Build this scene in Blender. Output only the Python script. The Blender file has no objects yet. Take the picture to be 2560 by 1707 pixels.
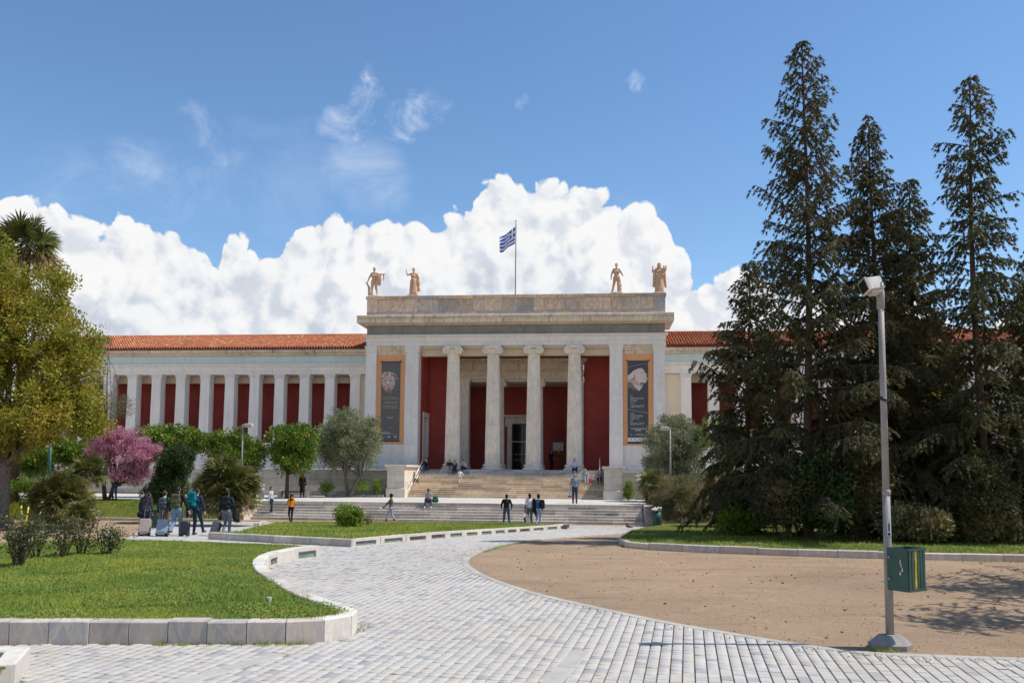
import bpy, math, random
import numpy as np
from mathutils import Vector, Matrix
from math import sin, cos, pi, radians, tan, sqrt, atan2
rng = np.random.default_rng(7)
random.seed(7)
scene = bpy.context.scene
COL = scene.collection

# ---------------------------------------------------------------- camera, sky, sun, exposure
CAM_H = 2.5; PITCH = radians(4.515); ROLL = 0.00843; FPX = 2133.0
cam_d = bpy.data.cameras.new("camera"); cam = bpy.data.objects.new("camera", cam_d); COL.objects.link(cam)
cam_d.sensor_width = 36.0; cam_d.lens = FPX / 2560 * 36.0
cam_d.shift_y = 150.6 / 2560.0
cam_d.clip_start = 0.1; cam_d.clip_end = 20000
cam.matrix_world = Matrix.Translation((0, 0, CAM_H)) @ Matrix.Rotation(pi / 2 + PITCH, 4, 'X') @ Matrix.Rotation(ROLL, 4, 'Z')
scene.camera = cam

SUN_EL = radians(58); SUN_AZ = radians(0.5)      # azimuth measured from +X towards +Y
sun_dir = Vector((cos(SUN_EL) * cos(SUN_AZ), cos(SUN_EL) * sin(SUN_AZ), sin(SUN_EL)))
sl = bpy.data.lights.new("sun", 'SUN'); sl.energy = 3.6; sl.angle = radians(0.55); sl.color = (1.0, 0.955, 0.88)
so = bpy.data.objects.new("sun", sl); COL.objects.link(so)
so.rotation_euler = sun_dir.to_track_quat('Z', 'Y').to_euler()
so.location = (60, 0, 80)

world = bpy.data.worlds.new("World"); scene.world = world; world.use_nodes = True
wn = world.node_tree; wn.nodes.clear()
w_out = wn.nodes.new("ShaderNodeOutputWorld"); w_bg = wn.nodes.new("ShaderNodeBackground")
w_sky = wn.nodes.new("ShaderNodeTexSky"); w_sky.sky_type = 'NISHITA'; w_sky.sun_disc = False
w_sky.sun_elevation = SUN_EL; w_sky.sun_rotation = pi / 2 - SUN_AZ
w_sky.altitude = 100; w_sky.air_density = 1.0; w_sky.dust_density = 0.15; w_sky.ozone_density = 1.6
w_bg.inputs[1].default_value = 0.122
# thin wisps of cloud: fibrous noise inside soft patches of the sky
wl = wn.links.new
def wnode(kind, **kw):
    nd = wn.nodes.new('ShaderNode' + kind)
    for k, v in kw.items(): setattr(nd, k, v)
    return nd
def wmath(op, a, b=0.):
    m = wnode('Math', operation=op)
    for i, x in enumerate((a, b)):
        if isinstance(x, (int, float)): m.inputs[i].default_value = x
        else: wl(x, m.inputs[i])
    return m.outputs[0]
def wrange(x, a, b, c=0., d=1., kind='SMOOTHSTEP'):
    m = wnode('MapRange', interpolation_type=kind)
    for i, q in enumerate((a, b, c, d)): m.inputs[i + 1].default_value = q
    wl(x, m.inputs[0]); return m.outputs[0]
w_tc = wnode('TexCoord')
def wnoise(scale, detail, rough, dist, loc=(0, 0, 0)):
    mp = wnode('Mapping'); mp.inputs['Scale'].default_value = scale; mp.inputs['Location'].default_value = loc; wl(w_tc.outputs['Generated'], mp.inputs[0])
    n = wnode('TexNoise'); n.inputs['Scale'].default_value = 1.0; n.inputs['Detail'].default_value = detail; n.inputs['Roughness'].default_value = rough; n.inputs['Distortion'].default_value = dist; wl(mp.outputs[0], n.inputs['Vector']); return n.outputs[0]
w_puff = wnoise((17, 17, 22), 12, .64, .6, (.3, .2, .9)); w_veil = wnoise((5, 5, 9), 10, .68, .8, (1.3, .2, .4))
w_fine = wnoise((60, 60, 70), 8, .6, .4, (.3, .2, .9)); w_sum = None
def _dir(x, y):
    c, s_ = cos(PITCH), sin(PITCH); x, y = x * 2560 / 2352, y * 2560 / 2352; py = 1172.5 - FPX * tan(PITCH)
    v = Vector(((x - 1280) / FPX, c + s_ * (y - py) / FPX, s_ - c * (y - py) / FPX)); return v.normalized()
for x, y, r, amp, puff in ((860, 228, 80, .85, 1), (925, 262, 80, .7, 1), (790, 300, 70, .45, 1), (990, 235, 55, .35, 1), (445, 292, 62, .28, 1), (520, 340, 62, .22, 1), (830, 408, 120, .4, 0), (340, 440, 140, .38, 0), (130, 430, 130, .3, 0), (640, 420, 180, .14, 0), (1456, 183, 30, .3, 1), (1198, 236, 24, .3, 1)):
    d = _dir(x, y); dp = wnode('VectorMath', operation='DOT_PRODUCT'); dp.inputs[1].default_value = d; nrm = wnode('VectorMath', operation='NORMALIZE'); wl(w_tc.outputs['Generated'], nrm.inputs[0]); wl(nrm.outputs[0], dp.inputs[0])
    ang = r * 2560 / 2352 / FPX; mask = wrange(dp.outputs['Value'], cos(ang * 1.35), cos(ang * .1))
    nz = (w_fine if r < 35 else w_puff) if puff else w_veil
    cl = wrange(wmath('ADD', nz, wmath('MULTIPLY', wmath('SUBTRACT', mask, 1.0), .42)), .38, .78 if puff else .85)
    term = wmath('MULTIPLY', wmath('MULTIPLY', wrange(mask, 0., .35), cl), amp); w_sum = term if w_sum is None else wmath('MAXIMUM', w_sum, term)
w_all = wmath('MAXIMUM', w_sum, wrange(wnoise((2.4, 2.4, 5), 8, .6, .7, (.1, .7, .2)), .62, .9, 0, .25))
w_mix = wnode('MixRGB'); w_mix.inputs[2].default_value = (6.6, 6.8, 7.1, 1)
w_hs = wnode('HueSaturation'); w_hs.inputs['Saturation'].default_value = 1.15; w_hs.inputs['Value'].default_value = 1.0
wl(w_sky.outputs[0], w_hs.inputs['Color']); wl(w_hs.outputs[0], w_mix.inputs[1]); wl(w_all, w_mix.inputs[0])
# the bank of cumulus all round the horizon: an outline of cloud tops, broken up by billows; sun from the right
w_n = wnode('VectorMath', operation='NORMALIZE'); wl(w_tc.outputs['Generated'], w_n.inputs[0]); w_d = w_n.outputs[0]
w_sep = wnode('SeparateXYZ'); wl(w_d, w_sep.inputs[0])
w_az = wmath('ARCTAN2', w_sep.outputs[0], w_sep.outputs[1]); w_el = wmath('ARCSINE', w_sep.outputs[2])
_ox = (-420, -300, -180, -60, 0, 60, 120, 190, 222, 265, 330, 390, 440, 478, 494, 504, 518, 560, 578, 586, 618, 650, 700, 790, 880, 950, 985, 1040, 1080, 1096, 1140, 1200, 1250, 1310, 1380, 1440, 1495, 1530, 1548, 1585, 1605, 1640, 1700, 1760, 1850, 1950, 2080, 2200, 2330, 2500, 2700)
_oy = (540, 470, 520, 480, 480, 474, 486, 516, 532, 492, 492, 520, 562, 604, 636, 600, 556, 545, 556, 606, 612, 565, 522, 490, 476, 490, 520, 474, 478, 424, 406, 432, 402, 398, 442, 447, 482, 545, 592, 622, 664, 648, 640, 662, 655, 700, 660, 705, 690, 720, 700)
w_fc = wnode('FloatCurve'); w_cu = w_fc.mapping.curves[0]; w_fc.mapping.use_clip = False; AZ, EL = .80, .5
_pts = []
for x_, y_ in zip(_ox, _oy):
    d = _dir(x_, y_); _pts.append((atan2(d.x, d.y) / AZ * .5 + .5, math.asin(d.z) / EL))
w_cu.points[0].location = _pts[0]; w_cu.points[1].location = _pts[-1]
for q in _pts[1:-1]: w_cu.points.new(*q)
for q in w_cu.points: q.handle_type = 'AUTO_CLAMPED'
w_fc.mapping.update()
wl(wmath('ADD', wmath('MULTIPLY', w_az, .5 / AZ), .5), w_fc.inputs['Value'])
w_in = wrange(wmath('ABSOLUTE', w_az), .66, .74)                       # beyond the mapped stretch the tops follow noise
w_far = wrange(wnoise((2.2, 2.2, .5), 3, .5, 0, (3.1, .4, .2)), .3, .7, .20, .40, 'LINEAR')
w_top = wmath('ADD', wmath('MULTIPLY', wmath('MULTIPLY', w_fc.outputs[0], EL), wmath('SUBTRACT', 1.0, w_in)), wmath('MULTIPLY', w_far, w_in))
def w_billow(off):
    """rounded billows of several sizes, in radians of relief"""
    ad = wnode('VectorMath', operation='ADD'); wl(w_d, ad.inputs[0]); ad.inputs[1].default_value = off
    wp = wnode('TexNoise', noise_dimensions='3D'); wp.inputs['Scale'].default_value = 12.0; wp.inputs['Detail'].default_value = 2; wl(ad.outputs[0], wp.inputs['Vector'])
    su = wnode('VectorMath', operation='SUBTRACT'); wl(wp.outputs['Color'], su.inputs[0]); su.inputs[1].default_value = (.5, .5, .5)
    sc = wnode('VectorMath', operation='SCALE'); wl(su.outputs[0], sc.inputs[0]); sc.inputs['Scale'].default_value = .035
    a2 = wnode('VectorMath', operation='ADD'); wl(ad.outputs[0], a2.inputs[0]); wl(sc.outputs[0], a2.inputs[1])
    tot = None
    for k_, (scale, amp) in enumerate(((11., .075), (25., .040), (56., .020), (120., .0080), (250., .0032))):
        no = wnode('TexNoise'); no.inputs['Scale'].default_value = scale; no.inputs['Detail'].default_value = 0; wl(a2.outputs[0], no.inputs['Vector'])
        q = wmath('MULTIPLY', wmath('SUBTRACT', wmath('ABSOLUTE', wmath('SUBTRACT', wmath('MULTIPLY', no.outputs[0], 2.), 1.)), .24), amp); tot = q if tot is None else wmath('ADD', tot, q)
    return tot
w_b0 = w_billow((0, 0, 0)); w_b1 = w_billow((.011, 0, .015))
w_h = wmath('SUBTRACT', w_top, w_el)
w_den = wmath('ADD', w_h, wmath('MULTIPLY', w_b0, .68))
w_alpha = wmath('MULTIPLY', wrange(w_den, .0, .0055), wrange(w_el, -.02, .0))
w_rel = wmath('SUBTRACT', w_b0, w_b1)                                   # light falls from upper right: relief against the sun is shaded
w_lit = wrange(w_rel, -.024, .016, 0., 1.)
w_soft = wrange(wnoise((7, 7, 9), 4, .55, .4, (.7, .1, .3)), .35, .68)    # broad shaded flanks
w_low = wrange(wmath('DIVIDE', w_h, wmath('MAXIMUM', w_top, .05)), .15, .8)  # flatter and greyer towards the base
w_sh = wmath('MINIMUM', 1.0, wmath('ADD', wmath('MULTIPLY', w_lit, .62), wmath('ADD', wmath('MULTIPLY', wmath('SUBTRACT', 1.0, w_low), .30), wmath('MULTIPLY', w_soft, .24))))
w_cc = wnode('ValToRGB'); w_e = w_cc.color_ramp.elements; w_e[0].position = .08; w_e[0].color = (.52, .575, .68, 1); w_e[1].position = .98; w_e[1].color = (.98, .98, .98, 1)
for q_, c_ in ((.36, (.68, .73, .81, 1)), (.66, (.855, .88, .92, 1))): k_ = w_e.new(q_); k_.color = c_
wl(w_sh, w_cc.inputs[0]); w_cs = wnode('VectorMath', operation='SCALE'); wl(w_cc.outputs[0], w_cs.inputs[0]); w_cs.inputs['Scale'].default_value = 6.0
w_m2 = wnode('MixRGB'); wl(w_alpha, w_m2.inputs[0]); wl(w_mix.outputs[0], w_m2.inputs[1]); wl(w_cs.outputs[0], w_m2.inputs[2])
wl(w_m2.outputs[0], w_bg.inputs[0]); wl(w_bg.outputs[0], w_out.inputs[0])

world.cycles.sampling_method = 'MANUAL'; world.cycles.sample_map_resolution = 512
scene.view_settings.view_transform = 'Standard'; scene.view_settings.look = 'None'
scene.view_settings.gamma = 1.0; scene.view_settings.use_curve_mapping = False
scene.view_settings.exposure = 0.40
scene.render.engine = 'CYCLES'
scene.cycles.max_bounces = 8; scene.cycles.diffuse_bounces = 4; scene.cycles.glossy_bounces = 2
scene.cycles.transmission_bounces = 4; scene.cycles.transparent_max_bounces = 8
scene.cycles.caustics_reflective = False; scene.cycles.caustics_refractive = False
scene.cycles.use_adaptive_sampling = True; scene.cycles.adaptive_threshold = 0.02
scene.cycles.use_denoising = True
scene.render.film_transparent = False

# ---------------------------------------------------------------- plan geometry (metres): the ground falls 0.6 m towards the museum
_c, _s = cos(PITCH), sin(PITCH)
_right = np.array([1, 0, 0.]); _up = np.array([0, -_s, _c]); FWD = np.array([0, _c, _s])
R2 = cos(ROLL) * _right + sin(ROLL) * _up; U2 = -sin(ROLL) * _right + cos(ROLL) * _up
PPY = 1172.5 - FPX * tan(PITCH); EYE = np.array([0, 0, CAM_H])
def ray(x, y): return FWD + (x - 1280) / FPX * R2 - (y - PPY) / FPX * U2
def smooth(t): t = np.clip(t, 0, 1); return t * t * (3 - 2 * t)
def zg(Y): return -0.6 * smooth((np.asarray(Y, float) - 26) / 21.0)
def GZ(x, y, z=0.):
    d = ray(x, y); return EYE + d * ((z - CAM_H) / d[2])
def GG(x, y, dz=0.):
    z = 0.0
    for i in range(40):
        p = GZ(x, y, z + dz); z = .5 * z + .5 * float(zg(p[1]))
    return p
def AT(x, y, Y):
    d = ray(x, y); return EYE + d * (Y / d[1])
D = 2560 / 2352.0                                # measurements taken from a 2352 px wide print
def GD(x, y, dz=0.): return GG(x * D, y * D, dz)

# ---------------------------------------------------------------- mesh helpers
class MB:
    def __init__(s): s.v = []; s.f = []; s.m = []
    def add(s, verts, faces, mi=0):
        o = len(s.v); s.v.extend([tuple(float(c) for c in p) for p in verts])
        for f in faces: s.f.append(tuple(i + o for i in f)); s.m.append(mi)
        return s
    def box(s, x0, x1, y0, y1, z0, z1, mi=0, M=None):
        v = [(x0, y0, z0), (x1, y0, z0), (x1, y1, z0), (x0, y1, z0), (x0, y0, z1), (x1, y0, z1), (x1, y1, z1), (x0, y1, z1)]
        if M is not None: v = [tuple(M @ Vector(p)) for p in v]
        return s.add(v, [(3, 2, 1, 0), (4, 5, 6, 7), (0, 1, 5, 4), (1, 2, 6, 5), (2, 3, 7, 6), (3, 0, 4, 7)], mi)
    def cbox(s, x0, x1, y0, y1, z0, z1, ch=.01, mi=0, M=None):
        """box with chamfered edges"""
        xs, ys, zs = (x0, x1), (y0, y1), (z0, z1); v = []; idx = {}
        for i in (0, 1):
            for j in (0, 1):
                for k in (0, 1):
                    sx, sy, sz = (1 - 2 * i) * ch, (1 - 2 * j) * ch, (1 - 2 * k) * ch
                    for a, p in enumerate(((xs[i], ys[j] + sy, zs[k] + sz), (xs[i] + sx, ys[j], zs[k] + sz), (xs[i] + sx, ys[j] + sy, zs[k]))):
                        idx[(i, j, k, a)] = len(v); v.append(p)
        f = []
        def q(*ks): f.append([idx[k] for k in ks])
        for i in (0, 1):
            r = [(i, 0, 0, 0), (i, 1, 0, 0), (i, 1, 1, 0), (i, 0, 1, 0)]; q(*(r if i else r[::-1]))
            r = [(0, i, 0, 1), (1, i, 0, 1), (1, i, 1, 1), (0, i, 1, 1)]; q(*(r[::-1] if i else r))
            r = [(0, 0, i, 2), (1, 0, i, 2), (1, 1, i, 2), (0, 1, i, 2)]; q(*(r if i else r[::-1]))
        for i in (0, 1):
            for j in (0, 1):
                q((i, j, 0, 0), (i, j, 0, 1), (i, j, 1, 1), (i, j, 1, 0))
                q((i, 0, j, 0), (i, 0, j, 2), (i, 1, j, 2), (i, 1, j, 0))
                q((0, i, j, 1), (0, i, j, 2), (1, i, j, 2), (1, i, j, 1))
                for k in (0, 1): q((i, j, k, 0), (i, j, k, 1), (i, j, k, 2))
        if M is not None: v = [tuple(M @ Vector(p)) for p in v]
        return s.add(v, f, mi)
    def tube(s, pts, rad, n=8, mi=0, caps=True):
        pts = [Vector(p) for p in pts]; rad = rad if hasattr(rad, '__len__') else [rad] * len(pts)
        rings = []; prev = None
        for i, p in enumerate(pts):
            t = (pts[min(i + 1, len(pts) - 1)] - pts[max(i - 1, 0)])
            t = t.normalized() if t.length > 1e-9 else Vector((0, 0, 1))
            if prev is None:
                a = Vector((1, 0, 0)) if abs(t.x) < .8 else Vector((0, 1, 0)); u = (a - t * a.dot(t)).normalized()
            else:
                u = prev - t * prev.dot(t); u = u.normalized() if u.length > 1e-6 else prev
            prev = u; w = t.cross(u)
            rings.append([p + (u * cos(2 * pi * k / n) + w * sin(2 * pi * k / n)) * rad[i] for k in range(n)])
        v = [q for r in rings for q in r]; f = []
        for i in range(len(rings) - 1):
            for k in range(n):
                k2 = (k + 1) % n; f.append((i * n + k, i * n + k2, (i + 1) * n + k2, (i + 1) * n + k))
        if caps: f.append(tuple(range(n))[::-1]); f.append(tuple(len(v) - n + k for k in range(n)))
        return s.add(v, f, mi)
    def lathe(s, prof, n=24, c=(0, 0, 0), mi=0):
        v = [(c[0] + r * cos(2 * pi * k / n), c[1] + r * sin(2 * pi * k / n), c[2] + z) for r, z in prof for k in range(n)]
        f = []
        for i in range(len(prof) - 1):
            for k in range(n):
                k2 = (k + 1) % n; f.append((i * n + k, i * n + k2, (i + 1) * n + k2, (i + 1) * n + k))
        f.append(tuple(range(n))[::-1]); f.append(tuple(len(v) - n + k for k in range(n)))
        return s.add(v, f, mi)
    def prism(s, poly, z0, z1, mi=0, axis='z', M=None):
        n = len(poly)
        if axis == 'z': lo = [(x, y, z0) for x, y in poly]; hi = [(x, y, z1) for x, y in poly]
        elif axis == 'y': lo = [(x, z0, y) for x, y in poly]; hi = [(x, z1, y) for x, y in poly]
        else: lo = [(z0, x, y) for x, y in poly]; hi = [(z1, x, y) for x, y in poly]
        v = lo + hi
        if M is not None: v = [tuple(M @ Vector(p)) for p in v]
        f = [tuple(range(n))[::-1], tuple(range(n, 2 * n))] + [(i, (i + 1) % n, n + (i + 1) % n, n + i) for i in range(n)]
        return s.add(v, f, mi)
    def sphere(s, c, r, n=10, m=7, mi=0):
        r = r if hasattr(r, '__len__') else (r, r, r); v = []; f = []
        for i in range(m + 1):
            th = pi * i / m
            for k in range(n): v.append((c[0] + r[0] * sin(th) * cos(2 * pi * k / n), c[1] + r[1] * sin(th) * sin(2 * pi * k / n), c[2] + r[2] * cos(th)))
        for i in range(m):
            for k in range(n):
                k2 = (k + 1) % n; f.append((i * n + k, (i + 1) * n + k, (i + 1) * n + k2, i * n + k2))
        return s.add(v, f, mi)
    def mesh(s, name, mats, sm=False):
        me = bpy.data.meshes.new(name); me.from_pydata(s.v, [], s.f); me.update()
        for m in (mats if isinstance(mats, (list, tuple)) else [mats]): me.materials.append(m)
        if any(s.m): me.polygons.foreach_set('material_index', s.m)
        if sm: me.polygons.foreach_set('use_smooth', [True] * len(s.f))
        return me
    def build(s, name, mats, parent=None, sm=False, loc=None, rz=0.0):
        return put(name, s.mesh(name, mats, sm), parent, loc, rz)

def put(name, me, parent=None, loc=None, rz=0.0):
    o = bpy.data.objects.new(name, me); COL.objects.link(o)
    if parent is not None: o.parent = parent
    if loc is not None: o.location = tuple(loc)
    if rz: o.rotation_euler = (0, 0, rz)
    return o
def np_mesh(name, v, f, mats, sm=False, mi=None):
    """fast mesh from arrays: v (n,3), f (m,3) or (m,4)"""
    me = bpy.data.meshes.new(name); v = np.asarray(v, np.float32); f = np.asarray(f, np.int32); k = f.shape[1]
    me.vertices.add(len(v)); me.vertices.foreach_set('co', v.ravel())
    me.loops.add(f.size); me.loops.foreach_set('vertex_index', f.ravel())
    me.polygons.add(len(f)); me.polygons.foreach_set('loop_start', np.arange(0, f.size, k, dtype=np.int32))
    for m in (mats if isinstance(mats, (list, tuple)) else [mats]): me.materials.append(m)
    if mi is not None: me.polygons.foreach_set('material_index', np.asarray(mi, np.int32))
    if sm: me.polygons.foreach_set('use_smooth', np.ones(len(f), bool))
    me.update(calc_edges=True); me.validate()
    return me
def empty(name, loc=(0, 0, 0), rz=0.0, parent=None):
    o = bpy.data.objects.new(name, None); COL.objects.link(o); o.location = tuple(loc); o.rotation_euler = (0, 0, rz)
    o.empty_display_size = .2
    if parent is not None: o.parent = parent
    return o
def tag(o, label=None, cat=None, group=None, kind=None):
    if label: o['label'] = label
    if cat: o['category'] = cat
    if group: o['group'] = group
    if kind: o['kind'] = kind
    return o
def copy_tree(o, parent=None):
    c = o.copy(); COL.objects.link(c); c.parent = parent
    for ch in list(o.children): copy_tree(ch, c)
    return c
def in_poly(P, poly):
    x, y = P[:, 0], P[:, 1]; ins = np.zeros(len(P), bool); n = len(poly)
    for i in range(n):
        x0, y0 = poly[i][:2]; x1, y1 = poly[(i + 1) % n][:2]
        c = ((y0 > y) != (y1 > y)); ins ^= c & (x < (x1 - x0) * (y - y0) / ((y1 - y0) if y1 != y0 else 1e-9) + x0)
    return ins
def sample_poly(poly, n):
    a = np.array([p[:2] for p in poly]); lo, hi = a.min(0), a.max(0); out = []; got = 0
    while got < n:
        q = rng.uniform(lo, hi, (max(n, 1000) * 2, 2)); q = q[in_poly(q, poly)]; out.append(q); got += len(q)
    return np.concatenate(out)[:n]
def catmull(pts, per=6, closed=False):
    P = [np.array(p, float) for p in pts]; out = []; n = len(P)
    for i in range(n if closed else n - 1):
        p0 = P[(i - 1) % n] if closed or i > 0 else 2 * P[0] - P[1]
        p1 = P[i]; p2 = P[(i + 1) % n]
        p3 = P[(i + 2) % n] if closed or i + 2 < n else 2 * P[-1] - P[-2]
        for k in range(per):
            t = k / per
            out.append(.5 * ((2 * p1) + (-p0 + p2) * t + (2 * p0 - 5 * p1 + 4 * p2 - p3) * t * t + (-p0 + 3 * p1 - 3 * p2 + p3) * t ** 3))
    if not closed: out.append(P[-1])
    return out
def resample(pts, step):
    P = [np.array(p, float) for p in pts]; seg = [np.linalg.norm(P[i + 1][:2] - P[i][:2]) for i in range(len(P) - 1)]
    tot = sum(seg); n = max(1, round(tot / step)); out = []; cum = np.concatenate([[0], np.cumsum(seg)])
    for k in range(n + 1):
        d = tot * k / n; i = min(len(seg) - 1, int(np.searchsorted(cum, d, 'right') - 1)); t = (d - cum[i]) / max(seg[i], 1e-9)
        out.append(P[i] * (1 - t) + P[i + 1] * t)
    return out

# ---------------------------------------------------------------- materials
def srgb(r, g, b):
    return tuple(((c / 255) / 12.92 if c / 255 <= .04045 else ((c / 255 + .055) / 1.055) ** 2.4) for c in (r, g, b)) + (1.0,)
class NT:
    def __init__(s, name):
        s.mat = bpy.data.materials.new(name); s.mat.use_nodes = True; s.t = s.mat.node_tree; s.t.nodes.clear()
        s.out = s.n('OutputMaterial')
    def n(s, kind, **kw):
        nd = s.t.nodes.new('ShaderNode' + kind)
        for k, v in kw.items():
            if k in nd.inputs: nd.inputs[k].default_value = v
            else: setattr(nd, k, v)
        return nd
    def l(s, a, b): s.t.links.new(a, b)
    def noise(s, vec, scale, detail=5, rough=.55, dist=0., stretch=None):
        if stretch is not None:
            mp = s.n('Mapping'); mp.inputs['Scale'].default_value = stretch; s.l(vec, mp.inputs[0]); vec = mp.outputs[0]
        n = s.n('TexNoise'); n.inputs['Scale'].default_value = scale; n.inputs['Detail'].default_value = detail
        n.inputs['Roughness'].default_value = rough; n.inputs['Distortion'].default_value = dist; s.l(vec, n.inputs['Vector'])
        return n.outputs[0]
    def rmp(s, fac, a, b, c=0., d=1.):
        r = s.n('MapRange'); r.inputs['From Min'].default_value = a; r.inputs['From Max'].default_value = b
        r.inputs['To Min'].default_value = c; r.inputs['To Max'].default_value = d; s.l(fac, r.inputs[0]); return r.outputs[0]
    def mix(s, fac, a, b, mode='MIX'):
        m = s.n('MixRGB', blend_type=mode)
        for i, x in ((0, fac), (1, a), (2, b)):
            if isinstance(x, (int, float)): m.inputs[i].default_value = x
            elif isinstance(x, tuple): m.inputs[i].default_value = x if len(x) == 4 else x + (1,)
            else: s.l(x, m.inputs[i])
        return m.outputs[0]
    def math(s, op, a, b=0.):
        m = s.n('Math', operation=op)
        for i, x in enumerate((a, b)):
            if isinstance(x, (int, float)): m.inputs[i].default_value = x
            else: s.l(x, m.inputs[i])
        return m.outputs[0]
    def bump(s, h, strength=.3, dist=.02):
        b = s.n('Bump'); b.inputs['Strength'].default_value = strength; b.inputs['Distance'].default_value = dist; s.l(h, b.inputs['Height']); return b.outputs[0]
    def finish(s, col, rough=.8, spec=.3, normal=None, metal=0., sheen=None):
        p = s.n('BsdfPrincipled'); p.inputs['Specular IOR Level'].default_value = spec; p.inputs['Metallic'].default_value = metal
        if isinstance(col, tuple): p.inputs['Base Color'].default_value = col
        else: s.l(col, p.inputs['Base Color'])
        if isinstance(rough, (int, float)): p.inputs['Roughness'].default_value = rough
        else: s.l(rough, p.inputs['Roughness'])
        if normal is not None: s.l(normal, p.inputs['Normal'])
        s.l(p.outputs[0], s.out.inputs[0]); s.p = p
        return s.mat
def pos(t): return t.n('NewGeometry').outputs['Position']
def orand(t): return t.n('ObjectInfo').outputs['Random']
def island(t): return t.n('NewGeometry').outputs['Random Per Island']

def m_stone(name, c1, c2, c3=None, scale=.8, vein=.35, streak=.25, stain=(.12, .1, .08), rough=.75, orv=.25, bump=.15, streakscale=1.0, islandv=False, alt=None, altf=.5):
    """weathered marble: large clouds, veins, vertical dirt streaks, variation from piece to piece"""
    t = NT(name); v = pos(t); r = island(t) if islandv else orand(t)
    off = t.n('VectorMath', operation='SCALE'); cmb = t.n('CombineXYZ'); t.l(r, cmb.inputs[0]); t.l(r, cmb.inputs[1]); t.l(r, cmb.inputs[2])
    t.l(cmb.outputs[0], off.inputs[0]); off.inputs['Scale'].default_value = 37.0
    va = t.n('VectorMath', operation='ADD'); t.l(v, va.inputs[0]); t.l(off.outputs[0], va.inputs[1]); vv = va.outputs[0]
    a = t.noise(vv, scale, 6, .6, .4)
    c = t.mix(t.rmp(a, .3, .7), c1, c2)
    if alt: c = t.mix(t.math('MULTIPLY', t.rmp(t.math('FRACT', t.math('MULTIPLY', r, 7.31)), 1 - altf, 1.0), t.rmp(t.noise(vv, scale * 1.3, 5, .6, 1.2), .35, .6, .35, 1.)), c, alt)
    ve = t.noise(vv, scale * 1.7, 8, .65, 2.2, (1, 1, .45))
    c = t.mix(t.math('MULTIPLY', t.rmp(t.math('ABSOLUTE', t.math('SUBTRACT', ve, .5)), .0, .06, 1., 0.), vein), c, c3 or c2)
    st = t.noise(v, 3.2 * streakscale, 5, .6, .2, (1, 1, .07))
    st2 = t.noise(v, .7, 4, .6)
    c = t.mix(t.math('MULTIPLY', t.math('MULTIPLY', t.rmp(st, .5, .75), t.rmp(st2, .4, .65)), streak), c, stain)
    b = t.rmp(r, 0, 1, 1 - orv, 1 + orv * .35)
    hs = t.n('HueSaturation'); t.l(c, hs.inputs['Color']); t.l(b, hs.inputs['Value'])
    fine = t.noise(v, 14, 6, .7)
    return t.finish(hs.outputs[0], rough, .25, t.bump(fine, bump, .03))
def m_plain(name, col, rough=.6, spec=.3, var=.12, scale=3., metal=0., bump=0., streak=0.):
    t = NT(name); v = pos(t); n = t.noise(v, scale, 5, .6)
    dark = tuple(x * (1 - var * 1.6) for x in col[:3]) + (1,); light = tuple(min(1, x * (1 + var)) for x in col[:3]) + (1,)
    c = t.mix(t.rmp(n, .3, .7), dark, light)
    if streak:
        st = t.noise(v, 3.0, 5, .6, .2, (1, 1, .08)); c = t.mix(t.math('MULTIPLY', t.rmp(st, .48, .78), streak), c, (.08, .07, .06))
    return t.finish(c, rough, spec, t.bump(t.noise(v, scale * 12, 4), bump, .01) if bump else None, metal)
def m_leaf(name, c1, c2, c3=None, trans=.35, rough=.55, big=.35, spec=.25):
    """leaf: colour differs from leaf to leaf and from bough to bough, with light shining through"""
    t = NT(name); v = pos(t); r = island(t)
    c = t.mix(r, c1, c2)
    n = t.noise(v, big, 3, .5)
    c = t.mix(t.rmp(n, .38, .62), c, c3 or c2)
    hs = t.n('HueSaturation'); t.l(c, hs.inputs['Color']); t.l(t.rmp(t.math('FRACT', t.math('MULTIPLY', r, 17.3)), 0, 1, .65, 1.3), hs.inputs['Value'])
    p = t.n('BsdfPrincipled'); t.l(hs.outputs[0], p.inputs['Base Color']); p.inputs['Roughness'].default_value = rough; p.inputs['Specular IOR Level'].default_value = spec
    tr = t.n('BsdfTranslucent'); t.l(hs.outputs[0], tr.inputs[0]); ms = t.n('MixShader'); ms.inputs[0].default_value = trans
    t.l(p.outputs[0], ms.inputs[1]); t.l(tr.outputs[0], ms.inputs[2]); t.l(ms.outputs[0], t.out.inputs[0])
    return t.mat
M = {}
M['marble'] = m_stone('marble_grey_white', (.92, .86, .78, 1), (.84, .79, .73, 1), (.55, .52, .48, 1), .5, .25, .40, (.34, .30, .26), orv=.07, bump=.06)
M['marble_col'] = m_stone('marble_column', (.93, .84, .71, 1), (.78, .70, .59, 1), (.48, .42, .34, 1), .6, .35, .5, (.28, .22, .17), orv=.05, bump=.1, streakscale=2)
M['marble_step'] = m_stone('marble_step', (.74, .66, .56, 1), (.54, .48, .41, 1), (.28, .23, .19, 1), 1.2, .3, .55, (.10, .08, .07), orv=.4, bump=.25, streakscale=2)
M['marble_tan'] = m_stone('marble_step_tan', (.80, .64, .45, 1), (.62, .48, .33, 1), (.32, .23, .15, 1), 1.4, .35, .7, (.10, .08, .06), orv=.35, bump=.25, streakscale=3)
M['parapet'] = m_stone('marble_parapet', (.92, .69, .47, 1), (.72, .56, .42, 1), (.36, .30, .25, 1), .7, .65, .35, (.16, .12, .09), orv=.25, bump=.1, alt=(.40, .42, .43, 1), altf=.55)
M['cornice'] = m_stone('marble_cornice', (.90, .76, .59, 1), (.72, .59, .46, 1), (.34, .27, .20, 1), .9, .35, .9, (.07, .06, .05), orv=.12, bump=.15, streakscale=1.6)
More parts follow.
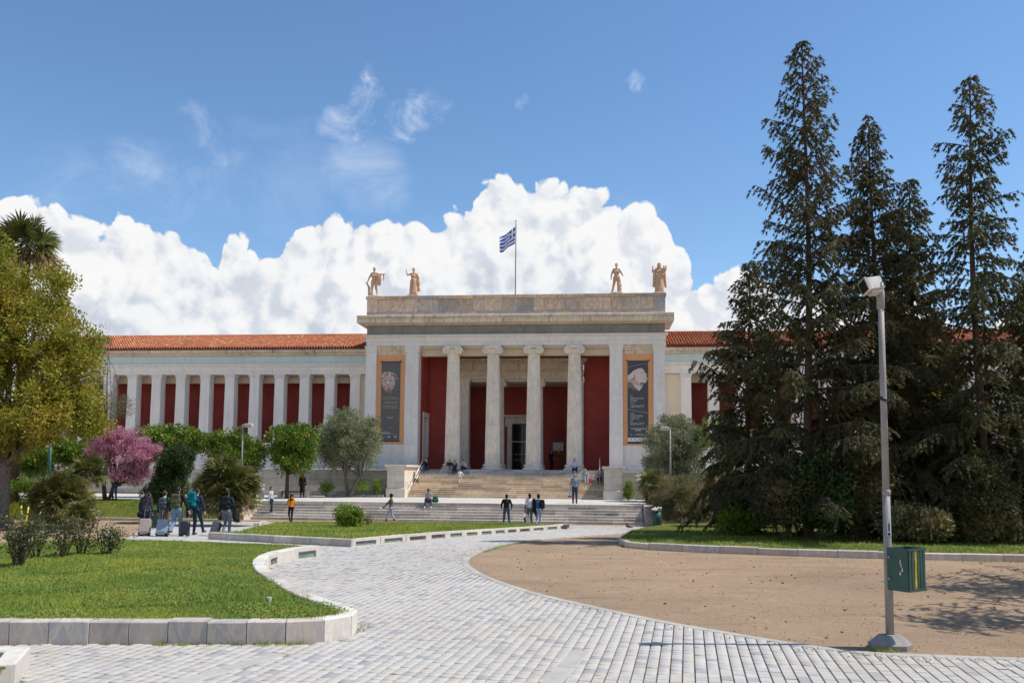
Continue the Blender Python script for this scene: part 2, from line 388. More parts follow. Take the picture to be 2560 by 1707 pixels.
M['frieze'] = m_stone('marble_frieze_dark', (.30, .285, .26, 1), (.20, .195, .185, 1), (.42, .39, .36, 1), .5, .25, .25, (.05, .05, .05), orv=.06, bump=.1)
M['podium'] = m_stone('marble_podium', (.62, .57, .50, 1), (.48, .44, .39, 1), (.26, .21, .17, 1), 1.0, .25, .5, (.12, .09, .07), orv=.28, bump=.2)
M['pedestal'] = m_stone('marble_pedestal', (.80, .73, .62, 1), (.68, .61, .51, 1), (.40, .30, .2, 1), .8, .25, .35, (.20, .14, .09), orv=.15, bump=.15)
M['kerb'] = m_stone('marble_kerb', (.60, .53, .45, 1), (.43, .41, .38, 1), (.74, .60, .45, 1), 1.0, .55, .35, (.11, .085, .07), orv=.2, bump=.2, alt=(.36, .37, .38, 1), altf=.45)
M['kerb_white'] = m_stone('marble_kerb_white', (.76, .70, .60, 1), (.63, .58, .50, 1), (.40, .40, .39, 1), 1.4, .35, .35, (.32, .21, .11), orv=.12, bump=.15)
M['paver'] = None
def m_redplaster(name, c):
    t = NT(name); v = pos(t); d = tuple(x * .72 for x in c); l = (c[0] * 1.12, c[1] * 1.5, c[2] * 1.5)
    k = t.mix(t.rmp(t.noise(v, .55, 6, .65, .5), .32, .68), d, c); k = t.mix(t.math('MULTIPLY', t.rmp(t.noise(v, 1.6, 6, .7, .8), .52, .72), .45), k, l)
    st = t.math('MULTIPLY', t.rmp(t.noise(v, 2.2, 5, .65, .2, (1, 1, .06)), .50, .74), t.rmp(t.noise(v, .5, 3, .5), .4, .6)); k = t.mix(t.math('MULTIPLY', st, .4), k, tuple(x * .5 for x in c))
    k = t.mix(t.math('MULTIPLY', t.rmp(t.noise(v, 9, 4, .6), .66, .76), .3), k, (c[0] * 1.2, c[1] * 2.6, c[2] * 2.6))
    return t.finish(k, .9, .12, t.bump(t.noise(v, 12, 5, .7), .15, .02))
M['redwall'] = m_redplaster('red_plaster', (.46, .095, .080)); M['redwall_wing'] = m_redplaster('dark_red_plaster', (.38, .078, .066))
M['bluefrieze'] = m_plain('pale_blue_plaster', (.64, .76, .75, 1), .85, .2, .05, .5, streak=.12)
M['cream'] = m_plain('cream_plaster', (.86, .74, .58, 1), .85, .2, .05, .5, streak=.1)
M['whiteplaster'] = m_plain('grey_white_plaster', (.88, .83, .76, 1), .85, .2, .05, .5, streak=.16)
M['greybeam'] = m_plain('grey_beam_plaster', (.72, .62, .50, 1), .85, .2, .06, .5)
M['orange'] = m_plain('orange_plaster', (.84, .42, .19, 1), .85, .2, .05, .5)
M['black'] = m_plain('black_metal', (.012, .012, .014, 1), .4, .5, .1)
M['glass'] = m_plain('dark_glass', (.01, .011, .013, 1), .08, .5, .1)
M['darkgreen'] = m_plain('dark_green_paint', (.018, .075, .055, 1), .45, .5, .18, 4., streak=.2)
M['greypaint'] = m_plain('grey_pole_paint', (.30, .28, .26, 1), .55, .4, .12, 3., streak=.25)
M['concrete'] = m_plain('concrete', (.30, .28, .26, 1), .9, .2, .2, 5., bump=.3)
M['whitepaint'] = m_plain('white_paint', (.72, .72, .68, 1), .5, .4, .08)
M['steel'] = m_plain('steel', (.42, .42, .42, 1), .35, .5, .05, metal=.8)
M['bark'] = m_plain('bark', (.11, .08, .06, 1), .95, .1, .35, 9., bump=.8)
M['bark_grey'] = m_plain('bark_grey', (.19, .165, .14, 1), .95, .1, .3, 9., bump=.8)
M['statue'] = m_stone('terracotta_statue', (.78, .50, .32, 1), (.58, .36, .22, 1), (.28, .17, .10, 1), 2.6, .35, .6, (.13, .08, .05), orv=.08, bump=.2)
# ================================================================ THE GROUND
def m_ground():
    t = NT('sandy_gravel'); v = pos(t)
    c = t.mix(t.rmp(t.noise(v, .35, 5, .6), .3, .7), (.43, .30, .192, 1), (.36, .255, .165, 1))
    c = t.mix(t.math('MULTIPLY', t.rmp(t.noise(v, 1.1, 6, .65, .6), .52, .72), .55), c, (.52, .37, .245, 1))
    c = t.mix(t.math('MULTIPLY', t.rmp(t.noise(v, .8, 5, .6, .3, (.4, 1.6, 1)), .53, .70), .6), c, (.22, .165, .12, 1))
    c = t.mix(t.math('MULTIPLY', t.rmp(t.noise(v, .16, 5, .65, .8), .52, .68), .45), c, (.26, .185, .13, 1)); c = t.mix(t.math('MULTIPLY', t.rmp(t.noise(v, 1.4, 6, .7, 1.2, (.25, 2.2, 1)), .58, .72), .5), c, (.56, .41, .28, 1))
    c = t.mix(t.math('MULTIPLY', t.rmp(t.noise(v, 9, 6, .75), .5, .7), .35), c, (.23, .16, .115, 1))
    g = t.noise(v, 40, 4, .8); c = t.mix(t.math('MULTIPLY', t.rmp(g, .60, .72), .6), c, (.14, .10, .075, 1))
    c = t.mix(t.math('MULTIPLY', t.rmp(t.noise(v, 85, 2, .6), .63, .70), .7), c, (.58, .48, .38, 1))
    h = t.math('ADD', t.math('MULTIPLY', t.noise(v, 45, 6, .75), .6), t.math('MULTIPLY', t.noise(v, 6, 5, .6), 1.0))
    return t.finish(c, .95, .1, t.bump(h, .9, .06))
M['ground'] = m_ground()
ys = [-60, 0, 4, 8, 12, 16, 20, 23] + list(np.arange(26, 48.1, 1.5)) + [60, 100, 300, 1000, 4000]
xs = [-3000, -300, -60, -30, -15, 0, 15, 30, 60, 300, 3000]
gv = [(x, y, float(zg(y))) for y in ys for x in xs]; nx = len(xs)
gf = [(j * nx + i, j * nx + i + 1, (j + 1) * nx + i + 1, (j + 1) * nx + i) for j in range(len(ys) - 1) for i in range(nx - 1)]
tag(MB().add(gv, gf).build('ground', M['ground'], sm=True), kind='structure')

# ---- outlines (x, y) of the raised beds, from the photograph's plan
KH1, KH2, KH3 = .35, .27, .20
bed1_line = [GD(-260, 1484), GD(-60, 1484), GD(0, 1484), GD(300, 1484), GD(560, 1484), GD(640, 1484), GD(700, 1482.5), GD(745, 1479), GD(785, 1472.5), GD(813, 1465)] + \
    [GD(x, y, KH1) for x, y in ((828, 1405), (802, 1391), (740, 1370), (690, 1350), (645, 1325), (616, 1305), (607, 1292), (613, 1279), (638, 1267), (680, 1258.5), (735, 1253))]
bed1_line = [np.array([p[0], p[1]]) for p in bed1_line]
bed1_curve = catmull(bed1_line, 6)
bed1_back = [np.array(GD(x, y, KH1)[:2]) for x, y in ((735, 1250.5), (690, 1246), (600, 1241), (480, 1238), (300, 1239), (100, 1241), (-260, 1243))]
bed1_poly = bed1_curve + bed1_back[1:]
bed2_right = [np.array(GD(x, y)[:2]) for x, y in ((807, 1258), (900, 1248.5), (1000, 1239.5), (1100, 1231), (1200, 1223), (1312, 1214))]
bed2_left = [np.array(GD(x, y)[:2]) for x, y in ((478, 1240), (560, 1245), (690, 1252), (807, 1258))]
bed2_back = [np.array(GD(x, y, KH2)[:2]) for x, y in ((1312, 1204), (1240, 1201), (1100, 1199.5), (900, 1198), (700, 1197.5), (625, 1199.5), (600, 1206), (540, 1220))]
bed2_poly = bed2_left + bed2_right[1:] + bed2_back
bed3_front = [np.array(GD(x, y)[:2]) for x, y in ((1432, 1240), (1421, 1246), (1425, 1252), (1440, 1257.5), (1500, 1263), (1600, 1268), (1700, 1272), (1850, 1278), (2060, 1284), (2200, 1287), (2450, 1292), (2700, 1297))]
bed3_back = [np.array(GD(x, y)[:2]) for x, y in ((1445, 1233), (1480, 1222), (1540, 1212))]
bed3_poly = catmull(bed3_front, 4) + [np.array([bed3_front[-1][0] + 12, 26.]), np.array([34., 47.0]), np.array([9.6, 47.0])] + bed3_back[::-1]
bedc_poly = [np.array(GD(x, y)[:2]) for x, y in ((64, 1541), (40, 1575), (20, 1600), (-120, 1600), (-120, 1541))]
path_right = [np.array(GD(x, y)[:2]) for x, y in ((2560, 1527), (2352, 1519), (2050, 1508), (1940, 1500), (1800, 1480), (1650, 1455), (1500, 1428), (1350, 1395), (1250, 1372), (1160, 1345), (1100, 1320), (1074, 1303), (1067, 1290), (1080, 1278), (1110, 1265), (1160, 1251), (1230, 1241), (1330, 1233), (1440, 1224), (1480, 1212))]
path_curve = catmull(path_right, 5)
path_poly = [np.array([-26., 5.5]), np.array([15., 5.5])] + path_curve + [np.array([7.5, 47.2]), np.array([-15.3, 49.6])] + \
    [np.array(GD(x, y)[:2]) for x, y in ((540, 1199), (345, 1200), (285, 1245))] + [np.array([-14., 22.]), np.array([-16., 14.])]
from mathutils.geometry import tessellate_polygon
def sheet(name, poly, zf, mat, parent=None, grid=None):
    """a flat-lying sheet filling an outline, at height zf(x, y)"""
    pts = [Vector((p[0], p[1], 0)) for p in poly]
    tri = tessellate_polygon([pts])
    v = [(p[0], p[1], zf(p[0], p[1])) for p in poly]
    f = []
    for a, b, c in tri:
        n = (Vector(v[b]) - Vector(v[a])).cross(Vector(v[c]) - Vector(v[a]))
        f.append((a, b, c) if n.z > 0 else (a, c, b))
    return MB().add(v, f).build(name, mat, parent)
def grid_sheet(name, poly, zf, mat, step=.6, parent=None):
    """as sheet() but on a grid, for a surface that is not flat; the edge follows the outline"""
    a = np.array([p[:2] for p in poly]); lo = a.min(0) - step; hi = a.max(0) + step
    import bmesh
    bm = bmesh.new(); vs = [bm.verts.new((p[0], p[1], 0)) for p in poly]; bm.faces.new(vs)
    for ax in (0, 1):
        k = lo[ax]
        while k < hi[ax]:
            co = [0, 0, 0]; no = [0, 0, 0]; co[ax] = k; no[ax] = 1
            bmesh.ops.bisect_plane(bm, geom=bm.verts[:] + bm.edges[:] + bm.faces[:], plane_co=co, plane_no=no); k += step
    for vv in bm.verts: vv.co.z = zf(vv.co.x, vv.co.y)
    bmesh.ops.recalc_face_normals(bm, faces=bm.faces[:])
    for f in bm.faces:
        if f.normal.z < 0: f.normal_flip()
    bmesh.ops.triangulate(bm, faces=bm.faces[:])
    me = bpy.data.meshes.new(name); bm.to_mesh(me); bm.free(); me.materials.append(mat)
    return put(name, me, parent)

t = NT('paving_mortar'); v = pos(t)
M['mortar'] = t.finish(t.mix(t.rmp(t.noise(v, 1.2, 5, .6), .35, .65), (.16, .12, .09, 1), (.29, .215, .15, 1)), .95, .1)
def m_paver(name, single):
    t = NT(name); v = pos(t); r = orand(t) if single else island(t)
    rp = t.n('ValToRGB'); e = rp.color_ramp.elements
    e[0].position = 0; e[0].color = (.31, .31, .31, 1); e[1].position = 1; e[1].color = (.53, .50, .455, 1)
    for p, c in ((.08, (.37, .365, .36, 1)), (.2, (.455, .435, .40, 1)), (.55, (.50, .475, .435, 1)), (.8, (.48, .435, .375, 1))):
        k = e.new(p); k.color = c
    t.l(r, rp.inputs[0]); c = rp.outputs[0]
    # worn, dirtier fields where fewer people walk, brown soil swept into the joints by the bed
    d = t.noise(v, .28, 4, .6); c = t.mix(t.math('MULTIPLY', t.rmp(d, .45, .7), .4), c, (.43, .365, .29, 1)); c = t.mix(t.math('MULTIPLY', t.rmp(t.noise(v, 1.3, 5, .65), .55, .75), .45), c, (.33, .275, .22, 1))
    vn = t.noise(v, 7, 6, .7, 1.5, (1.6, .5, 1)); c = t.mix(t.math('MULTIPLY', t.rmp(vn, .55, .7), .22), c, (.42, .43, .45, 1))
    c = t.mix(t.math('MULTIPLY', t.rmp(t.noise(v, 30, 3, .6), .62, .75), .25), c, (.28, .25, .22, 1))
    return t.finish(c, .7, .3, t.bump(t.noise(v, 30, 5, .7), .12, .02))
M['edging'] = m_stone('marble_edging', (.50, .47, .42, 1), (.42, .395, .355, 1), (.3, .27, .23, 1), 1.3, .2, .3, orv=.15)
M['paver'] = m_paver('paving_marble', False); M['paver1'] = m_paver('paving_marble_sett', True)
path = grid_sheet('path', path_poly, lambda x, y: float(zg(y)) + .012, M['mortar'], 1.5)
tag(path, kind='structure')

# setts: strips that run 11.6 degrees right of the view, cut by straight cross joints
pa = radians(11.6); pu = np.array([cos(pa), -sin(pa)]); pv = np.array([sin(pa), cos(pa)])
SW = .150; S = []      # (cu, cv, w, l)
bands = []; b = 4.0; k = 0
while b < 50: L_ = (1.0, 2.05, 1.95)[k % 3]; bands.append((b, b + L_)); b += L_; k += 1
for i in range(-190, 130):
    u = i * SW
    for (b0, b1) in bands:
        v = b0 + .012
        while v < b1 - .03:
            l = min(rng.uniform(.12, .24), b1 - v)
            if b1 - v - l < .07: l = b1 - v
            S.append((u, v + l / 2, SW - .017, l - .010)); v += l
S = np.array(S); XY = S[:, :1] * pu + S[:, 1:2] * pv
ok = in_poly(XY, path_poly) & (XY[:, 1] > 8.6) & (XY[:, 1] < 48.5)
for bp in (bed1_poly, bed2_poly, bed3_poly, bedc_poly): ok &= ~in_poly(XY, bp)
# two long bands of plain slabs cross the paving
bandA = (np.array(GG(476, 1707)[:2]), np.array(GG(700, 1640)[:2]))
bandB = (np.array(GG(1385, 1707)[:2]), np.array(GG(1452, 1632)[:2]))
def dist_seg(P, a, b):
    d = (b - a) / np.linalg.norm(b - a); r = P - a; t_ = r @ d; return np.abs(r @ np.array([d[1], -d[0]])), t_, np.linalg.norm(b - a)
for a, b_ in (bandA, bandB):
    dd, tt, ll = dist_seg(XY, a, b_); ok &= ~((dd < .09) & (tt > -1.5) & (tt < ll))
# keep the setts inside the view (and a step to each side)
ok &= np.abs(XY[:, 0]) < XY[:, 1] * .66 + 1.5
S, XY = S[ok], XY[ok]
inframe = (XY[:, 1] > 9.75) & (np.abs(XY[:, 0]) < XY[:, 1] * .59)
order = np.argsort(np.where(inframe, XY[:, 1] - .25 * XY[:, 0], 1e6))
single = np.zeros(len(S), bool); single[order[:300]] = True
zj = rng.normal(0, .0022, len(S))
sett = MB().add([(-.5, -.5, -.03), (.5, -.5, -.03), (.5, .5, -.03), (-.5, .5, -.03), (-.5, -.5, -.004), (.5, -.5, -.004), (.5, .5, -.004), (-.5, .5, -.004),
                 (-.47, -.475, 0), (.47, -.475, 0), (.47, .475, 0), (-.47, .475, 0)],
                [(8, 9, 10, 11)] + [(i, (i + 1) % 4, 4 + (i + 1) % 4, 4 + i) for i in range(4)] + [(4 + i, 4 + (i + 1) % 4, 8 + (i + 1) % 4, 8 + i) for i in range(4)]).mesh('paving_sett', M['paver1'])
for (u, v, w, l), p, dz in zip(S[single], XY[single], zj[single]):
    o = put('paving_sett', sett, path, (p[0], p[1], float(zg(p[1])) + .034 + dz)); o.scale = (w, l, 1); o.rotation_euler = (rng.normal(0, .006), rng.normal(0, .006), -pa)
Sj, Pj, zz = S[~single], XY[~single], zj[~single]
base = np.array(sett.vertices and [v.co[:] for v in sett.vertices])
n = len(Sj); tilt = rng.normal(0, .006, (n, 2))
lu = base[None, :, 0] * Sj[:, 2:3]; lv = base[None, :, 1] * Sj[:, 3:4]
vx = Pj[:, :1] + lu * pu[0] + lv * pv[0]; vy = Pj[:, 1:] + lu * pu[1] + lv * pv[1]
vz = zg(Pj[:, 1])[:, None] + .034 + zz[:, None] + base[None, :, 2] + lu * tilt[:, :1] + lv * tilt[:, 1:]
fq = np.array([f.vertices[:] for f in sett.polygons]); near = Pj[:, 1] < 19; V = np.stack([vx, vy, vz], -1).reshape(-1, 3)
Fq = np.concatenate([(fq[None] + (np.nonzero(near)[0] * len(base))[:, None, None]).reshape(-1, 4), (fq[None, [0, 5, 6, 7, 8]] + (np.nonzero(~near)[0] * len(base))[:, None, None]).reshape(-1, 4)])
o = put('setts_beyond', np_mesh('setts_beyond', V, Fq, M['paver']), path); o['kind'] = 'stuff'
# plain bands and the flush marble edging along the gravel
def strip_slabs(name, pts, width, length, mat, parent, z=.036, gap=.012, off=0.):
    P = resample(pts, length)
    for a, b in zip(P[:-1], P[1:]):
        d = (b - a)[:2]; L_ = np.linalg.norm(d); d = d / L_; n_ = np.array([d[1], -d[0]]); c = (a[:2] + b[:2]) / 2 + n_ * off
        h = zg(c[1]); mb = MB().cbox(-width / 2, width / 2, -L_ / 2 + gap / 2, L_ / 2 - gap / 2, -.05, z, .006)
        mb.build(name, mat, parent, False, (c[0], c[1], float(h)), -atan2(d[0], d[1]))
for a, b_ in (bandA, bandB):
    d = (b_ - a) / np.linalg.norm(b_ - a); strip_slabs('band_slab', [a - d * 1.4, b_], .24, .9, M['edging'], path, .042)
strip_slabs('edging_stone', path_curve, .17, .75, M['edging'], path, .040, .01)

# ---- kerbs round the beds
def kerb_block(a, b, na, nb, w, h, ch=.02, lean=0.):
    """block from a to b along the foot, na/nb point into the bed; chamfered top"""
    prof = [(0, -.12), (0, h - ch), (ch, h), (w - ch, h), (w, h - ch), (w, -.12)]
    v = []
    for p, n_ in ((a, na), (b, nb)):
        for d, z in prof: v.append((p[0] + n_[0] * d, p[1] + n_[1] * d, p[2] + z))
    k = len(prof)
    f = [(i, i + 1, k + i + 1, k + i) for i in range(k - 1)] + [tuple(range(k))[::-1], tuple(range(k, 2 * k))]
    return v, f
def kerb(root, pts, w, h, length, mat, gap=.010, niche=None, left=True, jit=.006, hvar=0.):
    P = resample(pts, length); n = len(P); N = []
    for i in range(n):
        d = P[min(i + 1, n - 1)][:2] - P[max(i - 1, 0)][:2]; d = d / np.linalg.norm(d)
        N.append(np.array([-d[1], d[0]]) if left else np.array([d[1], -d[0]]))
    for i in range(n - 1):
        a, b = P[i], P[i + 1]; d = (b - a)[:2]; d = d / np.linalg.norm(d)
        a2 = a[:2] + d * gap / 2; b2 = b[:2] - d * gap / 2; j = rng.normal(0, jit, 2); hh = h + rng.normal(0, hvar + .003)
        a3 = (*(a2 + N[i] * j[0]), float(zg(a2[1]))); b3 = (*(b2 + N[i] * j[1]), float(zg(b2[1])))
        mat_i = mat
        if niche and niche(i):
            L_ = np.linalg.norm(b2 - a2); mb = MB()
            def seg(t0, t1, z0, z1, d0, d1):
                pa_ = np.array(a3) * (1 - t0) + np.array(b3) * t0; pb_ = np.array(a3) * (1 - t1) + np.array(b3) * t1
                na_ = N[i] * (1 - t0) + N[i + 1] * t0; nb_ = N[i] * (1 - t1) + N[i + 1] * t1
                vs = [(*(q[:2] + nn * dd), q[2] + zz) for zz in (z0, z1) for q, nn in ((pa_, na_), (pb_, nb_)) for dd in (d0, d1)]
                mb.add(vs, [(0, 1, 3, 2), (4, 6, 7, 5), (0, 2, 6, 4), (1, 5, 7, 3), (0, 4, 5, 1), (2, 3, 7, 6)])
            seg(0, .14, -.12, hh, 0, w); seg(.86, 1, -.12, hh, 0, w); seg(.14, .86, hh * .70, hh, 0, w); seg(.14, .86, -.12, hh * .18, 0, w); seg(.14, .86, hh * .18, hh * .70, .11, w)
            o = mb.build('kerb_stone', mat_i, root)
            mb2 = MB(); mb = mb2; seg(.17, .83, hh * .2, hh * .52, .05, .10)
            if (i // 2) % 3 != 1: mb2.build('lamp_cover', M['panel'], o)
            else:
                mb = mb2 = MB()
                for q in range(3): seg(.17, .83, hh * (.22 + .15 * q), hh * (.27 + .15 * q), .05, .09)
                mb2.build('lamp_grille', M['greypaint'], o)
        else:
            v, f = kerb_block(a3, b3, N[i], N[i + 1], w, hh); MB().add(v, f).build('kerb_stone', mat_i, root)
M['panel'] = m_plain('green_glass_panel', (.20, .27, .26, 1), .35, .5, .2, 6., streak=.4)
k1 = tag(empty('garden_kerb', (0, 0, 0)), 'tall pale marble kerb curving round the nearest lawn at the left', 'kerb')
i0 = 9 * 6
kerb(k1, bed1_curve[:7 * 6 + 1], .27, KH1, .56, M['kerb'], .012, hvar=.004)
kerb(k1, bed1_curve[7 * 6:12 * 6 + 1], .27, KH1, .50, M['kerb_white'], .010)
kerb(k1, bed1_curve[12 * 6:15 * 6 + 1], .27, KH1, .62, M['kerb'], .006)
kerb(k1, bed1_curve[15 * 6:], .27, KH1, .95, M['kerb_white'], .006, niche=lambda i: i % 2 == 1)
k2 = tag(empty('garden_kerb', (0, 0, 0)), 'marble kerb with recessed lamp slots round the middle lawn before the steps', 'kerb')
kerb(k2, bed2_left, .24, KH2, .85, M['kerb'], .008)
kerb(k2, bed2_right, .24, KH2, 1.55, M['kerb_white'], .006, niche=lambda i: True)
kerb(k2, [np.array(GD(x, y)[:2]) for x, y in ((596, 1212), (612, 1206))], .3, .24, .9, M['kerb'])
k3 = tag(empty('garden_kerb', (0, 0, 0)), 'low grey kerb between the gravel and the lawn under the conifers', 'kerb')
kerb(k3, catmull(bed3_front, 4), .22, KH3, 1.15, M['kerb'], .012, hvar=.008)
k4 = tag(empty('garden_kerb', (0, 0, 0)), 'white marble kerb corner at the bottom left edge of the picture', 'kerb')
kerb(k4, [bedc_poly[3], bedc_poly[2], bedc_poly[1], bedc_poly[0]], .25, .30, 1.2, M['kerb_white'], .006)
kerb(k4, [bedc_poly[0], bedc_poly[4]], .25, .30, 1.2, M['kerb_white'], .006)

# ---- lawns: soil sheet now, blades later
t = NT('lawn_soil'); v = pos(t)
c = t.mix(t.rmp(t.noise(v, .6, 5, .6), .35, .65), (.085, .115, .022, 1), (.135, .15, .03, 1))
c = t.mix(t.math('MULTIPLY', t.rmp(t.noise(v, 2.5, 5, .65), .58, .75), .7), c, (.21, .165, .085, 1))
M['soil'] = t.finish(c, .95, .1, t.bump(t.noise(v, 20, 5, .7), .8, .05))
lawn1_z = lambda x, y: float(zg(y)) + KH1 - .03 + .05 * smooth((y - 12.5) / 3) * sin(x * .7 + y * .4)
lawn2_z = lambda x, y: float(zg(y)) + KH2 - .02
lawn3_z = lambda x, y: float(zg(y)) + KH3 - .02 + .1 * float(smooth((y - 27) / 8))
def inset(poly, d):
    n = len(poly); out = []; P = [np.array(p[:2]) for p in poly]
    area = sum(P[i][0] * P[(i + 1) % n][1] - P[(i + 1) % n][0] * P[i][1] for i in range(n)); sg = 1 if area > 0 else -1
    for i in range(n):
        e = P[(i + 1) % n] - P[i - 1]; L_ = np.linalg.norm(e); e = e / (L_ if L_ > 1e-9 else 1); out.append(P[i] + sg * d * np.array([-e[1], e[0]]))
    return out
lawn1_poly = inset(bed1_poly, .16); lawn2_poly = inset(bed2_poly, .14); lawn3_poly = inset(bed3_poly, .12)
tag(grid_sheet('lawn', lawn1_poly, lawn1_z, M['soil'], .8), kind='structure')
tag(grid_sheet('lawn', lawn2_poly, lawn2_z, M['soil'], 1.0), kind='structure')
tag(grid_sheet('lawn', lawn3_poly, lawn3_z, M['soil'], 1.5), kind='structure')
tag(sheet('lawn', inset(bedc_poly, .15), lambda x, y: .27, M['soil']), kind='structure')

# ================================================================ THE MUSEUM FRAME: local x along the facade, y into the building, z up from the porch floor
MA = radians(5.88); MO = Vector((0.10, 66.5, 2.45)); FLOOR = 2.45; TER = -2.0      # terrace is 2 m below the porch floor
mex = np.array([cos(MA), -sin(MA)]); mey = np.array([sin(MA), cos(MA)])
def LW(x, y, z=0.): p = np.array([MO.x, MO.y]) + mex * x + mey * y; return (float(p[0]), float(p[1]), MO.z + z)
def site(name): return empty(name, MO, -MA)

# ---- terrace with its two flights of steps
TY, TE = -14.8, -5.7                      # front edge, foot of the upper flight
terr = site('terrace'); tag(terr, kind='structure')
M['terrace'] = m_stone('terrace_paving', (.62, .58, .52, 1), (.54, .51, .46, 1), (.4, .37, .33, 1), .8, .15, .2, orv=.1)
MB().box(-60, 22, TY, 6, -3.2, TER - .06).build('terrace_base', M['podium'], terr)
yy = TY - .015; row = 0
while yy < -5.0:
    d = 1.1; x = -20.0 + (.5 if row % 2 else 0)
    while x < 9.25:
        w = min(1.6, 9.25 - x)
        if w > .2: MB().cbox(x + .004, x + w - .004, yy + .004, yy + d - .004, TER - .05, TER + rng.normal(0, .001), .004).build('paving_slab', M['terrace'], terr)
        x += w
    yy += d; row += 1
MB().box(-60, -20.0, TY, -5, -.5 + TER, TER - .01).box(9.25, 22, TY, -5, -.5 + TER, TER - .015).build('plain_paving', M['terrace'], terr)
st1 = tag(site('staircase'), 'wide lower flight of seven weathered grey marble steps below the terrace', 'staircase')
def flight(root, x0, x1, y_top, z_top, n, rise, run, mats, wid=(1.1, 2.4), skip=0):
    for k in range(skip, n):
        y1 = y_top - run * k; z1 = z_top - rise * k; x = x0(k) if callable(x0) else x0; xe = x1(k) if callable(x1) else x1
        while x < xe - .01:
            w = min(rng.uniform(*wid), xe - x)
            if xe - x - w < .5: w = xe - x
            j = rng.normal(0, .004, 2)
            MB().cbox(x + .004, x + w - .004, y1 - run - .012 + j[0], y1 + .10, z1 - rise - .02, z1 + j[1] * .5, .010).build('step_slab', mats(k), root); x += w
flight(st1, lambda k: -13.95 - .03 * k, 9.2, TY - .02, TER - .15, 6, .15, .325, lambda k: M['marble_step'])
# the terrace edge slabs are the topmost step
x = -13.95
while x < 9.2:
    w = min(rng.uniform(1.2, 2.2), 9.2 - x); MB().cbox(x + .004, x + w - .004, TY - .36, TY - .018, TER - .17, TER + .001, .01).build('step_slab', M['marble_step'], st1); x += w
# sloping marble cheek at the left end of the lower flight
ck = tag(site('stair_cheek'), 'sloping white marble slab flanking the lower steps at the left', 'stair wall')
MB().prism([(TY + .2, TER + .04), (TY - 2.75, TER - .72), (TY - 2.95, TER - .72), (TY - 2.95, TER - 1.15), (TY + .2, TER - 1.15)], -15.0, -13.98, axis='x').build('cheek_slab', M['kerb_white'], ck)
MB().prism([(TY + .22, TER + .085), (TY - 2.75, TER - .655), (TY - 2.77, TER - .72), (TY + .2, TER + .038)], -14.12, -13.94, axis='x').build('cheek_rim', M['pedestal'], ck)

st2 = tag(site('staircase'), 'upper flight of tan stained marble steps rising to the columned porch', 'staircase')
NU, RU = 14, 2.0 / 14
flight(st2, lambda k: -7.0 if k < 12 else -7.0 - .55 * (k - 11), lambda k: 7.0 if k < 12 else 7.0 + .5 * (k - 11), -.95, 0, NU, RU, .345, lambda k: M['marble_step'] if k < 4 else M['marble_tan'])
MB().prism([(-.9, -.2), (-.9, TER), (-.95 - .345 * NU + .3, TER), (-.95 - .345 * NU + .3, TER + .02)], -6.95, 6.95, axis='x').build('step_core', M['mortar'], st2)

def pedestal(x0, x1, label):
    r = tag(site('stair_pedestal'), label, 'pedestal')
    y0, y1 = -6.5, -1.05
    zc = [(TER, TER + .62), (TER + .62, TER + 1.12), (TER + 1.12, TER + 1.62), (TER + 1.62, TER + 2.02)]
    MB().cbox(x0 - .06, x1 + .06, y0 - .06, y1, TER - .02, TER + .60, .012).build('base_block', M['pedestal'], r)
    MB().prism([(y0 - .05, TER + .60), (y0, TER + .66), (y1, TER + .66), (y1, TER + .60)], x0 - .04, x1 + .04, axis='x').build('moulding', M['pedestal'], r)
    z = TER + .662
    for c in range(3):
        splits = [x0, x0 + (x1 - x0) * (.55 if c % 2 else .4), x1]
        h = .452
        for a, b in zip(splits[:-1], splits[1:]): MB().cbox(a + .003, b - .003, y0, y0 + 1.4, z, z + h - .004, .008).build('stone_block', M['pedestal'], r)
        for q in range(2): MB().cbox(x0, x1, y0 + 1.405 + q * 2.0, min(y0 + 3.40 + q * 2.0, y1), z, z + h - .004, .008).build('stone_block', M['pedestal'], r)
        z += h
    for d, h0, h1 in ((.03, z, z + .06), (.09, z + .062, z + .13), (.16, z + .132, z + .27)):
        MB().cbox(x0 - d, x1 + d, y0 - d, y1, h0, h1, .015).build('cornice', M['pedestal'], r)
pedestal(-8.32, -7.05, 'pale marble pedestal at the left end of the upper steps')
pedestal(7.03, 8.27, 'pale marble pedestal at the right end of the upper steps')

# ---- podium walls of squared blocks left and right of the upper flight
def podium(x0, x1, y, label, vis0, vis1):
    r = tag(site('podium_wall'), label, 'wall')
    MB().box(x0, x1, y + .12, y + .9, TER - .1, -.25).build('wall_core', M['mortar'], r)
    z = TER; courses = (.34, .44, .44, .44)
    for c, h in enumerate(courses):
        x = vis0 - rng.uniform(0, 1)
        while x < vis1:
            w = rng.uniform(1.1, 2.0); xe = min(x + w, vis1); xa = max(x, vis0)
            if xe - xa > .1: MB().cbox(xa + .004, xe - .004, y + rng.normal(0, .006), y + .3, z + .004, z + h - .004, .012).build('stone_block', M['podium'], r)
            x += w
        z += h
    MB().cbox(x0, x1, y - .02, y + .5, z, z + .16, .02).cbox(x0, x1, y - .08, y + .5, z + .163, z + .30, .03).build('coping', M['podium'], r)
podium(-42, -8.4, -4.9, 'long stone podium wall behind the trees left of the steps', -34, -8.4)
podium(8.35, 42, -4.9, 'stone podium wall right of the steps behind the olive tree', 8.35, 24)
# ================================================================ THE MUSEUM
mus = tag(site('museum'), 'neoclassical museum with marble columned porch and red-walled tiled wings', 'museum')
def part(mb, name, mat, sm=False, parent=None): return mb.build(name, mat, parent or mus, sm)
part(MB().box(-12, 12, -.95 + .0, 11, -1.2, -.004), 'porch_floor', M['marble_step'])
